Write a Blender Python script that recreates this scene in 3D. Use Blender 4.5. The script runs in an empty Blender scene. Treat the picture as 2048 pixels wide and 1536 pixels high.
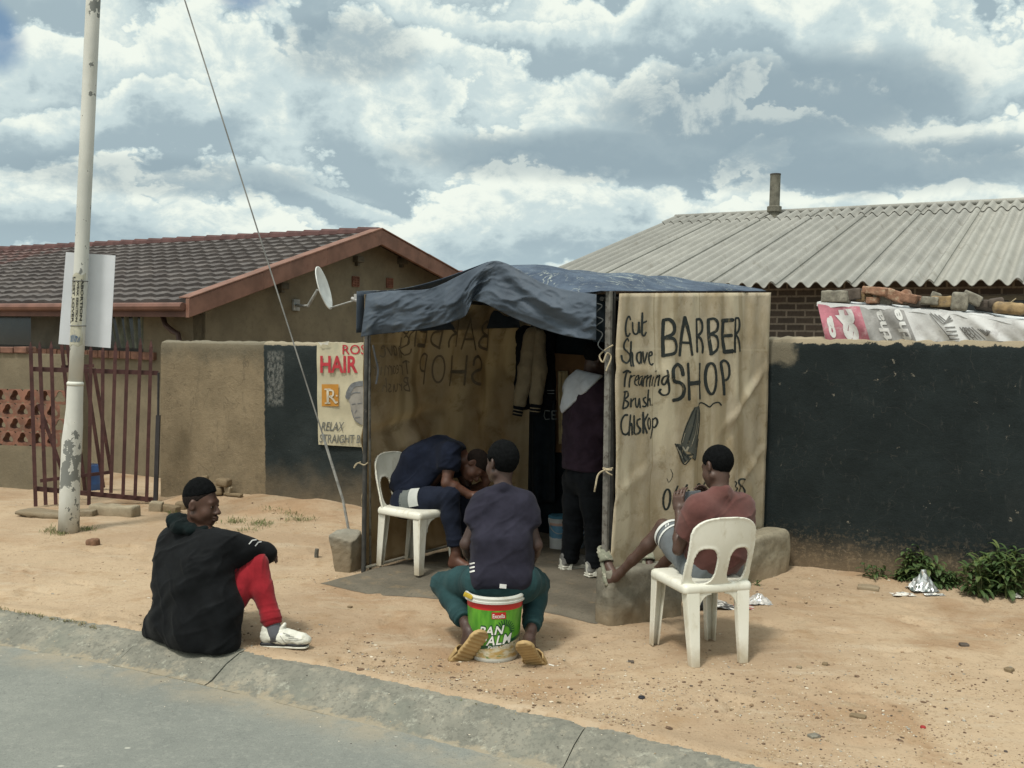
import bpy, bmesh, math, random
import numpy as np
from mathutils import Vector, Matrix
random.seed(7); RNG = np.random.default_rng(7)
SC = bpy.context.scene
COL = SC.collection
# ---------------------------------------------------------------- camera
FPX, PITCH, ROLL, EYE = 2000.0, math.atan(86/2000), math.radians(1.0), Vector((0, 0, 1.7))
fw = Vector((0, math.cos(PITCH), -math.sin(PITCH)))
up0 = Vector((0, math.sin(PITCH), math.cos(PITCH)))
rt0 = Vector((1, 0, 0))
rt = rt0*math.cos(ROLL) + up0*math.sin(ROLL)
up = up0*math.cos(ROLL) - rt0*math.sin(ROLL)
cam = bpy.data.cameras.new('camera'); camo = bpy.data.objects.new('camera', cam); COL.objects.link(camo)
M = Matrix((rt, up, -fw)).transposed().to_4x4(); M.translation = EYE
camo.matrix_world = M
cam.sensor_width = 36; cam.lens = FPX/2048*36; cam.clip_end = 3000; cam.clip_start = 0.05
SC.camera = camo
def ray(px, py): return fw + rt*((px-1024)/FPX) + up*((768-py)/FPX)
def P(px, py, Y):                       # world point at world depth Y seen towards that direction
    d = ray(px, py); return EYE + d*(Y/d.y)
def G(px, py, z=0.0):
    d = ray(px, py); return EYE + d*((z-EYE.z)/d.z)
def PL(px, py, p0, n):
    d = ray(px, py); return EYE + d*((Vector(p0)-EYE).dot(n)/d.dot(n))
# ---------------------------------------------------------------- objects
WM = {}
def tag(o, label=None, cat=None, group=None, kind=None):
    if label: o['label'] = label
    if cat: o['category'] = cat
    if group: o['group'] = group
    if kind: o['kind'] = kind
    return o
def thing(name, loc, label, cat, group=None, rz=0.0):
    o = bpy.data.objects.new(name, None); COL.objects.link(o)
    o.empty_display_size = .1
    o.location = loc; o.rotation_euler = (0, 0, rz)
    WM[o.name] = Matrix.Translation(Vector(loc)) @ Matrix.Rotation(rz, 4, 'Z')
    return tag(o, label, cat, group)
def link(name, me, mats, parent=None, world=True, smooth=False):
    if not isinstance(mats, (list, tuple)): mats = [mats]
    for m in mats: me.materials.append(m)
    o = bpy.data.objects.new(name, me); COL.objects.link(o)
    if parent is not None:
        o.parent = parent; pm = WM[parent.name]
        if world: me.transform(pm.inverted())
        WM[o.name] = pm
    else: WM[o.name] = Matrix.Identity(4)
    if smooth: me.polygons.foreach_set('use_smooth', [True]*len(me.polygons))
    me.update(); return o
def recenter(o):
    me = o.data
    co = np.empty(len(me.vertices)*3); me.vertices.foreach_get('co', co); co = co.reshape(-1, 3)
    c = Vector((co[:, 0].mean(), co[:, 1].mean(), co[:, 2].min()))
    me.transform(Matrix.Translation(-c)); o.location = c; WM[o.name] = Matrix.Translation(c); return o
def copy_tree(o, parent=None):
    c = o.copy(); COL.objects.link(c)
    if parent is not None: c.parent = parent
    for ch in list(o.children): copy_tree(ch, c)
    return c
class MB:
    def __init__(s): s.v = []; s.f = []; s.m = []; s.uv = {}
    def add(s, vs, fs, mi=0, uvs=None):
        b = len(s.v); s.v += [tuple(x) for x in vs]
        for f in fs:
            if uvs is not None: s.uv[len(s.f)] = [uvs[i] for i in f]
            s.f.append(tuple(i+b for i in f)); s.m.append(mi)
        return b
    def box(s, c, size, R=None, mi=0, jit=0):
        c = Vector(c); vs = []
        for z in (-.5, .5):
            for x, y in ((-.5, -.5), (.5, -.5), (.5, .5), (-.5, .5)):
                p = Vector((x*size[0], y*size[1], z*size[2]))
                if jit: p += Vector([random.uniform(-jit, jit) for _ in range(3)])
                vs.append(c + (R @ p if R is not None else p))
        s.add(vs, [(3, 2, 1, 0), (4, 5, 6, 7), (0, 1, 5, 4), (1, 2, 6, 5), (2, 3, 7, 6), (3, 0, 4, 7)], mi)
    def hexa(s, b4, t4, mi=0):
        s.add(list(b4)+list(t4), [(3, 2, 1, 0), (4, 5, 6, 7), (0, 1, 5, 4), (1, 2, 6, 5), (2, 3, 7, 6), (3, 0, 4, 7)], mi)
    def bar(s, a, b, w, d, side=None, mi=0):     # rectangular bar from a to b; w along side, d across
        a, b = Vector(a), Vector(b); t = (b-a).normalized()
        sd = Vector(side) if side is not None else Vector((1, 0, 0))
        sd = (sd - t*sd.dot(t)).normalized(); n = t.cross(sd)
        q = [sd*(w*x)+n*(d*y) for x, y in ((-.5, -.5), (.5, -.5), (.5, .5), (-.5, .5))]
        s.hexa([a+x for x in q], [b+x for x in q], mi)
    def tube(s, pts, r, n=8, mi=0, cap=True):
        pts = [Vector(p) for p in pts]; m = len(pts)
        rr = r if isinstance(r, (list, tuple)) else [r]*m
        vs = []; prev = None
        for i, p in enumerate(pts):
            t = (pts[min(i+1, m-1)]-pts[max(i-1, 0)]).normalized()
            if prev is None:
                a = Vector((0, 0, 1)) if abs(t.z) < .9 else Vector((1, 0, 0)); u = t.cross(a).normalized()
            else: u = (prev - t*prev.dot(t)).normalized()
            prev = u; w = t.cross(u)
            for k in range(n):
                an = 2*math.pi*k/n; vs.append(p + (u*math.cos(an)+w*math.sin(an))*rr[i])
        fs = [(i*n+k, i*n+(k+1) % n, (i+1)*n+(k+1) % n, (i+1)*n+k) for i in range(m-1) for k in range(n)]
        if cap: fs += [tuple(range(n-1, -1, -1)), tuple(range((m-1)*n, m*n))]
        s.add(vs, fs, mi)
    def grid(s, fn, nu, nv, mi=0, uv=None, flip=False):
        vs = [fn(i/nu, j/nv) for j in range(nv+1) for i in range(nu+1)]
        w = nu+1
        fs = [(j*w+i, j*w+i+1, (j+1)*w+i+1, (j+1)*w+i) for j in range(nv) for i in range(nu)]
        if flip: fs = [f[::-1] for f in fs]
        uvs = [uv(i/nu, j/nv) for j in range(nv+1) for i in range(nu+1)] if uv else None
        s.add(vs, fs, mi, uvs)
    def lathe(s, c, prof, n=24, mi=0, axis=None):
        c = Vector(c); R = axis if axis is not None else Matrix.Identity(3)
        vs = [c + R @ Vector((r*math.cos(2*math.pi*k/n), r*math.sin(2*math.pi*k/n), z)) for r, z in prof for k in range(n)]
        fs = [(i*n+k, i*n+(k+1) % n, (i+1)*n+(k+1) % n, (i+1)*n+k) for i in range(len(prof)-1) for k in range(n)]
        s.add(vs, fs, mi)
    def build(s, name, mats, parent=None, smooth=False, world=True, bevel=0, solid=0):
        me = bpy.data.meshes.new(name); me.from_pydata(s.v, [], s.f)
        me.polygons.foreach_set('material_index', s.m)
        if s.uv:
            ul = me.uv_layers.new(name='UVMap')
            for fi, us in s.uv.items():
                for k, li in enumerate(me.polygons[fi].loop_indices): ul.data[li].uv = us[k]
        o = link(name, me, mats, parent, world, smooth)
        if solid:
            md = o.modifiers.new('thick', 'SOLIDIFY'); md.thickness = solid; md.offset = 0
        if bevel:
            md = o.modifiers.new('bevel', 'BEVEL'); md.width = bevel; md.segments = 2; md.limit_method = 'ANGLE'
        return o
# ---------------------------------------------------------------- numpy noise
def vnoise(Pn, scale=1.0, seed=0):
    Pn = np.asarray(Pn, dtype=np.float64)*scale + seed*17.31
    i = np.floor(Pn).astype(np.int64); f = Pn-i; f = f*f*(3-2*f)
    def hsh(a, b, c):
        n = (a*374761393 + b*668265263 + c*2147483647 + seed*1274126177) & 0xffffffff
        n = ((n ^ (n >> 13))*1274126177) & 0xffffffff
        return ((n ^ (n >> 16)) & 0xffff)/65535.0
    r = 0
    for a in (0, 1):
        for b in (0, 1):
            for c in (0, 1):
                w = (f[..., 0] if a else 1-f[..., 0])*(f[..., 1] if b else 1-f[..., 1])*(f[..., 2] if c else 1-f[..., 2])
                r = r + w*hsh(i[..., 0]+a, i[..., 1]+b, i[..., 2]+c)
    return r
def fbm(Pn, scale=1.0, seed=0, oc=4):
    r = 0; a = .5; t = 0
    for k in range(oc): r = r + a*vnoise(Pn, scale*2**k, seed+k); t += a; a *= .5
    return r/t
# ---------------------------------------------------------------- implicit surfaces
class F:
    def __init__(s, lo, hi, h):
        s.lo = np.array(lo, float); s.h = h
        s.n = np.ceil((np.array(hi, float)-s.lo)/h).astype(int)+2
        s.D = np.full(s.n, .5, np.float32)
        s.ax = [s.lo[i]+h*np.arange(s.n[i]) for i in range(3)]
    def _sub(s, lo, hi, pad):
        sl = []; g = []
        for i in range(3):
            a = max(0, int((lo[i]-pad-s.lo[i])/s.h)); b = min(s.n[i], int((hi[i]+pad-s.lo[i])/s.h)+2)
            if b <= a: b = a
            sl.append(slice(a, b)); g.append(s.ax[i][a:b])
        return tuple(sl), (g[0][:, None, None], g[1][None, :, None], g[2][None, None, :])
    def _put(s, sl, d, k, op, cut, g):
        if cut is not None:
            for (cp, cn) in (cut if isinstance(cut, list) else [cut]):
                cn = Vector(cn).normalized()
                d = np.maximum(d, (g[0]-cp[0])*cn[0]+(g[1]-cp[1])*cn[1]+(g[2]-cp[2])*cn[2])
        c = s.D[sl]
        if op == '+':
            if k > 0:
                hh = np.clip(.5+.5*(c-d)/k, 0, 1); s.D[sl] = c*(1-hh)+d*hh-k*hh*(1-hh)
            else: s.D[sl] = np.minimum(c, d)
        else:
            if k > 0:
                hh = np.clip(.5-.5*(c+d)/k, 0, 1); s.D[sl] = c*(1-hh)-d*hh+k*hh*(1-hh)
            else: s.D[sl] = np.maximum(c, -d)
    def cone(s, a, b, ra, rb, k=.02, op='+', cut=None):
        a = np.array(a, float); b = np.array(b, float); m = max(ra, rb)
        sl, g = s._sub(np.minimum(a, b)-m, np.maximum(a, b)+m, k+4*s.h)
        ab = b-a; L = max(ab.dot(ab), 1e-9)
        q = [g[i]-a[i] for i in range(3)]
        t = np.clip((q[0]*ab[0]+q[1]*ab[1]+q[2]*ab[2])/L, 0, 1)
        d = np.sqrt((q[0]-t*ab[0])**2+(q[1]-t*ab[1])**2+(q[2]-t*ab[2])**2)-(ra+(rb-ra)*t)
        s._put(sl, d, k, op, cut, g)
    def chain(s, pts, rs, k=.02, op='+', cut=None):
        for i in range(len(pts)-1): s.cone(pts[i], pts[i+1], rs[i], rs[i+1], k, op, cut)
    def _loc(s, g, c, R):
        q = [g[i]-c[i] for i in range(3)]
        if R is None: return q
        return [q[0]*R[0][j]+q[1]*R[1][j]+q[2]*R[2][j] for j in range(3)]
    def ell(s, c, r, R=None, k=.02, op='+', cut=None):
        m = max(r); c = np.array(c, float)
        sl, g = s._sub(c-m, c+m, k+4*s.h); q = s._loc(g, c, R)
        k0 = np.sqrt((q[0]/r[0])**2+(q[1]/r[1])**2+(q[2]/r[2])**2)
        k1 = np.sqrt((q[0]/r[0]**2)**2+(q[1]/r[1]**2)**2+(q[2]/r[2]**2)**2)+1e-9
        s._put(sl, k0*(k0-1)/k1, k, op, cut, g)
    def box(s, c, hf, R=None, rad=.005, k=0, op='+', cut=None):
        m = math.sqrt(sum(x*x for x in hf)); c = np.array(c, float)
        sl, g = s._sub(c-m, c+m, k+4*s.h); q = s._loc(g, c, R)
        e = [np.abs(q[i])-(hf[i]-rad) for i in range(3)]
        d = np.sqrt(sum(np.maximum(x, 0)**2 for x in e))+np.minimum(np.maximum(np.maximum(e[0], e[1]), e[2]), 0)-rad
        s._put(sl, d, k, op, cut, g)
    def cutplane(s, p, n):
        n = Vector(n).normalized(); g = (s.ax[0][:, None, None], s.ax[1][None, :, None], s.ax[2][None, None, :])
        s.D = np.maximum(s.D, ((g[0]-p[0])*n[0]+(g[1]-p[1])*n[1]+(g[2]-p[2])*n[2]).astype(np.float32))
    def noise(s, amp, scale, seed=0):
        X = np.stack(np.broadcast_arrays(s.ax[0][:, None, None], s.ax[1][None, :, None], s.ax[2][None, None, :]), -1)
        s.D = s.D + (amp*(fbm(X, scale, seed, 3)-.5)*2).astype(np.float32)
    def mesh(s, smooth=1):
        D = s.D; S = D < 0
        nx, ny, nz = D.shape
        cs = [(a, b, c) for a in (0, 1) for b in (0, 1) for c in (0, 1)]
        anyi = np.zeros((nx-1, ny-1, nz-1), bool); alli = np.ones_like(anyi)
        for a, b, c in cs:
            q = S[a:nx-1+a, b:ny-1+b, c:nz-1+c]; anyi |= q; alli &= q
        act = np.argwhere(anyi & ~alli)
        if len(act) == 0: return np.zeros((0, 3)), np.zeros((0, 4), int)
        acc = np.zeros((len(act), 3)); cnt = np.zeros(len(act))
        for c0 in cs:
            for ax in range(3):
                if c0[ax]: continue
                c1 = list(c0); c1[ax] = 1
                d0 = D[act[:, 0]+c0[0], act[:, 1]+c0[1], act[:, 2]+c0[2]].astype(float)
                d1 = D[act[:, 0]+c1[0], act[:, 1]+c1[1], act[:, 2]+c1[2]].astype(float)
                mk = (d0 < 0) != (d1 < 0)
                t = np.where(mk, d0/np.where(d0 == d1, 1, d0-d1), 0); t = np.clip(t, 0, 1)
                pt = np.tile(np.array(c0, float), (len(act), 1)); pt[:, ax] = t
                acc[mk] += pt[mk]; cnt[mk] += 1
        V = (act + acc/cnt[:, None])*s.h + s.lo
        idx = -np.ones((nx-1, ny-1, nz-1), int); idx[act[:, 0], act[:, 1], act[:, 2]] = np.arange(len(act))
        Q = []
        for ax in range(3):
            o1, o2 = [(1, 2), (2, 0), (0, 1)][ax]
            sl0 = [slice(1, n-1) for n in D.shape]; sl1 = [slice(1, n-1) for n in D.shape]
            sl0[ax] = slice(0, D.shape[ax]-1); sl1[ax] = slice(1, D.shape[ax])
            A = S[tuple(sl0)]; B = S[tuple(sl1)]
            for inside in (True, False):
                e = np.argwhere((A != B) & (A == inside))
                if len(e) == 0: continue
                off = [1, 1, 1]; off[ax] = 0; e = e+np.array(off)
                def cell(da, db):
                    c = e.copy(); c[:, o1] -= da; c[:, o2] -= db; return idx[c[:, 0], c[:, 1], c[:, 2]]
                q = np.stack([cell(1, 1), cell(0, 1), cell(0, 0), cell(1, 0)], 1)
                if not inside: q = q[:, ::-1]
                Q.append(q)
        Q = np.concatenate(Q); Q = Q[(Q >= 0).all(1)]
        for _ in range(smooth):
            sm = np.zeros_like(V); n = np.zeros(len(V))
            for a, b in ((0, 1), (1, 2), (2, 3), (3, 0)):
                np.add.at(sm, Q[:, a], V[Q[:, b]]); np.add.at(n, Q[:, a], 1)
                np.add.at(sm, Q[:, b], V[Q[:, a]]); np.add.at(n, Q[:, b], 1)
            V = .4*V+.6*sm/np.maximum(n, 1)[:, None]
        return V, Q
    def build(s, name, mats, parent=None, disp=None, smooth=1, matfn=None):
        V, Q = s.mesh(smooth)
        if disp is not None:
            N = np.zeros_like(V)
            fn = np.cross(V[Q[:, 2]]-V[Q[:, 0]], V[Q[:, 3]]-V[Q[:, 1]])
            for a in range(4): np.add.at(N, Q[:, a], fn)
            N /= np.linalg.norm(N, axis=1)[:, None]+1e-12
            V = V + N*disp(V, N)[:, None]
        me = bpy.data.meshes.new(name); me.from_pydata(V.tolist(), [], Q.tolist())
        if matfn is not None:
            C = V[Q].mean(1); me.polygons.foreach_set('material_index', matfn(C).astype(int).tolist())
        return link(name, me, mats, parent, True, True)
from mathutils.bvhtree import BVHTree
def decal(target, name, mat, strokes, par=None, lift=.0025, smooth=False):
    """thin printed marks laid on the surface of a built object (strokes given as seen from the street)"""
    me = target.data; W = WM[target.name]
    bvh = BVHTree.FromPolygons([W @ v.co for v in me.vertices], [tuple(p.vertices) for p in me.polygons]); q = MB()
    def fn(x, y, l=0):
        d = ray(x, y).normalized(); h = bvh.ray_cast(EYE, d)
        if h[0] is None: h = bvh.find_nearest(P(x, y, last[0]))
        n = h[1] if h[1].dot(d) < 0 else -h[1]; last[0] = h[0].y; return h[0]+n*lift
    last = [5.5]
    for pts, w in strokes: stroke(q, pts, w, fn, smooth=smooth)
    return q.build(name, mat, par or target)
# ---------------------------------------------------------------- materials
class NT:
    def __init__(s, name):
        s.m = bpy.data.materials.new(name); s.m.use_nodes = True; s.t = s.m.node_tree
        s.b = s.t.nodes['Principled BSDF']; s.out = s.t.nodes['Material Output']; s._tc = None
    def n(s, typ, **kw):
        nd = s.t.nodes.new(typ)
        for k, v in kw.items(): setattr(nd, k, v)
        return nd
    def l(s, a, b): s.t.links.new(a, b)
    def tc(s, which='Object'):
        if s._tc is None: s._tc = s.n('ShaderNodeTexCoord')
        return s._tc.outputs[which]
    def mapping(s, vec, scale=(1, 1, 1), loc=(0, 0, 0), rot=(0, 0, 0)):
        m = s.n('ShaderNodeMapping'); s.l(vec, m.inputs[0]); m.inputs['Scale'].default_value = scale
        m.inputs['Location'].default_value = loc; m.inputs['Rotation'].default_value = rot; return m.outputs[0]
    def noise(s, scale, detail=4, rough=.55, vec=None, dist=0, which='Fac'):
        n = s.n('ShaderNodeTexNoise'); n.inputs['Scale'].default_value = scale; n.inputs['Detail'].default_value = detail
        n.inputs['Roughness'].default_value = rough; n.inputs['Distortion'].default_value = dist
        s.l(vec if vec is not None else s.tc(), n.inputs['Vector']); return n.outputs[which]
    def voro(s, scale, vec=None, feature='F1', out='Distance'):
        n = s.n('ShaderNodeTexVoronoi', feature=feature); n.inputs['Scale'].default_value = scale
        s.l(vec if vec is not None else s.tc(), n.inputs['Vector']); return n.outputs[out]
    def ramp(s, fac, lo, hi, c0=0., c1=1.):
        r = s.n('ShaderNodeMapRange'); r.interpolation_type = 'SMOOTHSTEP'
        r.inputs[1].default_value = lo; r.inputs[2].default_value = hi; r.inputs[3].default_value = c0; r.inputs[4].default_value = c1
        s.l(fac, r.inputs[0]); return r.outputs[0]
    def math(s, op, a, b=None, c=None):
        m = s.n('ShaderNodeMath', operation=op)
        for i, x in enumerate((a, b, c)):
            if x is None: continue
            if isinstance(x, (int, float)): m.inputs[i].default_value = x
            else: s.l(x, m.inputs[i])
        return m.outputs[0]
    def mix(s, fac, a, b, mode='MIX'):
        m = s.n('ShaderNodeMix', data_type='RGBA', blend_type=mode)
        if isinstance(fac, (int, float)): m.inputs[0].default_value = fac
        else: s.l(fac, m.inputs[0])
        for i, x in ((6, a), (7, b)):
            if isinstance(x, (tuple, list)): m.inputs[i].default_value = (*x[:3], 1)
            else: s.l(x, m.inputs[i])
        return m.outputs[2]
    def sep(s, vec):
        n = s.n('ShaderNodeSeparateXYZ'); s.l(vec, n.inputs[0]); return n.outputs
    def color(s, c):
        if isinstance(c, (tuple, list)): s.b.inputs['Base Color'].default_value = (*c[:3], 1)
        else: s.l(c, s.b.inputs['Base Color'])
    def bump(s, h, strength=.3, dist=.01, prev=None):
        b = s.n('ShaderNodeBump'); b.inputs['Strength'].default_value = strength; b.inputs['Distance'].default_value = dist
        s.l(h, b.inputs['Height'])
        if prev is not None: s.l(prev, b.inputs['Normal'])
        s.l(b.outputs[0], s.b.inputs['Normal']); return b.outputs[0]
    def rough(s, r): 
        if isinstance(r, (int, float)): s.b.inputs['Roughness'].default_value = r
        else: s.l(r, s.b.inputs['Roughness'])
        return s
    def spec(s, v): s.b.inputs['Specular IOR Level'].default_value = v; return s
def lin(r, g, b): return tuple(((x/255+.055)/1.055)**2.4 if x > 10 else x/255/12.92 for x in (r, g, b))
def plain(name, c, rough=.8, var=.25, scale=6., bump=None, spec=.3, metal=0, c2=None, thr=(.5, .7)):
    t = NT(name); n = t.noise(scale, 5, .6)
    a = tuple(x*(1-var) for x in c); b = tuple(min(1, x*(1+var)) for x in c)
    col = t.mix(t.ramp(n, .3, .7), a, b)
    if c2 is not None: col = t.mix(t.ramp(t.noise(scale*1.7, 6, .65, t.mapping(t.tc(), loc=(3.1, 1.7, 5.3))), *thr), col, c2)
    t.color(col); t.rough(rough); t.spec(spec); t.b.inputs['Metallic'].default_value = metal
    if bump: t.bump(t.noise(bump[0], 6, .65), bump[1], bump[2] if len(bump) > 2 else .01)
    return t.m
def fabric(name, c, var=.18, rough=.92, weave=900, fade=None):
    t = NT(name); n = t.noise(9, 4, .6)
    col = t.mix(t.ramp(n, .3, .7), tuple(x*(1-var) for x in c), tuple(min(1, x*(1+var)) for x in c))
    if fade: col = t.mix(t.ramp(t.noise(4, 5, .6), .5, .75), col, fade)
    t.color(col); t.rough(rough); t.spec(.15 if max(c) > .06 else .07)
    t.b.inputs['Sheen Weight'].default_value = .12 if max(c) > .06 else .03; t.b.inputs['Sheen Roughness'].default_value = .5
    b = t.bump(t.noise(28, 4, .6), .2, .006); t.bump(t.noise(weave, 1), .25, .001, b)
    return t.m
# ================================================================ light and sky
SUN_EL, SUN_AZ = math.radians(62), math.radians(215)      # azimuth clockwise from +Y: behind the camera, a little left
sun = bpy.data.lights.new('sun', 'SUN'); sun.energy = 2.65; sun.angle = math.radians(8); sun.color = (1, .955, .86)
suno = bpy.data.objects.new('sun', sun); COL.objects.link(suno)
sd = Vector((math.sin(SUN_AZ)*math.cos(SUN_EL), math.cos(SUN_AZ)*math.cos(SUN_EL), math.sin(SUN_EL)))
suno.rotation_euler = (-sd).to_track_quat('-Z', 'Y').to_euler()
def make_world():
    w = bpy.data.worlds.new('World'); SC.world = w; w.use_nodes = True
    T = NT.__new__(NT); T.t = w.node_tree; T._tc = None; T.m = None
    bg = T.t.nodes['Background']; bg.inputs['Strength'].default_value = .1
    sky = T.n('ShaderNodeTexSky', sky_type='NISHITA'); sky.sun_disc = False
    sky.sun_elevation = SUN_EL; sky.sun_rotation = SUN_AZ
    g = T.tc('Generated'); x, y, z = T.sep(g)
    zc = T.math('MAXIMUM', z, 0.0)
    ze = T.math('POWER', T.math('ADD', zc, .012), .65)
    c = T.n('ShaderNodeCombineXYZ'); T.l(x, c.inputs[0]); T.l(y, c.inputs[1]); T.l(T.math('MULTIPLY', ze, 1.25), c.inputs[2]); v = c.outputs[0]
    m1 = T.mapping(v, loc=(SX, 1.4, .35))
    def bil(n, k=2.0): return T.math('MULTIPLY', T.math('ABSOLUTE', T.math('SUBTRACT', n, .5)), k)
    big = T.noise(2.6, 2, .5, m1); mid = T.noise(6.0, 2, .5, m1, .3); fin = T.noise(15.5, 3, .55, m1, .3); tiny = T.noise(46, 4, .6, m1)
    b1 = bil(mid, 2.6); b2 = bil(fin, 2.2); b3 = bil(tiny, 2.0)
    def layer(freq, off, A, B1, B2, B3, bigs):
        s = T.math('ADD', T.math('MULTIPLY', ze, freq), off)
        s = T.math('ADD', s, T.math('MULTIPLY', bigs, A))
        for bb, k in ((b1, B1), (b2, B2), (b3, B3)): s = T.math('SUBTRACT', s, T.math('MULTIPLY', bb, k))
        return T.math('FRACT', s), T.math('FLOOR', s)
    t1, i1 = layer(8.2, OF1, 2.9, .80, .42, .26, big)
    big2 = T.noise(3.4, 2, .5, T.mapping(v, loc=(9.1, 4.2, 6.6)))
    t2, i2 = layer(10.5, OF2, 3.2, .9, .46, .30, big2)
    soft = T.math('ADD', T.math('MULTIPLY', b2, .55), T.math('MULTIPLY', b3, .35))
    def shade(t, lo, hi): return T.math('MULTIPLY', T.ramp(t, lo, hi), T.ramp(t, 1.0, .975))
    fl_ = T.noise(13, 7, .68, m1, .5); fl2 = T.noise(30, 6, .65, m1, .4)
    sh = T.math('ADD', T.math('MULTIPLY', T.ramp(fl_, .33, .66), .55), T.math('MULTIPLY', T.ramp(fl2, .3, .7), .3))
    sh = T.math('ADD', sh, T.math('MULTIPLY', soft, .55))
    def lay(t, lo):
        e = T.math('ADD', t, T.math('MULTIPLY', T.math('SUBTRACT', fl2, .5), .22))
        return T.math('MULTIPLY', T.math('MULTIPLY', T.ramp(e, lo, .92), T.ramp(t, 1.0, .84)), T.math('ADD', .48, T.math('MULTIPLY', sh, .85)))
    L1 = lay(t1, .12); L2 = lay(t2, .2)
    L = T.math('MINIMUM', T.math('MAXIMUM', L1, T.math('MULTIPLY', L2, .82)), 1.0)
    nb = T.math('MULTIPLY', T.math('SUBTRACT', T.noise(6, 5, .58, T.mapping(v, loc=(7.7, 3.1, 1.2)), .3), .5), 1.5)
    def dotv(w):
        n = T.n('ShaderNodeVectorMath', operation='DOT_PRODUCT'); T.l(g, n.inputs[0]); n.inputs[1].default_value = w; return n.outputs['Value']
    bank = None
    for px, py, ra, rb, sm in BANKS:          # shaded cloud bases
        c0 = ray(px, py).normalized(); a_ = Vector((c0.y, -c0.x, 0)).normalized(); b_ = a_.cross(c0)
        e = T.math('ADD', T.math('POWER', T.math('ABSOLUTE', T.math('DIVIDE', dotv(a_), ra)), 2.0), T.math('POWER', T.math('ABSOLUTE', T.math('DIVIDE', dotv(b_), rb)), 2.0))
        m = T.math('MULTIPLY', T.ramp(T.math('ADD', e, nb), 1.25, .25), sm)
        bank = m if bank is None else T.math('MAXIMUM', bank, m)
    hor = T.ramp(zc, .015, .12)
    white = (8.9, 9.5, 8.6); lgrey = (6.0, 7.15, 7.2); grey = (3.7, 4.75, 5.2)
    c = T.mix(T.ramp(L, .0, .45), grey, lgrey); c = T.mix(T.ramp(L, .42, .92), c, white)
    c = T.mix(T.math('MULTIPLY', bank, T.math('SUBTRACT', .95, T.math('MULTIPLY', T.ramp(L, .6, 1.0), .35))), c, (3.0, 3.95, 4.45))
    blue = T.mix(.5, sky.outputs[0], (1.2, 2.6, 4.4))
    for px, py, ra, rb in ((494, -10, .030, .017), (-30, 70, .03, .035)):   # small gaps of open sky
        c0 = ray(px, py).normalized(); a_ = Vector((c0.y, -c0.x, 0)).normalized(); b_ = a_.cross(c0)
        e = T.math('ADD', T.math('POWER', T.math('ABSOLUTE', T.math('DIVIDE', dotv(a_), ra)), 2.0), T.math('POWER', T.math('ABSOLUTE', T.math('DIVIDE', dotv(b_), rb)), 2.0))
        c = T.mix(T.math('MULTIPLY', T.ramp(T.math('ADD', e, T.math('MULTIPLY', nb, 2.6)), 1.3, .1), .8), c, blue)
    c = T.mix(T.math('MULTIPLY', T.math('SUBTRACT', 1.0, hor), .8), c, (5.0, 6.4, 6.8))
    # the sun stands behind thin cloud high above: that part of the sky is the brightest
    sdv = T.n('ShaderNodeVectorMath', operation='DOT_PRODUCT'); T.l(g, sdv.inputs[0]); sdv.inputs[1].default_value = sd
    glow = T.math('POWER', T.math('MAXIMUM', sdv.outputs['Value'], 0.0), 5.0)
    c2 = T.mix(glow, c, (22, 21.5, 19.5))
    below = T.ramp(z, -.04, -.01)
    T.l(T.mix(below, (1.6, 1.3, .9), c2), bg.inputs['Color'])
BANKS = [(1560, 215, .19, .058, 1.0), (1350, 305, .30, .028, .9), (700, 100, .075, .035, .75), (330, 350, .16, .022, .7), (1750, 330, .2, .03, .9), (60, 470, .2, .02, .3)]
SX, BX, BZ, BLO, BHI, OF1, OF2 = 3.3, 7.7, 1.2, .48, .62, .15, .6
make_world()
SC.view_settings.view_transform = 'Standard'; SC.view_settings.look = 'None'
SC.view_settings.gamma = 1; SC.view_settings.use_curve_mapping = False
SC.view_settings.exposure = 0.0
SC.cycles.use_denoising = True
SC.cycles.max_bounces = 6; SC.cycles.transparent_max_bounces = 8
# ================================================================ ground, kerb, road
KD = Vector((.890, -.456)); KN = Vector((-.456, -.890)); K0 = Vector((-1.40, 5.34))
def kcurve(u):
    u = np.asarray(u, float); return np.where(u < 0, np.where(u > -3, .038*u*u, .342+.228*(-3-u)), np.where(u < 4, .0145*u*u, .232+.116*(u-4)))
def kp(u, s, z): p = K0+KD*u+KN*(s+float(kcurve(u))); return (p.x, p.y, z)
WLA = Vector((-3.70, 10.52)); WLD = Vector((.966, -.258)).normalized()
WRA = Vector((G(1580, 1134).x, G(1580, 1134).y)); WRD = Vector((.876, -.482)).normalized()
_fr = np.random.default_rng(77); FOOT = [(_fr.uniform(-4.2, 4.2), _fr.uniform(4.2, 8.6), _fr.uniform(0, math.pi), _fr.uniform(.010, .018)) for _ in range(150)]
def _foot(X, Y):
    r = np.zeros_like(X)
    if X.size > 3000:                                        # shallow footprints trodden into the dirt
        for fx, fy, fa, dp in FOOT:
            m = (np.abs(X-fx) < .2) & (np.abs(Y-fy) < .2)
            if not m.any(): continue
            u = (X[m]-fx)*math.cos(fa)+(Y[m]-fy)*math.sin(fa); v = -(X[m]-fx)*math.sin(fa)+(Y[m]-fy)*math.cos(fa)
            q = (u/.135)**2+(v/(.046+.012*np.sign(u)))**2; r[m] += -dp*np.exp(-q**2)+dp*.55*np.exp(-((np.sqrt(q)-1.25)/.22)**2)
    return r
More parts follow.
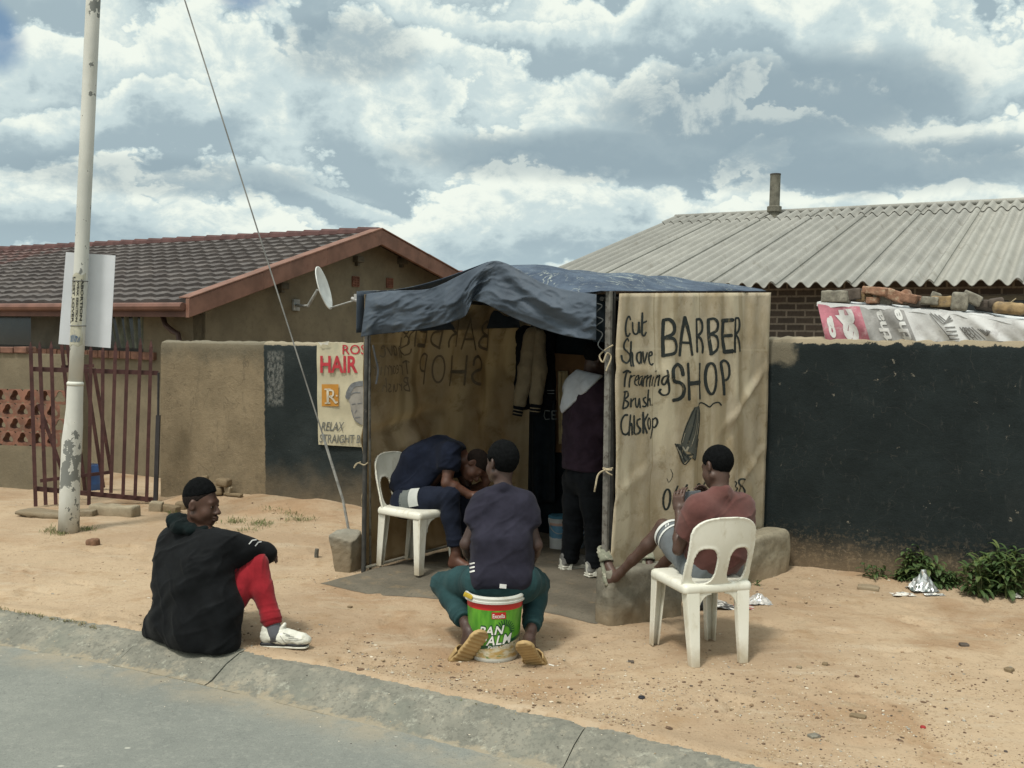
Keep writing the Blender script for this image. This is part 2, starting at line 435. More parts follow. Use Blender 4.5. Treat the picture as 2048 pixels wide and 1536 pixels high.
def gzn(X, Y):
    X = np.asarray(X, float); Y = np.asarray(Y, float)
    p = np.stack([X, Y, np.zeros_like(X)], -1)
    s = (X-K0.x)*KN.x+(Y-K0.y)*KN.y; s = s-kcurve((X-K0.x)*KD.x+(Y-K0.y)*KD.y)
    near = np.clip((14-Y)/3, 0, 1)
    FT = _foot(X, Y) if X.size < 400000 else 0
    z = near*((fbm(p, 1.1, 3, 3)-.5)*.05 + (fbm(p, 6, 5, 3)-.5)*.022) - .004
    z = z*np.clip(-s/.5+.25, .25, 1)+FT
    dw = (X-WLA.x)*(-WLD.y)+(Y-WLA.y)*WLD.x               # behind the left wall line > 0
    a = (X-WLA.x)*WLD.x+(Y-WLA.y)*WLD.y
    z = z + .10*np.exp(-((dw+.05)/.33)**2)*np.clip((a-.1)/.4, 0, 1)*np.clip((2.6-a)/.8, 0, 1)*(.4+1.1*fbm(p, 2.2, 9, 2))
    dr = (X-WRA.x)*(-WRD.y)+(Y-WRA.y)*WRD.x
    z = z + .035*np.exp(-((dr+.0)/.22)**2)*np.clip((X-1.9)/.4, 0, 1)
    z = z - .17*np.clip((dw-.1)/1.2, 0, 1)*(X < 0)
    e = .085*(fbm(p, 6, 41, 4)-.42)+.03*(fbm(p, 1.3, 43, 2)-.5); z = z+.020*np.clip((s+.16)/.12, 0, 1)*np.clip((12-Y)/2, 0, 1)
    z = np.where(s > .015+e, np.maximum(-.4, z-(s-.015-e)*1.6), z)
    return z
def gz(x, y): return float(gzn(np.array([x]), np.array([y]))[0])
def GG(px, py):                                             # point on the real ground sheet
    p = G(px, py, 0)
    for _ in range(4): p = G(px, py, gz(p.x, p.y))
    return p
xs = np.concatenate([[-400, -120, -50, -25, -15, -11, -9, -8], np.arange(-7.2, -4.2, .06), np.arange(-4.2, 4.6, .028), np.arange(4.6, 6.2, .06), [6.5, 7, 8, 9.5, 12, 16, 25, 50, 120, 400]])
ys = np.concatenate([[-60, -20, -5, 0, 2, 3], np.arange(3.3, 8.6, .028), np.arange(8.6, 11.6, .05), [11.8, 12.2, 13, 14, 16, 20, 30, 60, 150, 500, 1200]])
GX, GY = np.meshgrid(xs, ys); GZ = gzn(GX, GY)
def dirt_material():
    t = NT('dirt'); o = t.tc('Object')
    big = t.noise(.55, 4, .6); mid = t.noise(3.2, 6, .65); fine = t.noise(42, 5, .7)
    c = t.mix(t.ramp(big, .35, .65), (.325, .24, .16), (.412, .318, .217))
    c = t.mix(t.math('MULTIPLY', t.ramp(t.noise(.9, 5, .65, t.mapping(o, (1, 1, 1), (9, 4, 2)), .5), .50, .66), .7), c, (.275, .175, .10))
    c = t.mix(t.math('MULTIPLY', t.ramp(t.noise(2.4, 6, .7, t.mapping(o, (.55, 1.5, 1), (2, 8, 5), (0, 0, .5))), .52, .68), .55), c, (.42, .35, .26))
    c = t.mix(t.math('MULTIPLY', t.ramp(t.noise(17, 5, .75), .55, .66), .45), c, (.22, .155, .095))
    c = t.mix(t.math('MULTIPLY', t.ramp(mid, .52, .74), .6), c, (.27, .175, .092))
    c = t.mix(t.math('MULTIPLY', t.ramp(t.noise(1.4, 6, .7, t.mapping(o, (1, 2.2, 1), (4, 2, 0))), .56, .72), .65), c, (.33, .275, .19))
    c = t.mix(t.math('MULTIPLY', t.ramp(fine, .54, .70), .55), c, (.20, .135, .075))
    v = t.voro(75); spk = t.ramp(v, .10, .20, 1, 0)
    c = t.mix(t.math('MULTIPLY', spk, t.ramp(t.noise(3.5, 4, .6, t.mapping(o, loc=(8, 3, 1))), .45, .65)), c, (.16, .115, .075))
    v2 = t.voro(38, t.mapping(o, loc=(5, 9, 2))); c = t.mix(t.ramp(v2, .05, .10, .8, 0), c, (.52, .44, .32))
    t.color(c); t.rough(.96); t.spec(.12)
    b = t.bump(t.noise(9, 6, .7), .45, .03); b = t.bump(fine, .5, .006, b); t.bump(v, .35, .004, b)
    return t.m
MAT_DIRT = dirt_material()
me = bpy.data.meshes.new('ground'); nx_, ny_ = len(xs), len(ys)
me.from_pydata(np.stack([GX, GY, GZ], -1).reshape(-1, 3).tolist(), [],
               [(j*nx_+i, j*nx_+i+1, (j+1)*nx_+i+1, (j+1)*nx_+i) for j in range(ny_-1) for i in range(nx_-1)])
tag(link('ground', me, MAT_DIRT, smooth=True), kind='structure')
def asphalt():
    t = NT('asphalt'); o = t.tc()
    c = t.mix(t.ramp(t.noise(1.1, 5, .6), .3, .7), (.172, .184, .168), (.222, .232, .208))
    c = t.mix(t.math('MULTIPLY', t.ramp(t.noise(120, 3, .6), .45, .62), .5), c, (.145, .155, .14))
    c = t.mix(t.ramp(t.voro(95), .06, .20, .5, 0), c, (.31, .31, .27)); c = t.mix(t.math('MULTIPLY', t.ramp(t.noise(11, 6, .75), .50, .64), .4), c, (.15, .16, .148)); c = t.mix(t.math('MULTIPLY', t.ramp(t.noise(30, 5, .75, t.mapping(o, loc=(2, 6, 1))), .52, .64), .4), c, (.27, .275, .245))
    # dust blown off the verge, thicker near the kerb
    s = t.sep(t.tc('UV'))[1]
    dust = t.math('MULTIPLY', t.ramp(t.math('ADD', s, t.math('MULTIPLY', t.noise(5, 6, .7), .35)), .42, .80, 1, 0), t.ramp(t.noise(2.3, 6, .7), .36, .58))
    c = t.mix(t.math('MULTIPLY', dust, .62), c, (.33, .275, .19))
    c = t.mix(t.ramp(t.voro(4.2, t.mapping(o, (1, 1.7, 1), (2, 5, 0))), .045, .07, .75, 0), c, (.46, .46, .40))
    c = t.mix(t.ramp(t.voro(14, t.mapping(o, (1, 1.5, 1), (7, 1, 0))), .03, .06, .6, 0), c, (.12, .125, .115))
    c = t.mix(t.math('MULTIPLY', t.ramp(t.math('ABSOLUTE', t.math('SUBTRACT', t.noise(.8, 6, .6, o, .4), .5)), .001, .003, 1, 0), .25), c, (.09, .095, .09))
    c = t.mix(t.ramp(t.voro(48), .10, .24, .45, 0), c, (.10, .106, .10)); c = t.mix(t.math('MULTIPLY', t.ramp(t.noise(3.3, 6, .75, t.mapping(o, loc=(6, 2, 1))), .54, .68), .45), c, (.155, .165, .15))
    t.color(c); t.rough(.88); t.spec(.25)
    b = t.bump(t.noise(160, 3, .6), .45, .004); t.bump(t.noise(6, 4), .2, .01, b); return t.m
mb = MB(); mb.grid(lambda u, v: kp(-60+u*120, .305+v*7.5, -.094+.05*math.sin(v*math.pi/1.6)), 600, 12, uv=lambda u, v: (-60+u*120, .305+v*7.5))
tag(mb.build('road', asphalt(), smooth=True), kind='structure')
def kerb_mat():
    t = NT('kerb_concrete'); o = t.tc()
    c = t.mix(t.ramp(t.noise(4, 6, .65), .3, .7), (.150, .150, .127), (.225, .218, .180))
    c = t.mix(t.math('MULTIPLY', t.ramp(t.noise(38, 5, .75), .48, .62), .7), c, (.115, .115, .098)); c = t.mix(t.math('MULTIPLY', t.ramp(t.noise(7, 7, .75, t.mapping(o, loc=(8, 1, 3))), .52, .64), .6), c, (.30, .275, .215)); c = t.mix(t.ramp(t.voro(40), .08, .2, .5, 0), c, (.10, .10, .085))
    s = t.sep(t.tc('UV'))[1]
    c = t.mix(t.math('MULTIPLY', t.ramp(t.math('ADD', s, t.math('MULTIPLY', t.math('SUBTRACT', t.noise(9, 7, .75), .5), .42)), .265, .315), .55), c, (.33, .275, .19))
    c = t.mix(t.math('MULTIPLY', t.ramp(t.noise(2.1, 6, .7, t.mapping(o, loc=(3, 9, 2))), .52, .68), .55), c, (.155, .165, .14))
    c = t.mix(t.math('MULTIPLY', t.ramp(t.noise(15, 6, .75, t.mapping(o, loc=(1, 4, 7))), .56, .66), .5), c, (.36, .36, .30))
    c = t.mix(t.math('MULTIPLY', t.ramp(t.math('ADD', s, t.math('MULTIPLY', t.noise(9, 4), .1)), .03, .07, 1, 0), .6), c, (.36, .27, .165))
    t.color(c); t.rough(.93); t.spec(.2)
    b = t.bump(t.noise(30, 6, .7), .5, .01); t.bump(t.noise(180, 2), .3, .002, b); return t.m
mb = MB(); joints = [-17, -13, -9.5, -7.4, -5.2, -3.2, -2.55, -.66, 0.0, 2.02, 4.1, 6.2, 8.3]
prof = [(.0, -.2), (.0, .006), (.012, .012), (.07, .010), (.17, -.022), (.27, -.075), (.318, -.090), (.322, -.2)]
for a, b in zip(joints[:-1], joints[1:]):
    n = 10; a += .003; b -= .003
    dz = random.uniform(-.004, .004)
    def kf(u, v, a=a, b=b, dz=dz):
        i = min(int(v*(len(prof)-1)+.001), len(prof)-1); q = prof[i]; uu = a+(b-a)*u
        w = (vnoise(np.array([[uu*1.0, q[0]*6, 0]]), 7, 2)[0]-.5)+1.2*(vnoise(np.array([[uu*1.0, q[0]*9, 4]]), 23, 2)[0]-.5)
        return kp(uu, q[0]+(w*.012 if q[0] > .3 else 0), q[1]+dz+(w*.007 if q[1] > -.15 else 0))
    mb.grid(kf, 70, len(prof)-1, flip=True, uv=lambda u, v, a=a, b=b: (a+(b-a)*u, prof[min(int(v*(len(prof)-1)+.001), len(prof)-1)][0]))
    for e in (a, b): mb.add([kp(e, q[0], q[1]+dz) for q in prof], [tuple(range(len(prof)))])
tag(mb.build('kerb', kerb_mat()), kind='structure')
# ================================================================ street walls
def plaster(name, base, dark, stain, sc=3.0):
    t = NT(name); o = t.tc()
    c = t.mix(t.ramp(t.noise(sc, 6, .65), .3, .7), tuple(x*.82 for x in base), tuple(x*1.12 for x in base))
    c = t.mix(t.math('MULTIPLY', t.ramp(t.noise(sc*7, 6, .7), .5, .7), .45), c, dark)
    c = t.mix(t.math('MULTIPLY', t.ramp(t.noise(1.3, 5, .7, t.mapping(o, (1, 1, .35), (3, 7, 2))), .54, .7), .55), c, stain)
    return t, c
def wall_sheet(A, D, L, ztop, thick, z0=-.25, nu=160, nv=50, amp=.012, seed=1, topfn=None, nrm=None):
    """front face towards the street with uneven plaster, flat back, rough top"""
    N = Vector((D.y, -D.x, 0)); mbw = MB()
    def top(a): return ztop + (topfn(a) if topfn else 0)
    tp_ = np.array([top(L*i/nu) for i in range(nu+1)])
    aa = np.repeat((L*np.arange(nu+1)/nu)[None, :], nv+1, 0); zz = z0+(tp_[None, :]-z0)*(np.arange(nv+1)/nv)[:, None]
    qq = np.stack([aa, zz, np.full_like(aa, seed*3.1)], -1)
    DS = (fbm(qq, 1.6, seed, 3)-.5)*amp*2+(fbm(qq, 9, seed+4, 2)-.5)*amp*.5-(1-np.minimum(1, (tp_[None, :]-zz)/.05))**2*.02
    def front(u, v):
        i, j = int(round(u*nu)), int(round(v*nv)); a, z, dsp = aa[j, i], zz[j, i], DS[j, i]
        return (A.x+D.x*a+N.x*dsp, A.y+D.y*a+N.y*dsp, z)
    uvf = lambda u, v: (u*L, z0+(top(u*L)-z0)*v)
    mbw.grid(front, nu, nv, uv=uvf)
    def topf(u, v):
        f = Vector(front(u, 1)); return (f.x-N.x*thick*v, f.y-N.y*thick*v, f.z+(.018*math.sin(v*math.pi)+random.uniform(-.006, .006) if 0 < v < 1 else 0))
    mbw.grid(topf, nu, 4, uv=lambda u, v: (u*L, ztop+.001))
    mbw.grid(lambda u, v: (A.x+D.x*u*L-N.x*thick, A.y+D.y*u*L-N.y*thick, z0+(top(u*L)-z0)*v), nu, 1, flip=True, uv=lambda u, v: (u*L, -1))
    for a, fl in ((0, True), (1, False)):
        mbw.grid(lambda u, v: tuple(Vector(front(a, v))-N*thick*u), 1, nv, flip=not fl, uv=lambda u, v: (a*L, z0+(ztop-z0)*v))
    return mbw
# ---- left wall: tan plaster, then black paint
LWL = 5.4
def left_wall_mat():
    t, c = plaster('tan_plaster_black_paint', (.215, .172, .112), (.13, .105, .07), (.16, .132, .09))
    uv = t.tc('UV'); u, v, _ = t.sep(uv)
    edge = t.math('MULTIPLY', t.math('SUBTRACT', t.noise(9, 5, .6, uv), .5), .05)
    ub = UB
    # painted black to the right of an uneven vertical edge
    m = t.ramp(t.math('ADD', t.math('ADD', u, edge), t.math('MULTIPLY', v, .02)), ub-.006, ub+.006)
    blk = t.mix(t.ramp(t.noise(2.2, 5, .65), .3, .7), (.015, .021, .022), (.028, .036, .037))
    dustv = t.math('MULTIPLY', t.ramp(t.math('ADD', v, t.math('MULTIPLY', t.noise(3, 5, .65), .7)), .25, .85, 1, 0), .75)
    blk = t.mix(dustv, blk, (.17, .135, .09))
    blk = t.mix(t.ramp(t.voro(16, t.mapping(uv, (1, .7, 1))), .03, .055, .55, 0), blk, (.17, .155, .12))
    # scrubbed grey patch near the boundary
    pm = t.math('MULTIPLY', t.math('MULTIPLY', t.ramp(u, ub+.0, ub+.02), t.ramp(t.math('ADD', u, edge), ub+.17, ub+.21, 1, 0)),
                t.math('MULTIPLY', t.ramp(t.math('ADD', v, edge), .97, 1.04), t.ramp(v, 1.52, 1.58, 1, 0)))
    blk = t.mix(t.math('MULTIPLY', pm, t.ramp(t.noise(34, 6, .75, t.mapping(uv, (1, .5, 1))), .38, .62)), blk, (.15, .155, .145))
    c = t.mix(t.math('MULTIPLY', t.ramp(t.math('ABSOLUTE', t.math('SUBTRACT', t.noise(2.0, 4, .55, t.mapping(uv, loc=(4, 1, 0)), .6), .5)), .0015, .004, 1, 0), .5), c, (.08, .065, .045))
    c = t.mix(t.math('MULTIPLY', t.ramp(t.noise(8, 6, .72, t.mapping(uv, (1.6, .35, 1), (2, 7, 1))), .54, .68), .5), c, (.115, .095, .065))
    c = t.mix(t.math('MULTIPLY', t.math('MULTIPLY', t.ramp(t.noise(26, 5, .75, uv), .48, .60), t.ramp(v, .6, .1)), .55), c, (.25, .19, .12))
    c = t.mix(m, c, blk)
    # bare crumbly top edge
    tp = t.ramp(t.math('ADD', v, t.math('MULTIPLY', t.noise(14, 5, .7, uv), .04)), 1.632, 1.642)
    c = t.mix(tp, c, (.30, .26, .19))
    # soot-grey weathering under the top of the tan part
    c = t.mix(t.math('MULTIPLY', t.math('MULTIPLY', t.ramp(t.math('ADD', v, t.math('MULTIPLY', t.noise(5, 5, .7, uv), .5)), 1.6, 1.85), .6), t.math('SUBTRACT', 1.0, m)), c, (.09, .085, .065))
    t.color(c); t.rough(.93); t.spec(.2)
    bk = t.n('ShaderNodeTexBrick'); bk.inputs['Scale'].default_value = 1; bk.inputs['Brick Width'].default_value = .40; bk.inputs['Row Height'].default_value = .2; bk.inputs['Mortar Size'].default_value = .008; bk.inputs['Mortar Smooth'].default_value = .8; t.l(uv, bk.inputs['Vector'])
    b = t.bump(t.noise(60, 6, .75), .6, .012); b = t.bump(t.noise(14, 4), .35, .02, b); t.bump(bk.outputs['Fac'], -.25, .01, b); return t.m
_n = Vector((WLD.y, -WLD.x, 0)); _p = PL(529, 850, (WLA.x, WLA.y, 0), _n)
UB = (Vector((_p.x, _p.y))-WLA).dot(WLD)+.02
mb = wall_sheet(WLA, WLD, LWL, 1.625, .16, seed=1, topfn=lambda a: .012*(fbm(np.array([[a, 0, 0]]), 5, 2, 3)[0]-.5)*2+.006*a)
tag(recenter(mb.build('yard_wall', left_wall_mat(), smooth=True)), 'low plastered street wall, tan at its left end and black behind the hair poster', 'wall')
# ---- right wall: black paint with bare top
RWL = 8.5; WRB = WRA - WRD*.75
def right_wall_mat():
    t, c = plaster('black_paint_wall', (.017, .023, .024), (.010, .014, .015), (.030, .035, .035))
    uv = t.tc('UV'); u, v, _ = t.sep(uv)
    c = t.mix(t.math('MULTIPLY', t.ramp(t.noise(26, 5, .7, t.mapping(uv, (1, .25, 1))), .58, .76), .35), c, (.10, .10, .09))
    wa = t.n('ShaderNodeVectorMath', operation='MULTIPLY_ADD'); t.l(t.noise(34, 3, .7, uv, which='Color'), wa.inputs[0]); wa.inputs[1].default_value = (.075, .11, 0); t.l(uv, wa.inputs[2]); wv_ = wa.outputs[0]
    c = t.mix(t.math('MULTIPLY', t.ramp(t.voro(12, wv_), .045, .085, 1, 0), t.ramp(t.noise(2, 3), .36, .5)), c, (.20, .185, .15))
    c = t.mix(t.math('MULTIPLY', t.ramp(t.noise(9, 6, .7, t.mapping(uv, (2.2, .5, 1), (5, 1, 0))), .66, .78), .4), c, (.16, .15, .12))
    low = t.ramp(t.math('ADD', v, t.math('MULTIPLY', t.noise(3.2, 6, .7, uv), .42)), .24, .52, 1, 0)
    c = t.mix(t.math('MULTIPLY', low, .85), c, (.165, .125, .082))
    c = t.mix(t.math('MULTIPLY', t.math('MULTIPLY', t.ramp(t.noise(30, 5, .75, uv), .50, .60), t.ramp(v, .42, .08)), .5), c, (.24, .185, .12))
    c = t.mix(t.math('MULTIPLY', t.ramp(t.math('ABSOLUTE', t.math('SUBTRACT', t.noise(2.2, 4, .55, uv, .6), .5)), .001, .003, 1, 0), .22), c, (.09, .085, .075))
    tp = t.ramp(t.math('ADD', v, t.math('MULTIPLY', t.noise(7, 7, .75, uv), .16)), 1.80, 1.81)
    c = t.mix(tp, c, (.31, .265, .19))
    # bare patch by the tent corner
    bp = t.math('MULTIPLY', t.ramp(t.math('ADD', u, t.math('MULTIPLY', t.noise(7, 4, .6, uv), .25)), .80, .90, 1, 0), t.ramp(t.math('ADD', v, t.math('MULTIPLY', t.noise(6, 4, .6, uv), .25)), 1.66, 1.72))
    c = t.mix(t.math('MULTIPLY', bp, .8), c, (.19, .17, .125))
    t.color(c); t.rough(.92); t.spec(.12)
    bk = t.n('ShaderNodeTexBrick'); bk.inputs['Scale'].default_value = 1; bk.inputs['Brick Width'].default_value = .40; bk.inputs['Row Height'].default_value = .2; bk.inputs['Mortar Size'].default_value = .008; bk.inputs['Mortar Smooth'].default_value = .8; t.l(uv, bk.inputs['Vector'])
    b = t.bump(t.noise(70, 6, .75), .6, .010); b = t.bump(t.noise(9, 4), .4, .02, b); t.bump(bk.outputs['Fac'], -.3, .01, b); return t.m
mb = wall_sheet(WRB, WRD, RWL, 1.752, .2, seed=6, nu=260, topfn=lambda a: .02*(fbm(np.array([[a, 0, 0]]), 6, 2, 3)[0]-.5)*2)
tag(recenter(mb.build('yard_wall', right_wall_mat(), smooth=True)), 'long black painted street wall with bare crumbling top, right of the barber tent', 'wall')
# ================================================================ left house
H1_C = P(375, 606, 12.2); SDIR = Vector((.866, -.5, 0)); E1 = -SDIR; G1 = Vector((.5, .866, 0))
HW = 3.76; H1_A = H1_C+G1*HW; H1_A.z = P(755, 466, H1_A.y).z
H1_B = H1_C+G1*HW*2.0; H1_B.z = H1_A.z - (H1_A.z-H1_C.z)*.72
LEN = 9.5
house = thing('plastered_house', (H1_C.x, H1_C.y, -.15), 'tan plastered house with maroon tiled gable roof behind the left wall', 'house')
def tile_mat():
    t = NT('roof_tile'); n = t.noise(3, 5, .65)
    c = t.mix(t.ramp(n, .3, .7), (.076, .067, .064), (.116, .104, .099))
    c = t.mix(t.ramp(t.noise(24, 5, .7), .55, .75, 0, .7), c, (.19, .165, .15))
    uv = t.tc('UV'); u, v, _ = t.sep(uv)
    wn = t.n('ShaderNodeTexWhiteNoise', noise_dimensions='2D'); cmb = t.n('ShaderNodeCombineXYZ'); t.l(t.math('FLOOR', t.math('DIVIDE', u, .30)), cmb.inputs[0]); t.l(t.math('FLOOR', t.math('MULTIPLY', v, 3.751)), cmb.inputs[1]); t.l(cmb.outputs[0], wn.inputs['Vector'])
    c = t.mix(t.ramp(wn.outputs['Value'], .55, 1.0, 0, .55), c, (.062, .052, .05)); c = t.mix(t.ramp(wn.outputs['Value'], .25, .0, 0, .45), c, (.155, .135, .125))
    red = t.math('MULTIPLY', t.ramp(t.math('ADD', u, t.math('MULTIPLY', v, .3)), 8.0, 8.4), t.ramp(t.noise(4, 3), .35, .5))
    c = t.mix(t.math('MULTIPLY', red, .45), c, (.15, .055, .045))
    t.color(c); t.rough(.75); t.spec(.35); t.bump(t.noise(40, 5, .7), .35, .01); return t.m
TILE = tile_mat()
def roof_slope(c0, c1, ncourse=15):
    """stepped tile courses from eave c0 (z low) to ridge c1, running LEN along E1"""
    mbr = MB(); nu = 230
    sl = c1-c0; nrm = E1.cross(sl).normalized()
    if nrm.z < 0: nrm = -nrm
    for k in range(ncourse):
        va, vb = k/ncourse, (k+1)/ncourse
        def f(u, v, k=k, va=va, vb=vb):
            a = u*LEN; w = .010*math.sin(a*2*math.pi/.30+(k%2)*.6)+.004*math.sin(a*2*math.pi/.15+1)
            vv = [va, va, (va+vb)/2, vb+.004][int(round(v*3))]; h = [-.01, .050, .030, .006][int(round(v*3))]
            return c0+E1*a+sl*vv+nrm*(h+(w if v > 0 else w*.8-.02))
        mbr.grid(f, nu, 3, uv=lambda u, v: (u*LEN, va*4), flip=True)
    return mbr
roof = roof_slope(H1_C, H1_A).build('roof', TILE, house)
for p in roof.data.polygons: p.use_smooth = False
roof_slope(H1_B, H1_A, 14).build('roof', TILE, house)
mb = MB()                                                    # ridge caps
nseg = 26
for i in range(nseg):
    a, b = H1_A+E1*(LEN*i/nseg), H1_A+E1*(LEN*(i+1)/nseg+.02)
    mb.tube([a+Vector((0, 0, .0)), b+Vector((0, 0, .012))], [.09, .10], 10)
mb.build('ridge_cap', plain('ridge_maroon', (.075, .035, .032), .7, .3, 5), house)
TERRA = plain('fascia_terracotta', (.19, .098, .070), .6, .22, 4, (60, .2, .004), c2=(.15, .055, .04), thr=(.6, .75))
def barge(a, b, h=.23, over=.03):
    q = MB(); dz = Vector((0, 0, 1)); o = SDIR*.05
    for i in range(3):
        s0, s1 = a.lerp(b, i/3), a.lerp(b, (i+1)/3)
        g = .004 if i else 0
        q.hexa([s0+dz*(.05-h), s1+dz*(.05-h), s1+o*1.2+dz*(.05-h), s0+o*1.2+dz*(.05-h)], [s0+dz*(.05+g), s1+dz*(.05+g), s1+o*1.2+dz*(.05+g), s0+o*1.2+dz*(.05+g)])
        q.hexa([s0-SDIR*.12+dz*.055, s1-SDIR*.12+dz*.055, s1+o*1.5+dz*.055, s0+o*1.5+dz*.055], [s0-SDIR*.12+dz*(.075+g), s1-SDIR*.12+dz*(.075+g), s1+o*1.5+dz*(.075+g), s0+o*1.5+dz*(.075+g)])
    return q
barge(H1_C-G1*.03, H1_A).build('barge_board', TERRA, house, bevel=.006)
barge(H1_A+Vector((0, 0, .003)), H1_B).build('barge_board', TERRA, house, bevel=.006)
mb = MB(); fdn = Vector((0, 0, -1)); out = -G1
mb.hexa([H1_C+out*.02+fdn*.17, H1_C+E1*LEN+out*.02+fdn*.17, H1_C+E1*LEN+G1*.0+fdn*.17, H1_C+G1*.0+fdn*.17],
        [H1_C+out*.02+fdn*.0, H1_C+E1*LEN+out*.02+fdn*.0, H1_C+E1*LEN+fdn*.0, H1_C+fdn*.0])
mb.build('fascia', plain('fascia_brown', (.115, .055, .042), .6, .2, 4), house)
mb = MB()                                                    # half-round gutter lip
mb.tube([H1_C+out*.07+fdn*.045, H1_C+E1*LEN+out*.07+fdn*.045], .05, 8)
mb.build('gutter', plain('gutter_brown', (.15, .075, .056), .55, .2, 4), house)
PLW, _c = plaster('house_plaster', (.182, .154, .106), (.112, .10, .072), (.128, .115, .088), 2.2)
PLW.color(_c); PLW.rough(.93); PLW.spec(.2); PLW.bump(PLW.noise(45, 6, .75), .5, .012)
W0 = H1_C+G1*.42+E1*.36; W0.z = 0
W1 = H1_C+G1*(2*HW-.42)+E1*.36
def roofz(s):                                                # height of roof underside over the gable wall, s metres along G1 from C
    if s < HW: return H1_C.z+(H1_A.z-H1_C.z)*s/HW-.03
    return H1_A.z+(H1_B.z-H1_A.z)*(s-HW)/HW-.03
mb = MB(); s0, s1 = .42, 2*HW-.42
pts = [s0, HW, s1]
base = [H1_C+G1*s+E1*.36 for s in pts]
for p in base: p.z = -.3
topp = [Vector((p.x, p.y, roofz(s))) for p, s in zip(base, pts)]
def gw(u, v):
    s = s0+(s1-s0)*u; p = H1_C+G1*s+E1*.36; return (p.x, p.y, -.3+(roofz(s)+.3)*v)
mb.grid(gw, 40, 16)
mb.build('gable_wall', PLW.m, house)
# front wall below the eave with two window openings (built from piers, sill band and lintel)
def fw_pt(a, z, d=0.0): p = W0+E1*a-G1*d; return Vector((p.x, p.y, z))
def ua(px, py): p = PL(px, py, (W0.x, W0.y, 0), Vector((-G1.x, -G1.y, 0))); return (p-Vector((W0.x, W0.y, 0))).dot(E1), p.z
a_r, z_s = ua(316, 712); a_l, _ = ua(52, 706); zt = H1_C.z-.02
a_m0, _ = ua(62, 690); a_m1, _ = ua(148, 690)
mb = MB()
def slab(a0, a1, zlo, zhi, d0=0, d1=-.2, m=mb): m.hexa([fw_pt(a0, zlo, d0), fw_pt(a0, zlo, d1), fw_pt(a1, zlo, d1), fw_pt(a1, zlo, d0)], [fw_pt(a0, zhi, d0), fw_pt(a0, zhi, d1), fw_pt(a1, zhi, d1), fw_pt(a1, zhi, d0)])
slab(0, a_r+.28, -.4, zt); slab(a_r+.28, LEN, -.4, z_s-.04)
mb.build('front_wall', PLW.m, house)
q = MB(); a_w0, _ = ua(300, 690); a_w1, _ = ua(214, 690); a_p, _ = ua(190, 690)
slab(a_m0, a_m1, z_s, zt, m=q); q.build('window_pier', plain('grey_pier', (.085, .08, .065), .9, .2, 4), house)
q = MB(); slab(a_r+.28, LEN, z_s-.04, z_s+.05, .07, -.1, q)
sill = q.build('brick_sill', None, house) if False else None
def brickwork(name, c1, c2, mortar, bw=.23, bh=.086, uvname=None, scale=1.0, mort=.012):
    t = NT(name); b = t.n('ShaderNodeTexBrick')
    b.inputs['Scale'].default_value = 1.0; b.inputs['Brick Width'].default_value = bw; b.inputs['Row Height'].default_value = bh
    b.inputs['Mortar Size'].default_value = mort; b.inputs['Mortar Smooth'].default_value = .15; b.inputs['Bias'].default_value = -.2
    b.inputs['Color1'].default_value = (*c1, 1); b.inputs['Color2'].default_value = (*c2, 1); b.inputs['Mortar'].default_value = (*mortar, 1)
    uv = t.tc('UV'); nz = t.noise(9, 3, .6, uv, which='Color'); ad = t.n('ShaderNodeVectorMath', operation='MULTIPLY_ADD')
    t.l(nz, ad.inputs[0]); ad.inputs[1].default_value = (.012, .012, 0); t.l(uv, ad.inputs[2]); t.l(ad.outputs[0], b.inputs['Vector'])
    c = t.mix(t.math('MULTIPLY', t.ramp(t.noise(30, 5, .7, uv), .45, .7), .5), b.outputs['Color'], tuple(x*.5 for x in c1))
    c = t.mix(t.math('MULTIPLY', t.ramp(t.noise(2.4, 4, .6, uv), .5, .75), .35), c, (.03, .026, .022))
    t.color(c); t.rough(.9); t.spec(.2)
    bb = t.bump(b.outputs['Fac'], -.7, .012); t.bump(t.noise(70, 5, .7, uv), .4, .006, bb); return t.m
def bricks_row(mbx, a0, a1, z0, z1, d0, d1, n):
    for i in range(n):
        x0 = a0+(a1-a0)*i/n+.006; x1 = a0+(a1-a0)*(i+1)/n-.006; j = random.uniform(-.006, .006)
        slab(x0, x1, z0+j, z1+j, d0+j, d1, mbx)
SILLB = plain('sill_brick', (.20, .105, .075), .85, .35, 7, (50, .4, .01))
q = MB(); bricks_row(q, a_r+.02, a_r+4.4, z_s-.05, z_s+.05, .06, -.08, 20)
q.build('brick_sill', SILLB, house, bevel=.006)
DARKGL = NT('window_glass'); DARKGL.color(DARKGL.mix(DARKGL.ramp(DARKGL.noise(2, 3), .3, .7), (.012, .014, .013), (.03, .034, .03))); DARKGL.rough(.12); DARKGL.spec(.5)
CURT = fabric('curtain_cloth', (.16, .17, .13), .3)
FRM = plain('window_frame_paint', (.035, .03, .025), .6, .2)
def window(a0, a1, z0, z1, curtains=()):
    w = MB(); slab(a0, a1, z0, z1, -.10, -.12, w); wo = w.build('window', DARKGL.m, house)
    fr = MB()
    for x in (a0, (a0+a1)/2, a1): slab(x-.025, x+.025, z0, z1, -.05, -.09, fr)
    slab(a0+.025, (a0+a1)/2-.025, z0, z0+.04, -.052, -.092, fr); slab((a0+a1)/2+.025, a1-.025, z0, z0+.04, -.052, -.092, fr)
    fr.build('frame', FRM, wo)
    for c0, c1 in curtains:
        cu = MB()
        def cf(u, v): return fw_pt(c0+(c1-c0)*(u*(1-.25*v*(1 if c1 > c0 else 1))), z1-(z1-z0)*v*.97, -.093+.018*math.sin(u*26)+.006*math.sin(u*9+v*3))
        cu.grid(cf, 60, 10); cu.build('curtain', CURT, wo, smooth=True)
    return wo
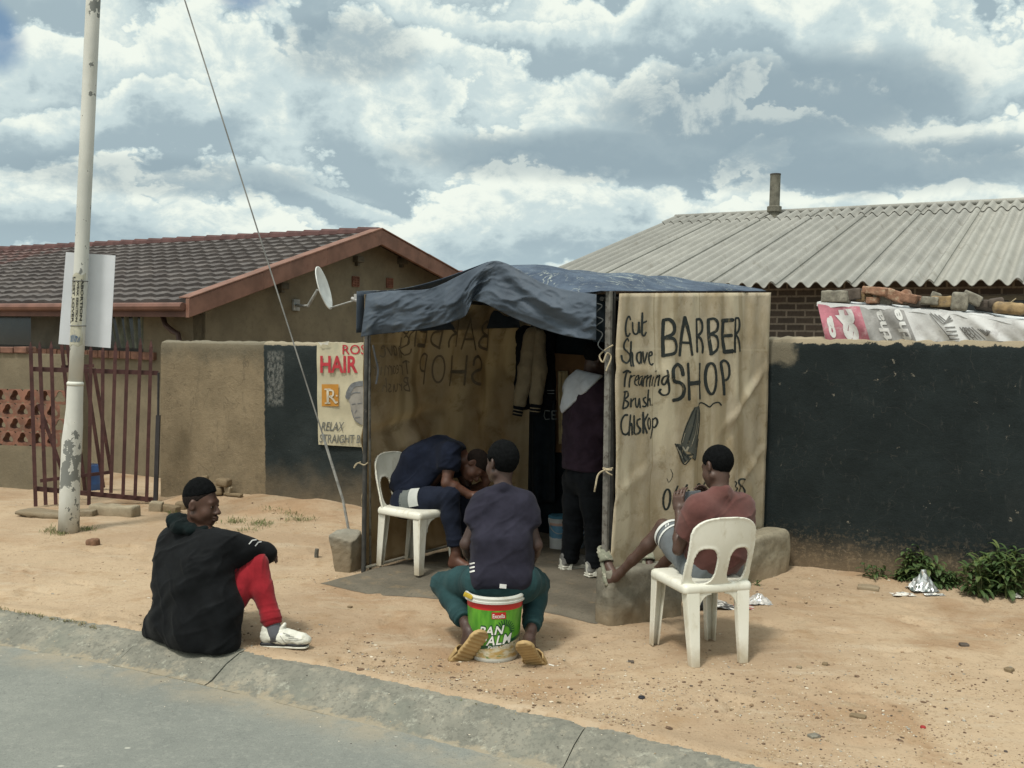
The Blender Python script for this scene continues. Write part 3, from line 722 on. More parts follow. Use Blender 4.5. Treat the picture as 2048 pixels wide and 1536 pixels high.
# curtains stand just in front of the dark pane, both behind the frame line
window(a_r+.30, a_m0-.01 if a_m0 > a_r else a_r+2.2, z_s+.05, zt, ((a_r+.36, a_r+1.1), (a_r+1.25, a_r+1.9)))
window(a_m1+.01, LEN-.3, z_s+.05, zt)
# drain pipe elbow under the eave
q = MB(); pa = [PL(x, y, (W0.x, W0.y, 0)-Vector((0, 0, 0)) if False else (W0.x-G1.x*.12, W0.y-G1.y*.12, 0), Vector((-G1.x, -G1.y, 0))) for x, y in ((326, 634), (331, 650), (345, 662), (356, 668), (360, 690), (361, 760))]
q.tube(pa, .035, 8); q.build('drain_pipe', plain('pipe_brown', (.07, .04, .032), .5, .2), house, smooth=True)
# gable details: air vents, bracket boxes
GN = SDIR.copy(); GP = H1_C+E1*.36
def gpt(px, py, d=0.0): p = PL(px, py, GP, GN); return p+GN*d
for px, py in ((710, 563), (778, 566)):
    c = gpt(px, py, .0); q = MB(); w = .075
    for i in range(5):
        o = -w+2*w*i/4
        q.box(c+G1*o+GN*.012, (.013, .03, 2*w), Matrix((G1, GN, Vector((0, 0, 1)))).transposed())
        q.box(c+Vector((0, 0, o))+GN*.009, (2*w, .024, .013), Matrix((G1, GN, Vector((0, 0, 1)))).transposed())
    q.build('air_vent', plain('vent_clay', (.17, .075, .05), .8, .3, 9), house)
for px, py in ((712, 519), (800, 523), (560, 572)):
    c = gpt(px, py, .05); q = MB(); R = Matrix((G1, GN, Vector((0, 0, 1)))).transposed()
    q.box(c, (.16, .11, .09), R); q.box(c+Vector((0, 0, -.07))+GN*-.02, (.06, .07, .06), R)
    q.build('bracket', plain('bracket_grey', (.09, .08, .06), .8, .3, 9), house, bevel=.008)
# veranda wall with breeze blocks, left of the gate
VA = P(-130, 800, 10.95); VB = P(105, 800, 10.75); vd = Vector((VB.x-VA.x, VB.y-VA.y, 0)); VL = vd.length; vd.normalize(); vn = Vector((vd.y, -vd.x, 0))
def vp(px, py, d=0): return PL(px, py, (VB.x, VB.y, 0), vn)+vn*d
zt_ = vp(40, 694).z; zg1 = vp(60, 779).z; zg0 = vp(60, 892).z
ver = thing('veranda_wall', (VB.x, VB.y, -.1), 'low veranda wall with a panel of terracotta breeze blocks and brick coping behind the gate', 'wall')
def vslab(m, a0, a1, z0, z1, d0=0, d1=-.12):
    f = lambda a, z, d: Vector((VA.x, VA.y, 0))+vd*a+vn*d+Vector((0, 0, z))
    m.hexa([f(a0, z0, d1), f(a1, z0, d1), f(a1, z0, d0), f(a0, z0, d0)], [f(a0, z1, d1), f(a1, z1, d1), f(a1, z1, d0), f(a0, z1, d0)])
q = MB(); vslab(q, 0, VL, -.35, zg0); vslab(q, 0, VL+.35, zg1, zt_-.07); vslab(q, VL, VL+.35, -.35, zg1-.001)
q.build('wall', PLW.m, ver)
q = MB(); n = 7
for i in range(n): vslab(q, i*(VL-.28)/n+.006, (i+1)*(VL-.28)/n-.006, zt_-.068+random.uniform(0, .006), zt_+random.uniform(-.005, .006), .03, -.15)
q.build('brick_coping', SILLB, ver, bevel=.006)
q = MB(); BR = .105; rows = max(3, int((zg1-zg0)/(BR*1.18))); hh = (zg1-zg0)/rows; cols = int(VL/(hh*1.05)); ww = VL/cols
for r in range(rows):
    for c in range(cols+1):
        cx = (c+(.5 if r % 2 else 0))*ww; cz = zg0+(r+.5)*hh
        if cx-ww/2 < 0: continue
        f = lambda a, z, d: tuple(Vector((VA.x, VA.y, 0))+vd*a+vn*d+Vector((0, 0, z)))
        # a square block with a clover shaped hole: outer square ring to inner trefoil ring
        N_ = 24; vo = []; vi = []
        for k in range(N_):
            an = 2*math.pi*(k+.5)/N_; cs_, sn_ = math.cos(an), math.sin(an); m_ = max(abs(cs_), abs(sn_))
            vo.append((cx+cs_/m_*ww*.5, cz+sn_/m_*hh*.5)); rr = min(hh, ww)*(.365+.085*math.cos(3*(an-math.pi/2)))
            vi.append((cx+cs_*rr, cz+sn_*rr))
        vs = [f(a, z, 0) for a, z in vo]+[f(a, z, .004) for a, z in vi]+[f(a, z, -.11) for a, z in vi]
        q.add(vs, [(k, (k+1) % N_, N_+(k+1) % N_, N_+k) for k in range(N_)]+[(N_+k, N_+(k+1) % N_, 2*N_+(k+1) % N_, 2*N_+k) for k in range(N_)])
q.build('breeze_block_panel', plain('breeze_clay', (.185, .09, .062), .85, .3, 8, (40, .4, .01), c2=(.15, .10, .075)), ver)
# ---- satellite dish on the gable
DISH = thing('satellite_dish', gpt(604, 606), 'white satellite dish on an arm fixed to the tan gable wall', 'satellite dish')
dc = P(648, 576, gpt(604, 606).y-.9); dR = None
dn = Vector((.955, -.06, .29)).normalized(); du = dn.cross(Vector((0, 0, 1))).normalized(); dv = du.cross(dn)
Rd = Matrix((du, dv, dn)).transposed(); q = MB(); R0 = .29
prof = [(.0001, -.055)]+[(R0*k/8, -.055+.06*(k/8)**2) for k in range(1, 9)]+[(R0+.012, .006), (R0+.012, -.006)]+[(R0*k/8, -.062+.06*(k/8)**2) for k in range(8, 0, -1)]+[(.0001, -.062)]
q.lathe(dc, prof, 40, axis=Rd); WHITEP = plain('dish_white', (.62, .64, .62), .5, .1, 8, c2=(.4, .4, .37), thr=(.6, .8))
q.build('reflector', WHITEP, DISH, smooth=True)
GALV = plain('galvanised', (.30, .31, .30), .5, .25, 12)
q = MB(); w_ = gpt(590, 610, .02); b_ = P(616, 612, dc.y+.1)
q.tube([w_, (w_+b_)/2+Vector((0, 0, -.01)), b_, dc-dn*.09], .022, 8); q.box(w_, (.13, .03, .16), Matrix((G1, GN, Vector((0, 0, 1)))).transposed())
q.build('wall_arm', GALV, DISH, smooth=False)
q = MB(); fe = P(712, 600, dc.y-.15); st = dc+Rd @ Vector((0, -R0*.97, 0)); q.tube([st, fe], .012, 6); q.build('feed_arm', GALV, DISH)
q = MB(); fd = (dc-fe).normalized(); q.tube([fe-fd*.05, fe, fe+fd*.07], [.03, .03, .022], 8); q.box(fe+Vector((0, 0, .04)), (.05, .05, .08)); q.build('receiver', plain('lnb', (.35, .35, .34), .5, .1), DISH)
# ================================================================ distant red roof
far = thing('distant_house', P(905, 640, 34), 'small far house with a dull red roof seen past the gable', 'house')
q = MB(); a = P(868, 560, 34); b = P(945, 560, 34); r0 = P(893, 541, 36); r1 = P(925, 541, 36); c = P(868, 560, 40); d = P(945, 560, 40)
q.add([a, b, r1, r0, c, d], [(0, 1, 2, 3), (3, 2, 5, 4), (0, 3, 4), (1, 5, 2)]); q.build('roof', plain('far_roof', (.16, .05, .045), .8, .2, 2), far)
q = MB(); a2 = a+Vector((.2, .4, 0)); b2 = b+Vector((-.2, .4, 0)); q.hexa([Vector((p.x, p.y, -.2)) for p in (a2, b2, b2+Vector((0, 5, 0)), a2+Vector((0, 5, 0)))], [a2, b2, b2+Vector((0, 5, 0)), a2+Vector((0, 5, 0))]); q.build('wall', PLW.m, far)
# ================================================================ right house
E2a = P(1577, 566, 12.1); ed = Vector((.871, -.4917, 0)).normalized()
gd = Vector((-ed.y, ed.x, 0)); Ez = E2a.z; run = 6.15; Rz = Ez+1.645
O2 = Vector((E2a.x, E2a.y, Ez))
rl = PL(1352, 446, O2+gd*run, gd); a_left = (rl-O2).dot(ed); a_right = 7.5
h2 = thing('brick_house', (O2.x+ed.x*2, O2.y+ed.y*2, -.1), 'dark face brick house with grey corrugated fibre cement roof behind the right wall', 'house')
def r2(a, s, h=0.0):                                          # a along eave, s 0..1 up the slope
    sl = gd*run+Vector((0, 0, Rz-Ez)); nr = ed.cross(sl).normalized()
    return O2+ed*a+sl*s+nr*h
def corr_mat():
    t = NT('corrugated_cement'); o = t.tc()
    c = t.mix(t.ramp(t.noise(1.5, 5, .65), .3, .7), (.245, .246, .228), (.315, .315, .292))
    c = t.mix(t.math('MULTIPLY', t.ramp(t.noise(55, 5, .75), .48, .68), .45), c, (.17, .17, .14))
    c = t.mix(t.math('MULTIPLY', t.ramp(t.noise(6, 6, .7, t.mapping(o, loc=(3, 1, 8))), .55, .72), .4), c, (.20, .195, .155))
    ev = t.n('ShaderNodeVectorMath', operation='DOT_PRODUCT'); t.l(o, ev.inputs[0]); ev.inputs[1].default_value = (ed.x, ed.y, 0)
    wn = t.n('ShaderNodeTexWhiteNoise', noise_dimensions='1D'); t.l(t.math('FLOOR', t.math('DIVIDE', t.math('ADD', ev.outputs['Value'], 50.0), PIT*5)), wn.inputs['W'])
    c = t.mix(t.ramp(wn.outputs['Value'], .4, 1.0, 0, .42), c, (.20, .20, .18)); c = t.mix(t.ramp(wn.outputs['Value'], .35, .0, 0, .3), c, (.37, .365, .32))
    st_ = t.noise(3.2, 5, .7, t.mapping(o, (1.5, .4, .6), (1, 1, 4), (0, 0, -.51))); c = t.mix(t.math('MULTIPLY', t.ramp(st_, .56, .70), .5), c, (.17, .16, .135))
    c = t.mix(t.ramp(t.voro(2.6, t.mapping(o, (1, 1, .6))), .012, .02, .9, 0), c, (.04, .035, .03))
    t.color(c); t.rough(.9); t.spec(.2); t.bump(t.noise(90, 4, .7), .3, .004); return t.m
PIT = .177; CORR = corr_mat(); q = MB()
shw = PIT*5; nsh = int((a_right-a_left)/shw)+1; a_right = a_left+nsh*shw
for i in range(nsh):
    x0 = a_right-(i+1)*shw; x1 = x0+shw+.055
    if x0 < a_left-.02: break
    n = 60
    for (sa, sb, lift) in ((-.015, .895, 0), (.88, 1.01, .022)):
        hz = lambda a: .035*math.cos(2*math.pi*(a-x0)/PIT)
        lf = lambda u: .020*max(0, (u-.86)/.14)+lift          # right edge rides over the next sheet
        q.grid(lambda u, v: r2(x0+(x1-x0)*u, sa+(sb-sa)*v, hz(x0+(x1-x0)*u)+lf(u)), n, 6)
        q.grid(lambda u, v: r2(x0+(x1-x0)*u, sa, hz(x0+(x1-x0)*u)+lf(u)-.009*v), n, 1, flip=True)
        q.grid(lambda u, v: r2(x1, sa+(sb-sa)*v, hz(x1)+lf(1)-.019*u), 1, 4)
q.build('roof', CORR, h2, smooth=False)
for p in h2.children[-1].data.polygons: p.use_smooth = True
q = MB(); gr = gd*run+Vector((0, 0, -(Rz-Ez)))
q.grid(lambda u, v: O2+ed*(a_left+(a_right-a_left)*u)+gd*run+Vector((0, 0, Rz-Ez))+gr*v+Vector((0, 0, .02*math.cos(u*(a_right-a_left)/PIT*2*math.pi))), 500, 2)
q.build('roof', CORR, h2, smooth=True)
q = MB(); q.tube([r2(a_left-.02, 1.0, .03), r2(a_right, 1.0, .03)], .045, 8); q.build('ridge_cap', CORR, h2, smooth=True)
BRICK2 = brickwork('dark_face_brick', (.066, .055, .047), (.105, .082, .066), (.215, .185, .15))
wb = O2+gd*.42; wl0, wl1 = a_left+.3, a_right-.2
q = MB()
def w2(a, z, d=0): p = wb+ed*a-gd*d; return Vector((p.x, p.y, z))
def a2(px, py): p = PL(px, py, (wb.x, wb.y, 0), gd); return (p-Vector((wb.x, wb.y, 0))).dot(ed), p.z
wx0, wz1 = a2(1893, 592); wx1, _ = a2(2150, 592); wz0 = wz1-1.0; ztop2 = Ez+.055
def bw(a0, a1, z0, z1): q.add([w2(a0, z0), w2(a1, z0), w2(a1, z1), w2(a0, z1)], [(0, 1, 2, 3)], 0, [(a0, z0), (a1, z0), (a1, z1), (a0, z1)])
bw(wl0, wx0, -.3, ztop2); bw(wx0, wx1, wz1, ztop2); bw(wx0, wx1, -.3, wz0); bw(wx1, wl1, -.3, ztop2)
q.add([w2(wl0, -.3), w2(wl0, -.3, -4), w2(wl0, ztop2, -4), w2(wl0, ztop2)], [(0, 1, 2, 3)], 0, [(0, 0), (4, 0), (4, 2.6), (0, 2.6)])
q.build('wall', BRICK2, h2)
q = MB()
for z0, z1, a0, a1 in ((wz1-.05, wz1, wx0, wx1), (wz0, wz0+.05, wx0, wx1)): q.hexa([w2(a0, z0, -.08), w2(a1, z0, -.08), w2(a1, z0, .015), w2(a0, z0, .015)], [w2(a0, z1, -.08), w2(a1, z1, -.08), w2(a1, z1, .015), w2(a0, z1, .015)])
for a0 in (wx0, (wx0+wx1)/2, wx1-.05): q.hexa([w2(a0, wz0+.05, -.08), w2(a0+.05, wz0+.05, -.08), w2(a0+.05, wz0+.05, .012), w2(a0, wz0+.05, .012)], [w2(a0, wz1-.05, -.08), w2(a0+.05, wz1-.05, -.08), w2(a0+.05, wz1-.05, .012), w2(a0, wz1-.05, .012)])
w_o = MB(); w_o.add([w2(wx0+.02, wz0+.02, -.06), w2(wx1-.02, wz0+.02, -.06), w2(wx1-.02, wz1-.02, -.06), w2(wx0+.02, wz1-.02, -.06)], [(0, 1, 2, 3)])
wo = w_o.build('window', DARKGL.m, h2); q.build('frame', plain('window_frame_grey', (.17, .155, .12), .7, .2), wo)
fl = thing('flue', r2(0, 1), 'grey cement flue pipe sticking up behind the corrugated roof ridge', 'flue pipe')
fb = P(1548, 436, r2(0, 1).y+.5); ft = P(1551, 349, fb.y); q = MB(); rr = 11.0*fb.y/2000
q.tube([fb-Vector((0, 0, .6)), fb.lerp(ft, .12), fb.lerp(ft, .14), fb.lerp(ft, .26), fb.lerp(ft, .28), ft], [rr*.95, rr*.95, rr*1.3, rr*1.3, rr*.93, rr*.93], 16)
q.build('pipe', plain('flue_cement', (.13, .125, .10), .9, .3, 9, (40, .4, .006)), fl, smooth=False)
q = MB(); q.tube([ft-Vector((0, 0, .01)), ft+Vector((0, 0, .012))], rr*.97, 16); q.build('rim', plain('flue_rim', (.06, .055, .05), .9), fl)
# ================================================================ street pole, board, stay
pb = GG(137, 1064); PY = pb.y
def pp(px, py): return P(px, py, PY)
pole = thing('street_pole', (pb.x, pb.y, 0), 'tall white steel street pole with peeling paint, leaning slightly to the right', 'pole')
def pole_mat():
    t = NT('peeling_white_paint'); o = t.tc()
    c = t.mix(t.ramp(t.noise(2.5, 5, .6), .3, .7), (.47, .48, .445), (.57, .575, .535))
    c = t.mix(t.math('MULTIPLY', t.ramp(t.noise(14, 6, .7, t.mapping(o, (1, 1, .25))), .52, .75), .5), c, (.36, .36, .30))
    x, y, z = t.sep(o)
    amt = t.ramp(z, 1.25, .75, .012, .062)                     # more of the paint is gone on the lower sleeve
    pn = t.math('ADD', t.noise(5.2, 5, .62, t.mapping(o, (1, 1, .8), (2, 3, PSEED))), amt)
    peel = t.ramp(pn, .625, .632)
    c = t.mix(t.ramp(pn, .60, .625, 0, .4), c, (.66, .66, .6))
    c = t.mix(peel, c, (.17, .18, .17))
    c = t.mix(t.ramp(t.voro(11, t.mapping(o, (1, 1, .8))), .05, .07, .9, 0), c, (.12, .11, .10))
    c = t.mix(t.math('MULTIPLY', t.ramp(t.math('ADD', z, t.math('MULTIPLY', t.noise(9, 4), .2)), .05, .22, 1, 0), .8), c, (.24, .20, .145))
    t.color(c); t.rough(.55); t.spec(.35); t.bump(peel, -.5, .006); return t.m
PSEED = 4.0; PM = pole_mat()
q = MB(); prof = [((137, 1075), 20.5), ((139, 1000), 19.5), ((141, 940), 19), ((144, 880), 19.2), ((147, 850), 18), ((149, 815), 15.8), ((150.5, 770), 15.4), ((150.5, 766), 15.2)]
q.tube([pp(*c) for c, r in prof], [r*PY/FPX for c, r in prof], 24); q.build('lower_sleeve', PM, pole, smooth=True)
q = MB(); ptop = P(206.5, -540, PY)
q.tube([pp(150.8, 768), pp(157, 650), pp(186.5, 0), ptop], [x*PY/FPX for x in (13.6, 13.6, 13.6, 13.2)], 20); q.build('shaft', PM, pole, smooth=True)
q = MB(); q.tube([pp(150.5, 771), pp(150.6, 766), pp(150.7, 763)], [x*PY/FPX for x in (16, 16.2, 14)], 20); q.build('collar', plain('collar_white', (.6, .61, .55), .5, .1), pole, smooth=True)
q = MB(); q.tube([ptop, ptop+Vector((.005, 0, .05))], [13.5*PY/FPX, .02], 16); q.build('cap', PM, pole)
# lettering helpers -------------------------------------------------------
def text_mesh(txt, size=1.0, bold=0.0, shear=0.0, res=3, spacing=1.0):
    cu = bpy.data.curves.new('txt', 'FONT'); cu.body = txt; cu.size = size; cu.offset = bold; cu.shear = shear
    cu.resolution_u = res; cu.fill_mode = 'FRONT'; cu.space_character = spacing
    ob = bpy.data.objects.new('txt', cu); COL.objects.link(ob); bpy.context.view_layer.update()
    me = bpy.data.meshes.new_from_object(ob.evaluated_get(bpy.context.evaluated_depsgraph_get()))
    bpy.data.objects.remove(ob); bpy.data.curves.remove(cu)
    bm = bmesh.new(); bm.from_mesh(me); bpy.data.meshes.remove(me)
    bmesh.ops.remove_doubles(bm, verts=bm.verts, dist=1e-5*size)
    bmesh.ops.triangulate(bm, faces=bm.faces)
    L = .12*size
    for _ in range(3):
        es = [e for e in bm.edges if e.calc_length() > L]
        if not es: break
        bmesh.ops.subdivide_edges(bm, edges=es, cuts=1); bmesh.ops.triangulate(bm, faces=[f for f in bm.faces if len(f.verts) > 3])
    bm.verts.ensure_lookup_table()
    vs = [(v.co.x, v.co.y) for v in bm.verts]; fs = [tuple(v.index for v in f.verts) for f in bm.faces]; bm.free()
    xs_ = [a for a, b in vs]; w = max(xs_)-min(xs_); x0 = min(xs_)
    return [(a-x0, b) for a, b in vs], fs, w
def put_text(mbx, txt, fit_w, h, fn, bold=0, shear=0, mi=0, spacing=1.0):
    """text stretched to width fit_w and cap height h; fn(x, y) -> world point"""
    vs, fs, w = text_mesh(txt, 1.0, bold, shear, spacing=spacing)
    k = fit_w/w; mbx.add([fn(x*k, y*h/.70) for x, y in vs], fs, mi)
def catmull(pts, sub=6):
    if len(pts) < 3: return [Vector(pts[0]).to_2d().lerp(Vector(pts[1]).to_2d(), k/8) for k in range(9)]
    P_ = [Vector(p).to_2d() for p in pts]; P_ = [P_[0]*2-P_[1]]+P_+[P_[-1]*2-P_[-2]]; out = []
    for i in range(1, len(P_)-2):
        a, b, c, d = P_[i-1:i+3]
        for k in range(sub):
            t = k/sub; out.append(.5*((2*b)+(c-a)*t+(2*a-5*b+4*c-d)*t*t+(3*b-a-3*c+d)*t**3))
    out.append(P_[-2]); return out
def stroke(mbx, pts, w, fn, smooth=True, jit=.08, mi=0, lift=0):
    """brush stroke through 2-D points as a flat ribbon laid on a surface by fn(x, y, lift)"""
    if smooth: p = catmull(pts)
    else:
        p = []
        for a, b in zip(pts[:-1], pts[1:]):
            for k in range(5): p.append(Vector(a).lerp(Vector(b), k/5).to_2d())
        p.append(Vector(pts[-1]).to_2d())
    n = len(p); vs = []
    t0 = (p[0]-p[1]).normalized()*w*.35; t1 = (p[-1]-p[-2]).normalized()*w*.35
    p = [p[0]+t0]+p+[p[-1]+t1]; n += 2
    for i, c in enumerate(p):
        t = (p[min(i+1, n-1)]-p[max(i-1, 0)]).normalized(); nn = Vector((-t.y, t.x))
        ww = w*.5*(1+random.uniform(-jit, jit)); ww *= .55 if i in (0, n-1) else 1
        for s in (-1, 0, 1): q2 = c+nn*ww*s; vs.append(fn(q2.x, q2.y, lift))
    fs = [(i*3+k, i*3+k+1, i*3+k+4, i*3+k+3) for i in range(n-1) for k in (0, 1)]
    mbx.add(vs, fs, mi)
def ellipse(cx, cy, rx, ry, tilt=0, n=14):
    o = []
    for k in range(n+1):
        a = 2*math.pi*k/n-1.4; x, y = rx*math.cos(a), ry*math.sin(a); o.append((cx+x*math.cos(tilt)-y*math.sin(tilt), cy+x*math.sin(tilt)+y*math.cos(tilt)))
    return o
# stickers pasted round the shaft
PRs = 13.6*PY/FPX
def shaft_pt(ang, py, d=.002):
    c0, c1 = pp(150.8, 768), pp(186.5, 0); t = (768-py)/768; c = c0.lerp(c1, t)
    a = ang-math.pi/2
    return c+Vector((math.cos(a), math.sin(a), 0))*(PRs+d)
STK = plain('old_paper_sticker', (.40, .39, .31), .8, .2, 14, c2=(.28, .28, .25)); STI = plain('sticker_ink', (.03, .03, .03), .8, .2)
q = MB()
for y0, y1, a0, a1 in ((546, 648, -1.25, 1.2), (648, 690, -1.3, 1.25)):
    q.grid(lambda u, v: shaft_pt(a0+(a1-a0)*u+.06*math.sin(v*9+u*3), y0+(y1-y0)*v+2.5*math.sin(u*11)), 14, 8)
stk = q.build('sticker', [STK], pole, smooth=True)
for txt, ang, y0, y1, hw in (('ABORTION', .72, 556, 640, .34), ('LOST LOVER', -.45, 552, 644, .40), ('WEAK ERECTION', .15, 560, 642, .26), ('084 1-2264', -1.02, 552, 646, .26)):
    q = MB(); put_text(q, txt, 1.0, 1.0, lambda x, y: shaft_pt(ang-hw/2+hw*y, y0+(y1-y0)*x, .004), bold=.03); q.build('lettering', STI, stk)
q = MB(); BL = plain('sticker_blue', (.06, .12, .22), .8, .3)
for k in range(7): stroke(q, [(-.6+.2*k+random.uniform(-.1, .1), 664+random.uniform(0, 10)), (-.5+.2*k, 672+random.uniform(-3, 5)), (-.62+.2*k, 683)], .09, lambda x, y, l: shaft_pt(x, y, .0045))
q.build('torn_print', BL, stk)
# white board tied behind the shaft
bd = thing('notice_board', pp(175, 600)+Vector((0, .1, 0)), 'blank white back of a rectangular notice board fixed behind the white street pole', 'notice board')
YB = PY+PRs+.02; cs = [P(132, 504, YB-.02), P(231, 511, YB+.03), P(221, 696, YB+.03), P(117, 688, YB-.02)]
q = MB()
def bf(u, v): p = cs[3].lerp(cs[2], u).lerp(cs[0].lerp(cs[1], u), v); return p+Vector((0, .012*math.sin(u*math.pi), 0))
q.grid(bf, 12, 12); q.build('board', plain('board_white', (.56, .585, .62), .45, .05, 3), bd, solid=.006, smooth=False)
TIE = plain('tie', (.12, .12, .12), .6)
for py in (560, 650): q = MB(); q.tube([shaft_pt(a, py, .004) for a in np.linspace(-3.1, 3.1, 24)], .004, 5, cap=False); q.build('cable_tie', TIE, bd)
# stay wire
st = thing('stay_wire', P(702, 1058, 8.35), 'thin steel stay wire running from the pole top down to the left concrete block', 'stay wire')
w0 = P(703, 1060, 8.35); w1 = P(686, 1000, 8.36); w2_ = P(645, 868, 8.38); wt = P(205.8, -520, PY-.1)
q = MB(); q.tube([w2_, w2_.lerp(wt, .3)+Vector((0, 0, -.01)), w2_.lerp(wt, .65)+Vector((0, 0, -.012)), wt], .0062, 6); q.build('wire', plain('steel_wire', (.20, .20, .19), .5, .3), st)
q = MB(); q.tube([w0-Vector((0, 0, .12)), w1, w2_], .0115, 8); q.build('anchor_rod', plain('rod_grey', (.26, .27, .26), .6, .3, 20), st)
# ================================================================ palisade gate
MAROON = plain('maroon_paint', (.068, .030, .028), .6, .3, 9, (50, .25, .004), c2=(.10, .05, .035), thr=(.62, .72))
gA = GG(68, 1014); gB = GG(312, 1004)
gate = thing('palisade_gate', (gA.x, gA.y, 0), 'maroon steel palisade gate leaning between the white pole and the tan wall', 'gate')
def on_gate(px, py, d=0): n = Vector((gB.y-gA.y, -(gB.x-gA.x), 0)).normalized(); return PL(px, py, gA, n)+n*d
PCK = [((62, 684), (72, 1012)), ((80, 684), (92, 1009)), ((103, 682), (112, 1008)), ((206, 690), (204, 990)), ((231, 683), (222, 985)), ((255, 680), (246, 992)), ((281, 676), (270, 995)), ((302, 680), (293, 1003))]
PCK += [((182, 688), (178, 1010))]
for (x0, y0), (x1, y1) in PCK:
    a, b = on_gate(x1, y1, .03), on_gate(x0, y0+14, .03); q = MB(); q.bar(a, b, .034, .012, (gB-gA).normalized())
    q.hexa([b+Vector((-.017, -.006, 0)), b+Vector((.017, -.006, 0)), b+Vector((.017, .006, 0)), b+Vector((-.017, .006, 0))],
           [b+Vector((-.002, -.004, .07)), b+Vector((.002, -.004, .07)), b+Vector((.002, .004, .07)), b+Vector((-.002, .004, .07))])
    q.build('picket', MAROON, gate)
q = MB(); q.bar(on_gate(62, 738), on_gate(317, 746), .045, .028, (0, 0, 1)); q.build('rail', MAROON, gate)
q = MB(); q.bar(on_gate(70, 977), on_gate(312, 1000), .045, .028, (0, 0, 1)); q.build('rail', MAROON, gate)
# second leaf pushed open behind it
lf = thing('palisade_gate', on_gate(150, 1000, -.35), 'second maroon palisade leaf standing askew behind the front gate, next to the blue drum', 'gate')
for (x0, y0), (x1, y1) in [((120, 690), (150, 990)), ((132, 690), (168, 1000)), ((168, 735), (205, 985)), ((186, 738), (221, 955))]:
    q = MB(); q.bar(on_gate(x1, y1, -.35), on_gate(x0, y0, -.25), .034, .012, (1, 0, 0)); q.build('picket', MAROON, lf)
for (x0, y0), (x1, y1) in [((72, 812), (124, 960)), ((75, 970), (220, 952)), ((118, 736), (186, 733))]:
    q = MB(); q.bar(on_gate(x0, y0, -.30), on_gate(x1, y1, -.30), .034, .02, (0, 0, 1)); q.build('rail', MAROON, lf)
# gate post against the wall end
gp_ = thing('gate_post', on_gate(317, 1000, .02), 'thin dark steel gate post against the end of the tan wall', 'post')
q = MB(); q.bar(on_gate(311, 1000, .03), on_gate(316.5, 830, .03), .04, .03, (1, 0, 0)); q.tube([on_gate(316, 850, .03), on_gate(317, 745, .03)], .012, 6); q.build('post', plain('dark_steel', (.03, .028, .03), .6, .3), gp_)
# blue drum
dg = P(181, 985, 10.9); drum = thing('plastic_drum', dg, 'blue plastic drum standing in the yard behind the maroon gate', 'drum')
q = MB(); r = 20*10.9/2000; hgt = P(181, 929, 10.9).z-dg.z
q.lathe(dg, [(.0001, 0), (r*.95, 0), (r, .02), (r, hgt*.3), (r*1.03, hgt*.33), (r, hgt*.36), (r, hgt*.66), (r*1.03, hgt*.69), (r, hgt*.72), (r, hgt*.97), (r*.92, hgt), (.0001, hgt)], 24)
q.build('body', plain('blue_plastic', (.045, .10, .25), .4, .15, 5), drum, smooth=True)
q = MB(); q.lathe(dg+Vector((0, -.02, hgt)), [(.03, 0), (.03, .02), (.0001, .02)], 12); q.build('lid_bung', plain('bung', (.3, .3, .3), .5), drum)
# ================================================================ rocks, blocks, rubble
def rock(name, c, size, mat, label=None, cat='rock', group=None, seed=0, boxy=.6, rot=None, rz=0, h=None, sink=.25, amp=.16, parent=None, ry=0, rx=0):
    c = Vector(c); sx, sy, sz = size; m = max(size)
    h = h or max(m/26, min(size)/9); f = F((-m*.75,)*3, (m*.75,)*3, h)
    f.box((0, 0, 0), (sx/2, sy/2, sz/2), None, min(size)*max(.02, .46-boxy*.46), 0)
    f.noise(m*amp*.32, 2.2/m, seed); f.noise(m*amp*.10, 7/m, seed+3)
    V, Q = f.mesh(0)
    if len(V) == 0: return None
    R = Matrix.Rotation(rz, 3, 'Z') @ Matrix.Rotation(ry, 3, 'Y') @ Matrix.Rotation(rx, 3, 'X')
    me = bpy.data.meshes.new(name); me.from_pydata([tuple(R @ Vector(v)) for v in V], [], Q.tolist())
    zmin = min(v.co.z for v in me.vertices)
    me.transform(Matrix.Translation(Vector((0, 0, -zmin-sink*sz))))
    o = link(name, me, mat, None, smooth=True); o.location = c; WM[o.name] = Matrix.Translation(c)
    return tag(o, label, cat, group)
def conc(name, c1=(.19, .18, .145), dirt=(.22, .165, .10), dz=.12):
    t = NT(name); o = t.tc()
    c = t.mix(t.ramp(t.noise(5, 6, .7), .3, .7), tuple(x*.75 for x in c1), tuple(x*1.15 for x in c1))
    c = t.mix(t.math('MULTIPLY', t.ramp(t.noise(34, 5, .75), .5, .7), .6), c, tuple(x*.5 for x in c1))
    c = t.mix(t.math('MULTIPLY', t.ramp(t.noise(9, 5, .7, t.mapping(o, loc=(3, 8, 1))), .56, .7), .6), c, (.27, .25, .20))
    x, y, z = t.sep(o); c = t.mix(t.math('MULTIPLY', t.ramp(t.math('ADD', z, t.math('MULTIPLY', t.noise(8, 4), .1)), .06, dz+.1, 1, 0), .7), c, dirt)
    t.color(c); t.rough(.93); t.spec(.2); b = t.bump(t.noise(22, 6, .75), .6, .014); t.bump(t.noise(110, 3), .4, .004, b); return t.m
CONC = conc('weathered_concrete'); STONE = conc('brown_stone', (.17, .135, .09), (.2, .15, .09)); PALE = conc('pale_mortar', (.30, .27, .20), (.26, .2, .13))
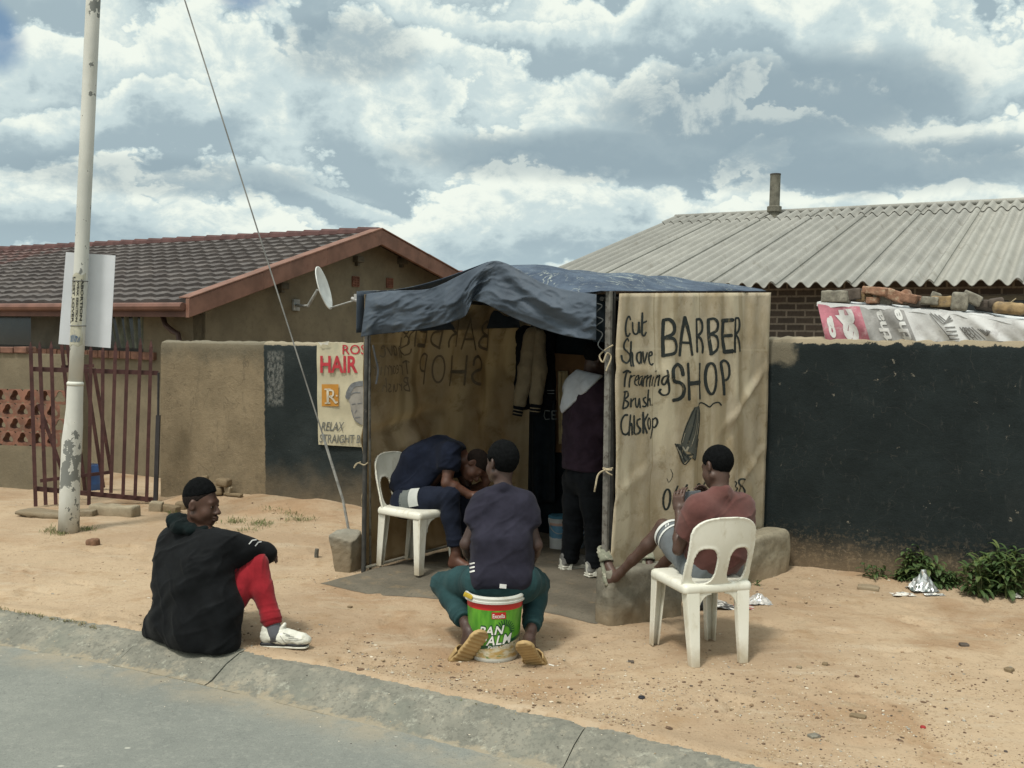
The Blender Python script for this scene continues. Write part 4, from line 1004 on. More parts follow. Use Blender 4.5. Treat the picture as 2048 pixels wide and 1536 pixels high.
def face_block(px0, py0, px1, py1, yb0, yb1, ztop0, ztop1, depth, label, seed=0, amp=.05, mat=CONC):
    """long block whose bottom front edge runs between two picture positions on the ground"""
    a, b = G(px0, yb0), G(px1, yb1); d = Vector((b.x-a.x, b.y-a.y, 0)); L = d.length; d.normalize(); n = Vector((-d.y, d.x, 0))
    if n.y < 0: n = -n
    f = F((-L/2-.1, -depth/2-.1, -.15), (L/2+.1, depth/2+.1, max(ztop0, ztop1)+.12), .014)
    f.box((0, 0, (ztop0+ztop1)/4-.05), (L/2, depth/2, (ztop0+ztop1)/4+.05), Matrix.Rotation(0, 3, 'Y'), .035)
    # sloping top
    tn = Vector((-(ztop1-ztop0)/L, 0, 1)).normalized(); f.cutplane((0, 0, (ztop0+ztop1)/2), tn)
    f.noise(amp, 4, seed); f.noise(amp*.3, 16, seed+5)
    V, Q = f.mesh(1); me = bpy.data.meshes.new('concrete_block'); me.from_pydata(V.tolist(), [], Q.tolist())
    c = (a+b)/2+n*depth/2; rz = math.atan2(d.y, d.x)
    o = link('concrete_block', me, mat, None, smooth=True); o.location = (c.x, c.y, 0); o.rotation_euler = (0, 0, rz)
    return tag(o, label, 'concrete block')
zt = lambda px, py, Y: P(px, py, Y).z
b1_ = face_block(1218, 0, 1374, 0, 1250, 1226, .325, .33, .17, 'rough concrete block under the seated boy\'s sandals in front of the sign', 3, .03)
b2_ = face_block(1470, 0, 1580, 0, 1172, 1140, .29, .33, .22, 'pale concrete block at the back corner of the sign, below the black wall', 5, .03, PALE)
fb_ = F((-.2, -.2, -.25), (.2, .2, .25), .010); Rb = Matrix.Rotation(-.16, 3, 'Y') @ Matrix.Rotation(.12, 3, 'X')
fb_.box((0, 0, 0), (.098, .085, .165), Rb, .010, 0); fb_.cutplane(Rb @ Vector((0, 0, .15)), Rb @ Vector((.42, -.2, 1))); fb_.cutplane(Rb @ Vector((.085, 0, 0)), Rb @ Vector((1, -.3, -.25))); fb_.noise(.014, 6, 9); fb_.noise(.006, 22, 4)
V, Q = fb_.mesh(1); me = bpy.data.meshes.new('concrete_block'); me.from_pydata(V.tolist(), [], Q.tolist()); b3_ = link('concrete_block', me, conc('pale_concrete', (.24, .23, .19)), None, smooth=True)
gb = GG(692, 1146); b3_.location = (gb.x, gb.y+.08, gb.z+.135); b3_.rotation_euler = (0, 0, -.25); tag(b3_, 'slanted concrete block at the foot of the stay wire, left of the tent', 'concrete block')
# line of broken slabs under the gate and rocks at the foot of the left wall
RK = [('broken concrete slab lying under the right half of the gate', 230, 1030, .46, .14, .12, PALE, .9), ('flat broken slab under the left half of the gate', 95, 1032, .55, .2, .045, CONC, .9),
      ('grey rubble slab between the pole and the gate foot', 172, 1030, .2, .16, .06, CONC, .9), ('angular pale stone tilted beside the gate foot', 312, 1022, .13, .1, .12, PALE, .8),
      ('thin rock leaning on the slab at the wall end', 340, 1024, .2, .08, .08, STONE, .8), ('small brown rock next to the wall end', 362, 1018, .11, .1, .1, STONE, .5),
      ('rounded rock on the dirt heap, topmost of the pile at the tan wall', 448, 968, .14, .11, .085, STONE, .4), ('grey stone in the middle of the pile at the tan wall', 436, 985, .11, .1, .08, STONE, .5),
      ('small pale stone on the right side of the rock pile', 458, 982, .06, .05, .07, PALE, .6), ('dark chip of rock high on the pile at the tan wall', 410, 957, .07, .05, .05, STONE, .6),
      ('flat stone lying on the dirt heap below the black paint edge', 515, 1003, .17, .12, .04, STONE, .5), ('thin broken stick like stone lying on the dirt heap', 466, 1010, .2, .05, .03, STONE, .5),
      ('lone brown stone on the dirt right of the pole foot', 186, 1090, .095, .085, .075, plain('rust_stone', (.16, .09, .055), .9, .35, 20, (40, .5, .01)), .3)]
for i, (lb, px, py, sx, sy, sz, m, bx) in enumerate(RK):
    g = GG(px, py)
    if 400 < px < 470: g = PL(px, py, (WLA.x, WLA.y-.12, 0), Vector((WLD.y, -WLD.x, 0))); g.z = max(gz(g.x, g.y), g.z-.02)
    rock('rock', g, (sx, sy, sz), m, lb, 'rock', None, i+20, bx, rz=random.uniform(-.3, .3)-.15, ry=random.uniform(-.1, .1), sink=.3 if not 400 < px < 470 else .1)
g = GG(633, 1116); q = MB(); q.tube([g-Vector((0, 0, .05)), g+Vector((0, 0, .03)), g+Vector((.004, 0, .072))], [.018, .017, .016], 7)
tag(recenter(q.build('peg', plain('peg_grey', (.10, .095, .08), .9, .3, 30, (40, .5, .01)))), 'short grey peg stump in the dirt left of the tent', 'peg')
# ================================================================ barber tent
T1 = G(727, 1142); T2 = Vector((.55, 6.08, 0)); T3 = Vector((1.925, 7.70, 0)); T4 = Vector((.16, 8.90, 0))
T1 = Vector((T1.x, T1.y, 0))
tent = thing('barber_tent', ((T1.x+T3.x)/2, (T1.y+T3.y)/2, 0), 'barber shop tent of stretched canvas walls under a dark blue tarpaulin roof', 'tent')
ZE1, ZE2, ZE3, ZE4 = 2.03, 2.0, 2.105, 2.04
FD = (T2-T1).normalized(); FN = Vector((FD.y, -FD.x, 0))           # front plane, towards the street
SDn = (T3-T2).normalized(); SN = Vector((SDn.y, -SDn.x, 0)); SL = (T3-T2).length
LD = (T4-T1).normalized(); LN = Vector((LD.y, -LD.x, 0)); LL = (T4-T1).length   # LN points into the tent
BD = (T3-T4).normalized(); BN = Vector((BD.y, -BD.x, 0)); BLn = (T3-T4).length
STEEL = plain('frame_steel', (.045, .045, .042), .55, .3, 14, (60, .3, .003), c2=(.12, .10, .085), thr=(.6, .72))
STEEL2 = plain('frame_steel_worn', (.14, .135, .12), .6, .3, 14, (60, .3, .003), c2=(.07, .06, .05), thr=(.5, .65))
def tilt(b, px, py): return P(px, py, b.y)
q = MB(); q.tube([Vector((T1.x, T1.y, -.1)), G(727, 1142), P(732.5, 760, T1.y), P(735, 590, T1.y)], .0175, 10)
q.build('pole', STEEL, tent, smooth=True)
q = MB(); q.tube([G(731, 1141)+Vector((.03, .05, -.1)), P(738.5, 600, T1.y+.05)], .009, 8); q.build('pole', STEEL2, tent, smooth=True)
q = MB(); a, b = P(1208.5, 1243, T2.y), P(1218.5, 583, T2.y)
q.bar(a-Vector((0, 0, .1)), b, .035, .03, FD); q.build('pole', STEEL2, tent, bevel=.003)
q = MB(); q.bar(a+Vector((.045, .05, -.1)), b+Vector((.032, .05, .0)), .022, .022, FD); q.build('pole', STEEL, tent, bevel=.003)
q = MB(); q.tube([T3+Vector((-.04, .0, -.1)), T3+Vector((-.03, 0, ZE3-.02))], .018, 8); q.build('pole', STEEL, tent)
q = MB(); q.tube([T4+Vector((.04, 0, -.1)), T4+Vector((.04, 0, ZE4-.02))], .018, 8); q.build('pole', STEEL, tent)
Mf = P(985, 524, 6.70); Mb = (T3+T4)/2; Mb.z = Mf.z-.01; Mf2 = Vector((Mf.x, Mf.y, Mf.z))
for a, b in ((T1+Vector((0, 0, ZE1-.03)), T4+Vector((0, 0, ZE4-.03))), (T2+Vector((0, 0, ZE2-.035))-SN*.02, T3+Vector((0, 0, ZE3-.03))-SN*.02), (Mf-Vector((0, 0, .03)), Mb-Vector((0, 0, .03)))):
    q = MB(); q.tube([a, b], .014, 8); q.build('roof_bar', STEEL, tent)
# canvas -------------------------------------------------------------------
def canvas(name, transl, tint=(1, 1, 1)):
    t = NT(name); uv = t.tc('UV'); u, v, _ = t.sep(uv)
    base = tuple(a*b for a, b in zip((.585, .515, .395), tint)); dk = tuple(a*b for a, b in zip((.45, .37, .245), tint)); lt = tuple(a*b for a, b in zip((.64, .57, .42), tint))
    c = t.mix(t.ramp(t.noise(2.6, 6, .65, uv), .32, .68), dk, base)
    c = t.mix(t.ramp(t.noise(1.7, 3, .55, t.mapping(uv, (1.8, .7, 1), (4, 1, 0))), .46, .66), c, lt)
    st = t.noise(5.0, 1, .4, t.mapping(uv, (1.3, .10, 1), (1, 2, 0)))
    c = t.mix(t.math('MULTIPLY', t.ramp(st, .53, .64), .62), c, tuple(a*b for a, b in zip((.36, .29, .18), tint)))
    c = t.mix(t.math('MULTIPLY', t.ramp(t.noise(4.2, 7, .72, t.mapping(uv, (1, 1.2, 1), (7, 3, 0)), .4), .52, .64), .62), c, tuple(a*b for a, b in zip((.34, .265, .16), tint)))
    c = t.mix(t.math('MULTIPLY', t.ramp(t.noise(16, 6, .75, uv), .58, .70), .45), c, lt)
    # seams
    for sm in (.445, 1.02): c = t.mix(t.ramp(t.math('ABSOLUTE', t.math('SUBTRACT', u, sm)), .002, .010, .5, 0), c, tuple(a*b for a, b in zip((.28, .21, .12), tint)))
    c = t.mix(t.ramp(t.math('ABSOLUTE', t.math('SUBTRACT', v, 1.665)), .003, .012, .45, 0), c, lt)
    low = t.ramp(t.math('ADD', v, t.math('MULTIPLY', t.noise(4, 5, .65, uv), .4)), .3, .75, 1, 0)
    c = t.mix(t.math('MULTIPLY', low, .5), c, tuple(a*b for a, b in zip((.40, .315, .19), tint)))
    t.color(c); t.rough(.85); t.spec(.2)
    b = t.bump(t.noise(6, 5, .6, t.mapping(uv, (1.2, .8, 1))), .35, .03); t.bump(t.noise(420, 2, .5, uv), .3, .002, b)
    tr = t.n('ShaderNodeBsdfTranslucent'); t.l(t.mix(1.0, c, (.92, .90, .86), 'MULTIPLY'), tr.inputs['Color'])
    mx = t.n('ShaderNodeMixShader'); mx.inputs[0].default_value = transl
    t.l(t.b.outputs[0], mx.inputs[1]); t.l(tr.outputs[0], mx.inputs[2]); t.l(mx.outputs[0], t.out.inputs['Surface']); return t.m
CANV = canvas('sign_canvas', .22); CANV2 = canvas('side_canvas', .50, (.86, .83, .79))
def fold(p, a, b, w):
    """signed ridge profile around the segment a-b in panel coordinates"""
    a = Vector(a); b = Vector(b); p = Vector(p); d = b-a; L = d.length; d /= L; r = p-a; t = r.dot(d)
    e = max(0, min(1, t/L)); s = (r-d*e*L).length; return math.exp(-(s/w)**2)*math.sin(math.pi*min(1, max(.05, .15+e*.85)))
def sdisp(s, z):
    d = .010*math.sin(s*9+z*.7)+.006*math.sin(s*21+1)+.020*math.sin(math.pi*s/SL)*math.sin(math.pi*z/2.1)
    e = min(1, max(0, (SL-.03-s)/.22))
    d += e*(.034*fold((s, z), (SL*1.02, 1.60), (SL*.60, 1.05), .028)-.024*fold((s, z), (SL*1.02, 1.50), (SL*.62, .98), .035))
    d += e*(.036*fold((s, z), (SL*1.02, .98), (SL*.72, .62), .028)-.028*fold((s, z), (SL*1.02, .90), (SL*.74, .55), .035))
    d += .004*math.sin(s*33+3*math.sin(z*2))+.005*math.sin(z*11+s*6)*math.sin(s*3)
    d += .02*fold((s, z), (0, 1.55), (SL*.35, 1.48), .04)+.015*fold((s, z), (0, .75), (SL*.3, 1.0), .04)
    return d
S_OFF = .052
def s_pt(s, z, d=0.0):
    e = 0
    if s < .12: e = -.018*math.sin(max(0, z)*5.2)*(1-s/.12)
    p = T2+SDn*(s+e+.055)+SN*(S_OFF*(1-.3*s/SL)+sdisp(s, z)+d); return Vector((p.x, p.y, z))
def s_uv(px, py):
    n = SN; p0 = T2+SN*S_OFF; p = PL(px, py, p0, n); s = (p-p0).dot(SDn)-.055; z = p.z
    return s, z
def s_px(px, py, d=.004):
    s, z = s_uv(px, py); return s_pt(s, z, d)
SLc = SL-.05
q = MB(); zt_s = lambda u: ZE2+.0+(ZE3-ZE2)*u
q.grid(lambda u, v: s_pt(u*SLc, .02+(zt_s(u)-.0-.02)*v), 64, 72, uv=lambda u, v: (u*SLc, .02+(zt_s(u)-.02)*v))
sign = q.build('side_panel', CANV, tent, smooth=True, solid=.004); sign['label'] = 'beige canvas side with hand painted barber shop lettering'
# paint -------------------------------------------------------------------
def paint(name, c, fade):
    t = NT(name); n = t.noise(26, 6, .7); t.color(t.mix(t.ramp(n, .56, .70), c, fade)); t.rough(.8); t.spec(.25); return t.m
INK = paint('black_brush_paint', (.022, .028, .027), (.15, .125, .075))
C6 = lambda x, y: (1220+x/6.827, 610+y/6.827); C7 = lambda x, y: (1220+x/6.4, 800+y/6.4)
LIST6 = [([(270, 200), (255, 165), (215, 165), (185, 230), (175, 330), (190, 410), (225, 425), (265, 390)], 30), ([(310, 240), (315, 360), (345, 400), (375, 360), (388, 235)], 24), ([(385, 235), (390, 380)], 20),
 ([(435, 110), (425, 250), (418, 390), (450, 418), (485, 375)], 28), ([(425, 250), (500, 220)], 24),
 ([(240, 490), (210, 460), (165, 510), (160, 590), (220, 640), (268, 680), (262, 745), (200, 790), (140, 760), (125, 690)], 26), ([(285, 500), (280, 640), (265, 830)], 26), ([(270, 720), (290, 650), (302, 690), (295, 830)], 24),
 ([(400, 640), (360, 660), (350, 740), (375, 795), (405, 740), (402, 640), (408, 790)], 24), ([(430, 640), (455, 790), (500, 650)], 24), ([(520, 700), (565, 680), (560, 640), (530, 660), (525, 760), (545, 815), (578, 800)], 22),
 ([(140, 920), (190, 895), (250, 920)], 30), ([(190, 895), (180, 1110)], 32), ([(265, 960), (252, 1120)], 22), ([(258, 1010), (285, 970), (312, 962)], 18), ([(320, 1040), (362, 1010), (360, 962), (335, 980), (328, 1070), (362, 1100)], 18),
 ([(420, 970), (388, 990), (380, 1070), (408, 1090), (425, 990), (432, 1100)], 18), ([(452, 970), (450, 1110)], 18), ([(454, 1005), (485, 962), (494, 1110)], 18), ([(498, 1005), (528, 962), (536, 1110)], 18), ([(570, 980), (576, 1100)], 18), ([(588, 905), (602, 898)], 18),
 ([(620, 960), (622, 1110)], 18), ([(625, 1000), (655, 960), (666, 1100)], 18), ([(735, 960), (702, 985), (695, 1050), (720, 1088), (742, 1000), (740, 890)], 20), ([(742, 1000), (768, 1120), (762, 1205), (715, 1230), (680, 1190), (690, 1150)], 24),
 ([(190, 1190), (170, 1300), (150, 1410)], 26), ([(170, 1185), (222, 1182), (232, 1240), (180, 1290), (232, 1330), (212, 1390), (150, 1415)], 24), ([(270, 1280), (264, 1390)], 22), ([(270, 1320), (312, 1276)], 20), ([(335, 1270), (338, 1370), (368, 1388), (395, 1275), (404, 1400)], 22),
 ([(480, 1260), (450, 1282), (462, 1322), (484, 1352), (468, 1386), (435, 1380)], 22), ([(522, 1160), (510, 1290), (505, 1380)], 22), ([(510, 1315), (542, 1275), (552, 1370)], 20), ([(583, 1362), (590, 1370)], 20)]
BIG6 = [([(735, 215), (722, 450), (715, 700)], 40), ([(735, 208), (800, 200), (850, 285), (835, 385), (740, 450)], 44), ([(740, 452), (835, 462), (880, 560), (845, 650), (715, 692)], 44),
 ([(1010, 165), (968, 420), (930, 690)], 38), ([(1010, 165), (1060, 420), (1102, 680)], 38), ([(960, 512), (1072, 518)], 34), ([(1182, 190), (1180, 420), (1180, 640)], 30), ([(1180, 198), (1240, 198), (1275, 270), (1262, 360), (1190, 422)], 38), ([(1190, 430), (1250, 470), (1280, 560), (1276, 650)], 38),
 ([(1360, 200), (1360, 420), (1375, 670)], 34), ([(1360, 198), (1420, 190), (1460, 252), (1448, 340), (1375, 402)], 36), ([(1375, 402), (1440, 432), (1468, 520), (1448, 602), (1370, 675)], 36),
 ([(1542, 200), (1536, 430), (1555, 640)], 38), ([(1530, 215), (1650, 205)], 54), ([(1545, 422), (1640, 416)], 46), ([(1555, 640), (1660, 630)], 60), ([(1690, 180), (1690, 420), (1692, 645)], 28), ([(1690, 182), (1740, 182), (1755, 250), (1740, 340), (1700, 400)], 30), ([(1700, 400), (1740, 480), (1766, 630)], 26),
 ([(958, 955), (940, 850), (880, 810), (812, 870), (802, 970), (830, 1040), (918, 1062), (968, 1130), (952, 1230), (900, 1282), (830, 1300)], 48), ([(1035, 800), (1040, 1050), (1046, 1290)], 38), ([(1220, 800), (1215, 1050), (1230, 1280)], 34), ([(1040, 1072), (1220, 1056)], 58),
 (ellipse(1368, 1005, 62, 212), 34), ([(1500, 790), (1518, 1000), (1530, 1222)], 36), ([(1500, 790), (1545, 758), (1600, 812), (1608, 930), (1580, 1008), (1520, 1035)], 34)]
LIST7 = [([(202, 190), (160, 198), (120, 262), (110, 340), (132, 420), (180, 440), (216, 410)], 26), ([(240, 190), (226, 320), (216, 450)], 22), ([(226, 335), (252, 302), (260, 440)], 22), ([(286, 200), (290, 430)], 24),
 ([(370, 240), (332, 262), (334, 322), (368, 370), (352, 420), (310, 436)], 24), ([(410, 160), (405, 300), (400, 420)], 26), ([(470, 180), (412, 290), (446, 420)], 24), (ellipse(490, 300, 26, 70), 20), ([(560, 240), (546, 380), (515, 490)], 18), ([(560, 252), (600, 232), (610, 290), (580, 350), (552, 342)], 20)]
MISC7 = [([(1128, 60), (1160, 36), (1205, 46), (1262, 88), (1310, 46), (1370, 30), (1402, 66)], 18), (ellipse(712, 1270, 38, 130, .06), 24), ([(832, 1098), (796, 1200), (785, 1320), (812, 1370), (850, 1330), (846, 1262), (796, 1262)], 22), ([(946, 1080), (902, 1220), (992, 1216)], 20), ([(962, 1150), (955, 1310)], 20),
 (ellipse(1130, 1130, 30, 58, .1), 18), ([(1212, 1052), (1180, 1130), (1188, 1184), (1224, 1172), (1216, 1132), (1186, 1140)], 18), ([(1556, 1040), (1590, 1056), (1570, 1100), (1594, 1130), (1572, 1178)], 18), (ellipse(1664, 1056, 44, 50), 20), (ellipse(1698, 1150, 40, 62, -.12), 20), ([(740, 880), (765, 960), (730, 1050), (705, 1000)], 6)]
q = MB()
for i, (pts, w) in enumerate(LIST6+BIG6): stroke(q, [C6(*p) for p in pts], w/6.827, lambda x, y, l: s_px(x, y, .0042+(i % 5)*.0003))
for i, (pts, w) in enumerate(LIST7+MISC7): stroke(q, [C7(*p) for p in pts], w/6.4, lambda x, y, l: s_px(x, y, .0042+(i % 5)*.0003))
q.build('lettering', INK, sign)
# painted emblem: two hands held together, drawn loosely in grey and black
EMB = paint('grey_brush_paint', (.075, .08, .07), (.16, .14, .10)); EML = paint('pale_paint_line', (.30, .28, .22), (.2, .17, .12))
q = MB(); L_ = [(1040, 90), (1000, 160), (962, 290), (940, 380), (905, 460), (882, 530), (868, 600)]; R_ = [(1128, 72), (1146, 190), (1140, 330), (1122, 420), (1100, 500), (1062, 600), (1010, 690)]
la, ra = catmull(L_, 4), catmull(R_, 4); m = min(len(la), len(ra)); vs = []
for k in range(m):
    for j in range(7): p = la[k].lerp(ra[k], j/6); vs.append(s_px(*C7(p.x, p.y), .0042))
q.add(vs, [(k*7+j, k*7+j+1, (k+1)*7+j+1, (k+1)*7+j) for k in range(m-1) for j in range(6)])
for quad in ([(792, 556), (862, 560), (985, 740), (905, 815)], [(1132, 490), (1090, 540), (1000, 735), (1062, 752)]):
    vs = []
    for a in range(6):
        for b in range(6):
            p = Vector(quad[0]).lerp(Vector(quad[1]), a/5).lerp(Vector(quad[3]).lerp(Vector(quad[2]), a/5), b/5); vs.append(s_px(*C7(p.x, p.y), .0040))
    q.add(vs, [(b*1+a*6, b+1+a*6, b+1+(a+1)*6, b+(a+1)*6) for a in range(5) for b in range(5)])
emb = q.build('painted_emblem', EMB, sign)
q = MB()
for pts, w in (([(1040, 90), (962, 290), (882, 530)], 12), ([(1128, 72), (1146, 190), (1122, 420), (1062, 600)], 12), ([(1060, 130), (1020, 330), (960, 560)], 14), ([(792, 556), (905, 815), (985, 742)], 12), ([(820, 570), (930, 780)], 18), ([(860, 600), (960, 740)], 16), ([(1120, 500), (1062, 750), (1000, 735)], 12), ([(868, 600), (930, 700), (1010, 690)], 24)):
    stroke(q, [C7(*p) for p in pts], w/6.4, lambda x, y, l: s_px(x, y, .0056))
q.build('outline', INK, emb)
q = MB()
for pts, w in (([(1090, 120), (1060, 360), (1000, 560)], 8), ([(1118, 300), (1085, 440)], 12), ([(930, 420), (895, 540)], 9), ([(900, 600), (935, 650), (960, 600)], 22), ([(810, 600), (860, 700)], 9), ([(845, 640), (890, 740)], 9)):
    stroke(q, [C7(*p) for p in pts], w/6.4, lambda x, y, l: s_px(x, y, .0062))
q.build('highlight', EML, emb)
# left canvas side: seen from inside, its painting shows through mirrored
def ldisp(s, z):
    d = .012*math.sin(s*7+z)+.008*math.sin(s*17)+.03*fold((s, z), (0, .95), (LL*.6, 1.15), .06)-.03*fold((s, z), (.1, .75), (LL*.55, 1.02), .07)+.02*fold((s, z), (.2, .6), (LL*.7, .9), .06)
    cr = 1-abs(2*fbm(np.array([[s*2.2+z*1.5, z*1.1-s, 2.0]]), 1.0, 71, 3)[0]-1)
    return d*1.7+.03*cr**6+.13*math.sqrt(max(0, math.sin(math.pi*min(1, max(0, s/LL)))))*math.sin(math.pi*min(1, z/2.0))**.6
def l_pt(s, z, d=0.0): p = T1+LD*(s+.03)-LN*.03+LN*(d-ldisp(s, z)); return Vector((p.x, p.y, z))
q = MB(); ztl = lambda u: ZE1+(ZE4-ZE1)*u-.01
q.grid(lambda u, v: l_pt(u*(LL+.06), .015+(ztl(u)-.015)*v), 48, 56, uv=lambda u, v: (u*LL+5, .02+(ztl(u)-.02)*v), flip=True)
lside = q.build('side_panel', CANV2, tent, smooth=True, solid=.004); lside['label'] = 'brown canvas side seen from inside with lettering showing through'
GHOST = paint('show_through_paint', (.20, .16, .11), (.30, .25, .18))
def lmap(x, y, blk):                                          # mirror each block of writing about its own centre
    px, py = C6(x, y); lo, hi = blk; m = lo+hi-px
    s, z = s_uv(px, py); s0, _ = s_uv(lo, py); s1, _ = s_uv(hi, py)
    return (s0+s1-s)*LL/SL*1.0, z
q = MB()
for L, blk in ((LIST6, (1236, 1336)), (BIG6, (1322, 1482))):
    for pts, w in L: stroke(q, [lmap(x, y, blk) for x, y in pts], w/6.827*.0036, lambda x, y, l: l_pt(x, y, .005))
q.build('lettering', GHOST, lside)
for x0, y0, x1, y1 in ((770, 690, 778, 900), (842, 705, 846, 870)):
    pass
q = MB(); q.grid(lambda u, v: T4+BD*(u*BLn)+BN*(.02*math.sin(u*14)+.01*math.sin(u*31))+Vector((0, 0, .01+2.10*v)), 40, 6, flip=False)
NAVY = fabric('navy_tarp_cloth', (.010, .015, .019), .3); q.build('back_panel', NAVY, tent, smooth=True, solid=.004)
# light hem bar on the ground along the left side
q = MB(); q.tube([l_pt(-.02, .025, .03), l_pt(LL*.5, .03, .03), l_pt(LL*.97, .03, .03)], .011, 8); q.build('hem_bar', plain('hem_bar_pale', (.36, .34, .28), .6, .2, 10), tent)
# tarpaulin roof ------------------------------------------------------------
def tarp_mat():
    t = NT('blue_grey_tarpaulin'); o = t.tc('Object'); x, y, z = t.sep(o)
    c = t.mix(t.ramp(t.noise(2.2, 5, .6), .3, .7), (.040, .054, .074), (.068, .088, .115))
    g = t.n('ShaderNodeNewGeometry'); nx, ny, nz = t.sep(g.outputs['Normal'])
    uv = t.tc('UV'); u, v, _ = t.sep(uv)                     # u < 0 marks the drape, u >= 0 the roof sheet
    rf = t.ramp(u, -.02, .0)
    blue = t.mix(t.ramp(t.noise(5, 6, .7), .35, .65), (.034, .052, .085), (.075, .105, .15))
    c = t.mix(rf, c, blue)
    ln = t.ramp(t.math('ABSOLUTE', t.math('SUBTRACT', t.noise(5.5, 5, .6, t.mapping(o, (1, 1, 1), (1, 2, 3)), .8), .5)), .004, .012, 1, 0)
    wear = t.math('MULTIPLY', ln, t.ramp(t.noise(3, 3), .40, .6))
    wear2 = t.math('MULTIPLY', t.ramp(t.noise(60, 5, .75, t.mapping(o, (.5, 2, 1))), .62, .72), t.ramp(t.noise(2.4, 3, .5, t.mapping(o, loc=(5, 5, 5))), .46, .6))
    c = t.mix(t.math('MULTIPLY', rf, t.math('MAXIMUM', wear, wear2)), c, (.30, .33, .30))
    c = t.mix(t.math('MULTIPLY', t.ramp(t.noise(9, 6, .7), .56, .75), .4), c, (.10, .105, .10))
    t.color(c); t.rough(.7); t.spec(.3); b = t.bump(t.noise(12, 5, .6), .35, .015); t.bump(t.noise(300, 2), .25, .002, b); return t.m
TARP = tarp_mat()
canopy = None
q = MB()
A1 = T1-FD*.03+FN*.04+Vector((0, 0, ZE1+.01)); A4 = T4+Vector((0, .1, ZE4+.01)); A2 = T2+FN*.03+FD*.0+SN*.03+Vector((0, 0, ZE2+.010)); A3 = T3+SN*.025-SDn*.02+Vector((0, 0, ZE3+.010))
MfF = Mf+FN*.05
def roofp(u, v):
    L, R_, Mm = A1.lerp(A4, v), A2.lerp(A3, v), MfF.lerp(Mb, v)
    if u < .5: t = u*2; p = L.lerp(Mm, t); sag = -.05*math.sin(math.pi*t)*(1-.3*v)-.05*t*(1-t)*(1-t)*2
    else: t = u*2-1; p = Mm.lerp(R_, t); sag = (.04-.13*max(0, 1-v*4)**2)*math.sin(math.pi*t)
    w = .012*math.sin(u*23+v*5)*math.sin(math.pi*v)+.009*math.sin(v*19+u*7)
    return p+Vector((0, 0, sag+w*(0 if u in (0, 1) else 1)))
q.grid(roofp, 56, 40, uv=lambda u, v: (u+.001, v))
# short overhang down the left side
q.grid(lambda u, v: A1.lerp(A4, u)+Vector((0, 0, -.30*v*(1-.25*u)))-LN*(.03+.03*math.sin(u*13)*v), 30, 8, uv=lambda u, v: (-.5, v), flip=True)
# front drape: upper edge follows the roof front, lower edge as it hangs
top_px = [(733, 588), (770, 583), (800, 581), (850, 579), (880, 570), (915, 553), (950, 536), (985, 522), (1010, 526), (1040, 541), (1075, 561), (1110, 575), (1150, 583), (1193, 589)]
bot_px = [(722, 674), (752, 669), (790, 665), (830, 660), (870, 653), (905, 643), (930, 632), (940, 613), (946, 602), (968, 606), (1000, 622), (1040, 641), (1085, 658), (1130, 671), (1165, 677), (1192, 681)]
def curve_at(pts, t):
    n = len(pts)-1; k = min(int(t*n), n-1); f = t*n-k; return Vector(pts[k]).lerp(Vector(pts[k+1]), f)
tc_, bc_ = catmull(top_px, 8), catmull(bot_px, 8)
def drape(u, v):
    a, b = curve_at(tc_, u), curve_at(bc_, u); c = a.lerp(b, v)
    off = .045+.035*math.sin(math.pi*min(1, v*.9))
    off += .05*math.exp(-((u-.50+.05*v)/.035)**2)*v + .03*math.exp(-((u-.03)/.03)**2)*v+.022*math.sin(u*19+v*2)*v+.012*math.sin(u*41+1)*v
    q3 = np.array([[u*9+v*2, v*2.2-u*3, 1.0]]); cr = 1-abs(2*fbm(q3, 1.0, 61, 3)[0]-1); cr2 = 1-abs(2*fbm(q3, 2.6, 67, 2)[0]-1)
    off += .024*(cr**5-.2)*min(1, .25+v*1.4)+.008*(cr2**5-.2)
    off += .012*math.sin(u*57+3*v)*v*math.sin(u*5)**2+.012*math.sin(v*7+u*13)*(.3+.7*math.sin(u*9)**2)
    off += .030*fold((u, v), (.50, 0), (.98, .75), .10)-.035*fold((u, v), (.56, .1), (.95, .95), .07)+.02*fold((u, v), (.02, .1), (.40, .6), .12)
    return PL(c.x, c.y, T1+FN*off, FN)
q.grid(drape, 170, 40, uv=lambda u, v: (-.5, v), flip=True)
canopy = q.build('canopy', TARP, tent, smooth=True, solid=.003)
# lacing and rope ties
ROPE = plain('cotton_rope', (.33, .28, .19), .9, .25, 40)
def rope(pts, r=.005, name='rope_tie'):
    c = [Vector(p) for p in pts]; out = []
    P_ = [c[0]*2-c[1]]+c+[c[-1]*2-c[-2]]
    for i in range(1, len(P_)-2):
        a, b, d, e = P_[i-1:i+3]
        for k in range(5): t = k/5; out.append(.5*((2*b)+(d-a)*t+(2*a-5*b+4*d-e)*t*t+(3*b-a-3*d+e)*t**3))
    out.append(c[-1]); m_ = MB(); m_.tube(out, r, 6); return m_
fy = T2.y-.05
rp = lambda pts, y=fy: [P(a, b, y+(.01*((i*7) % 3))) for i, (a, b) in enumerate(pts)]
rope(rp([(1226, 690), (1210, 700), (1199, 712), (1206, 724), (1214, 706), (1222, 715), (1212, 742)])).build('rope_tie', ROPE, tent)
rope(rp([(1224, 940), (1208, 941), (1196, 950), (1191, 972), (1189, 983)]), .006).build('rope_tie', ROPE, tent)
rope(rp([(1226, 936), (1214, 938), (1206, 936), (1216, 946), (1224, 950)]), .005).build('rope_tie', ROPE, tent)
rope([P(a, b, T1.y-.03) for a, b in ((736, 925), (728, 930), (716, 926), (708, 936), (712, 928), (722, 924))], .005).build('rope_tie', ROPE, tent)
WHITEROPE = plain('lacing_cord', (.06, .065, .065), .7, .2)
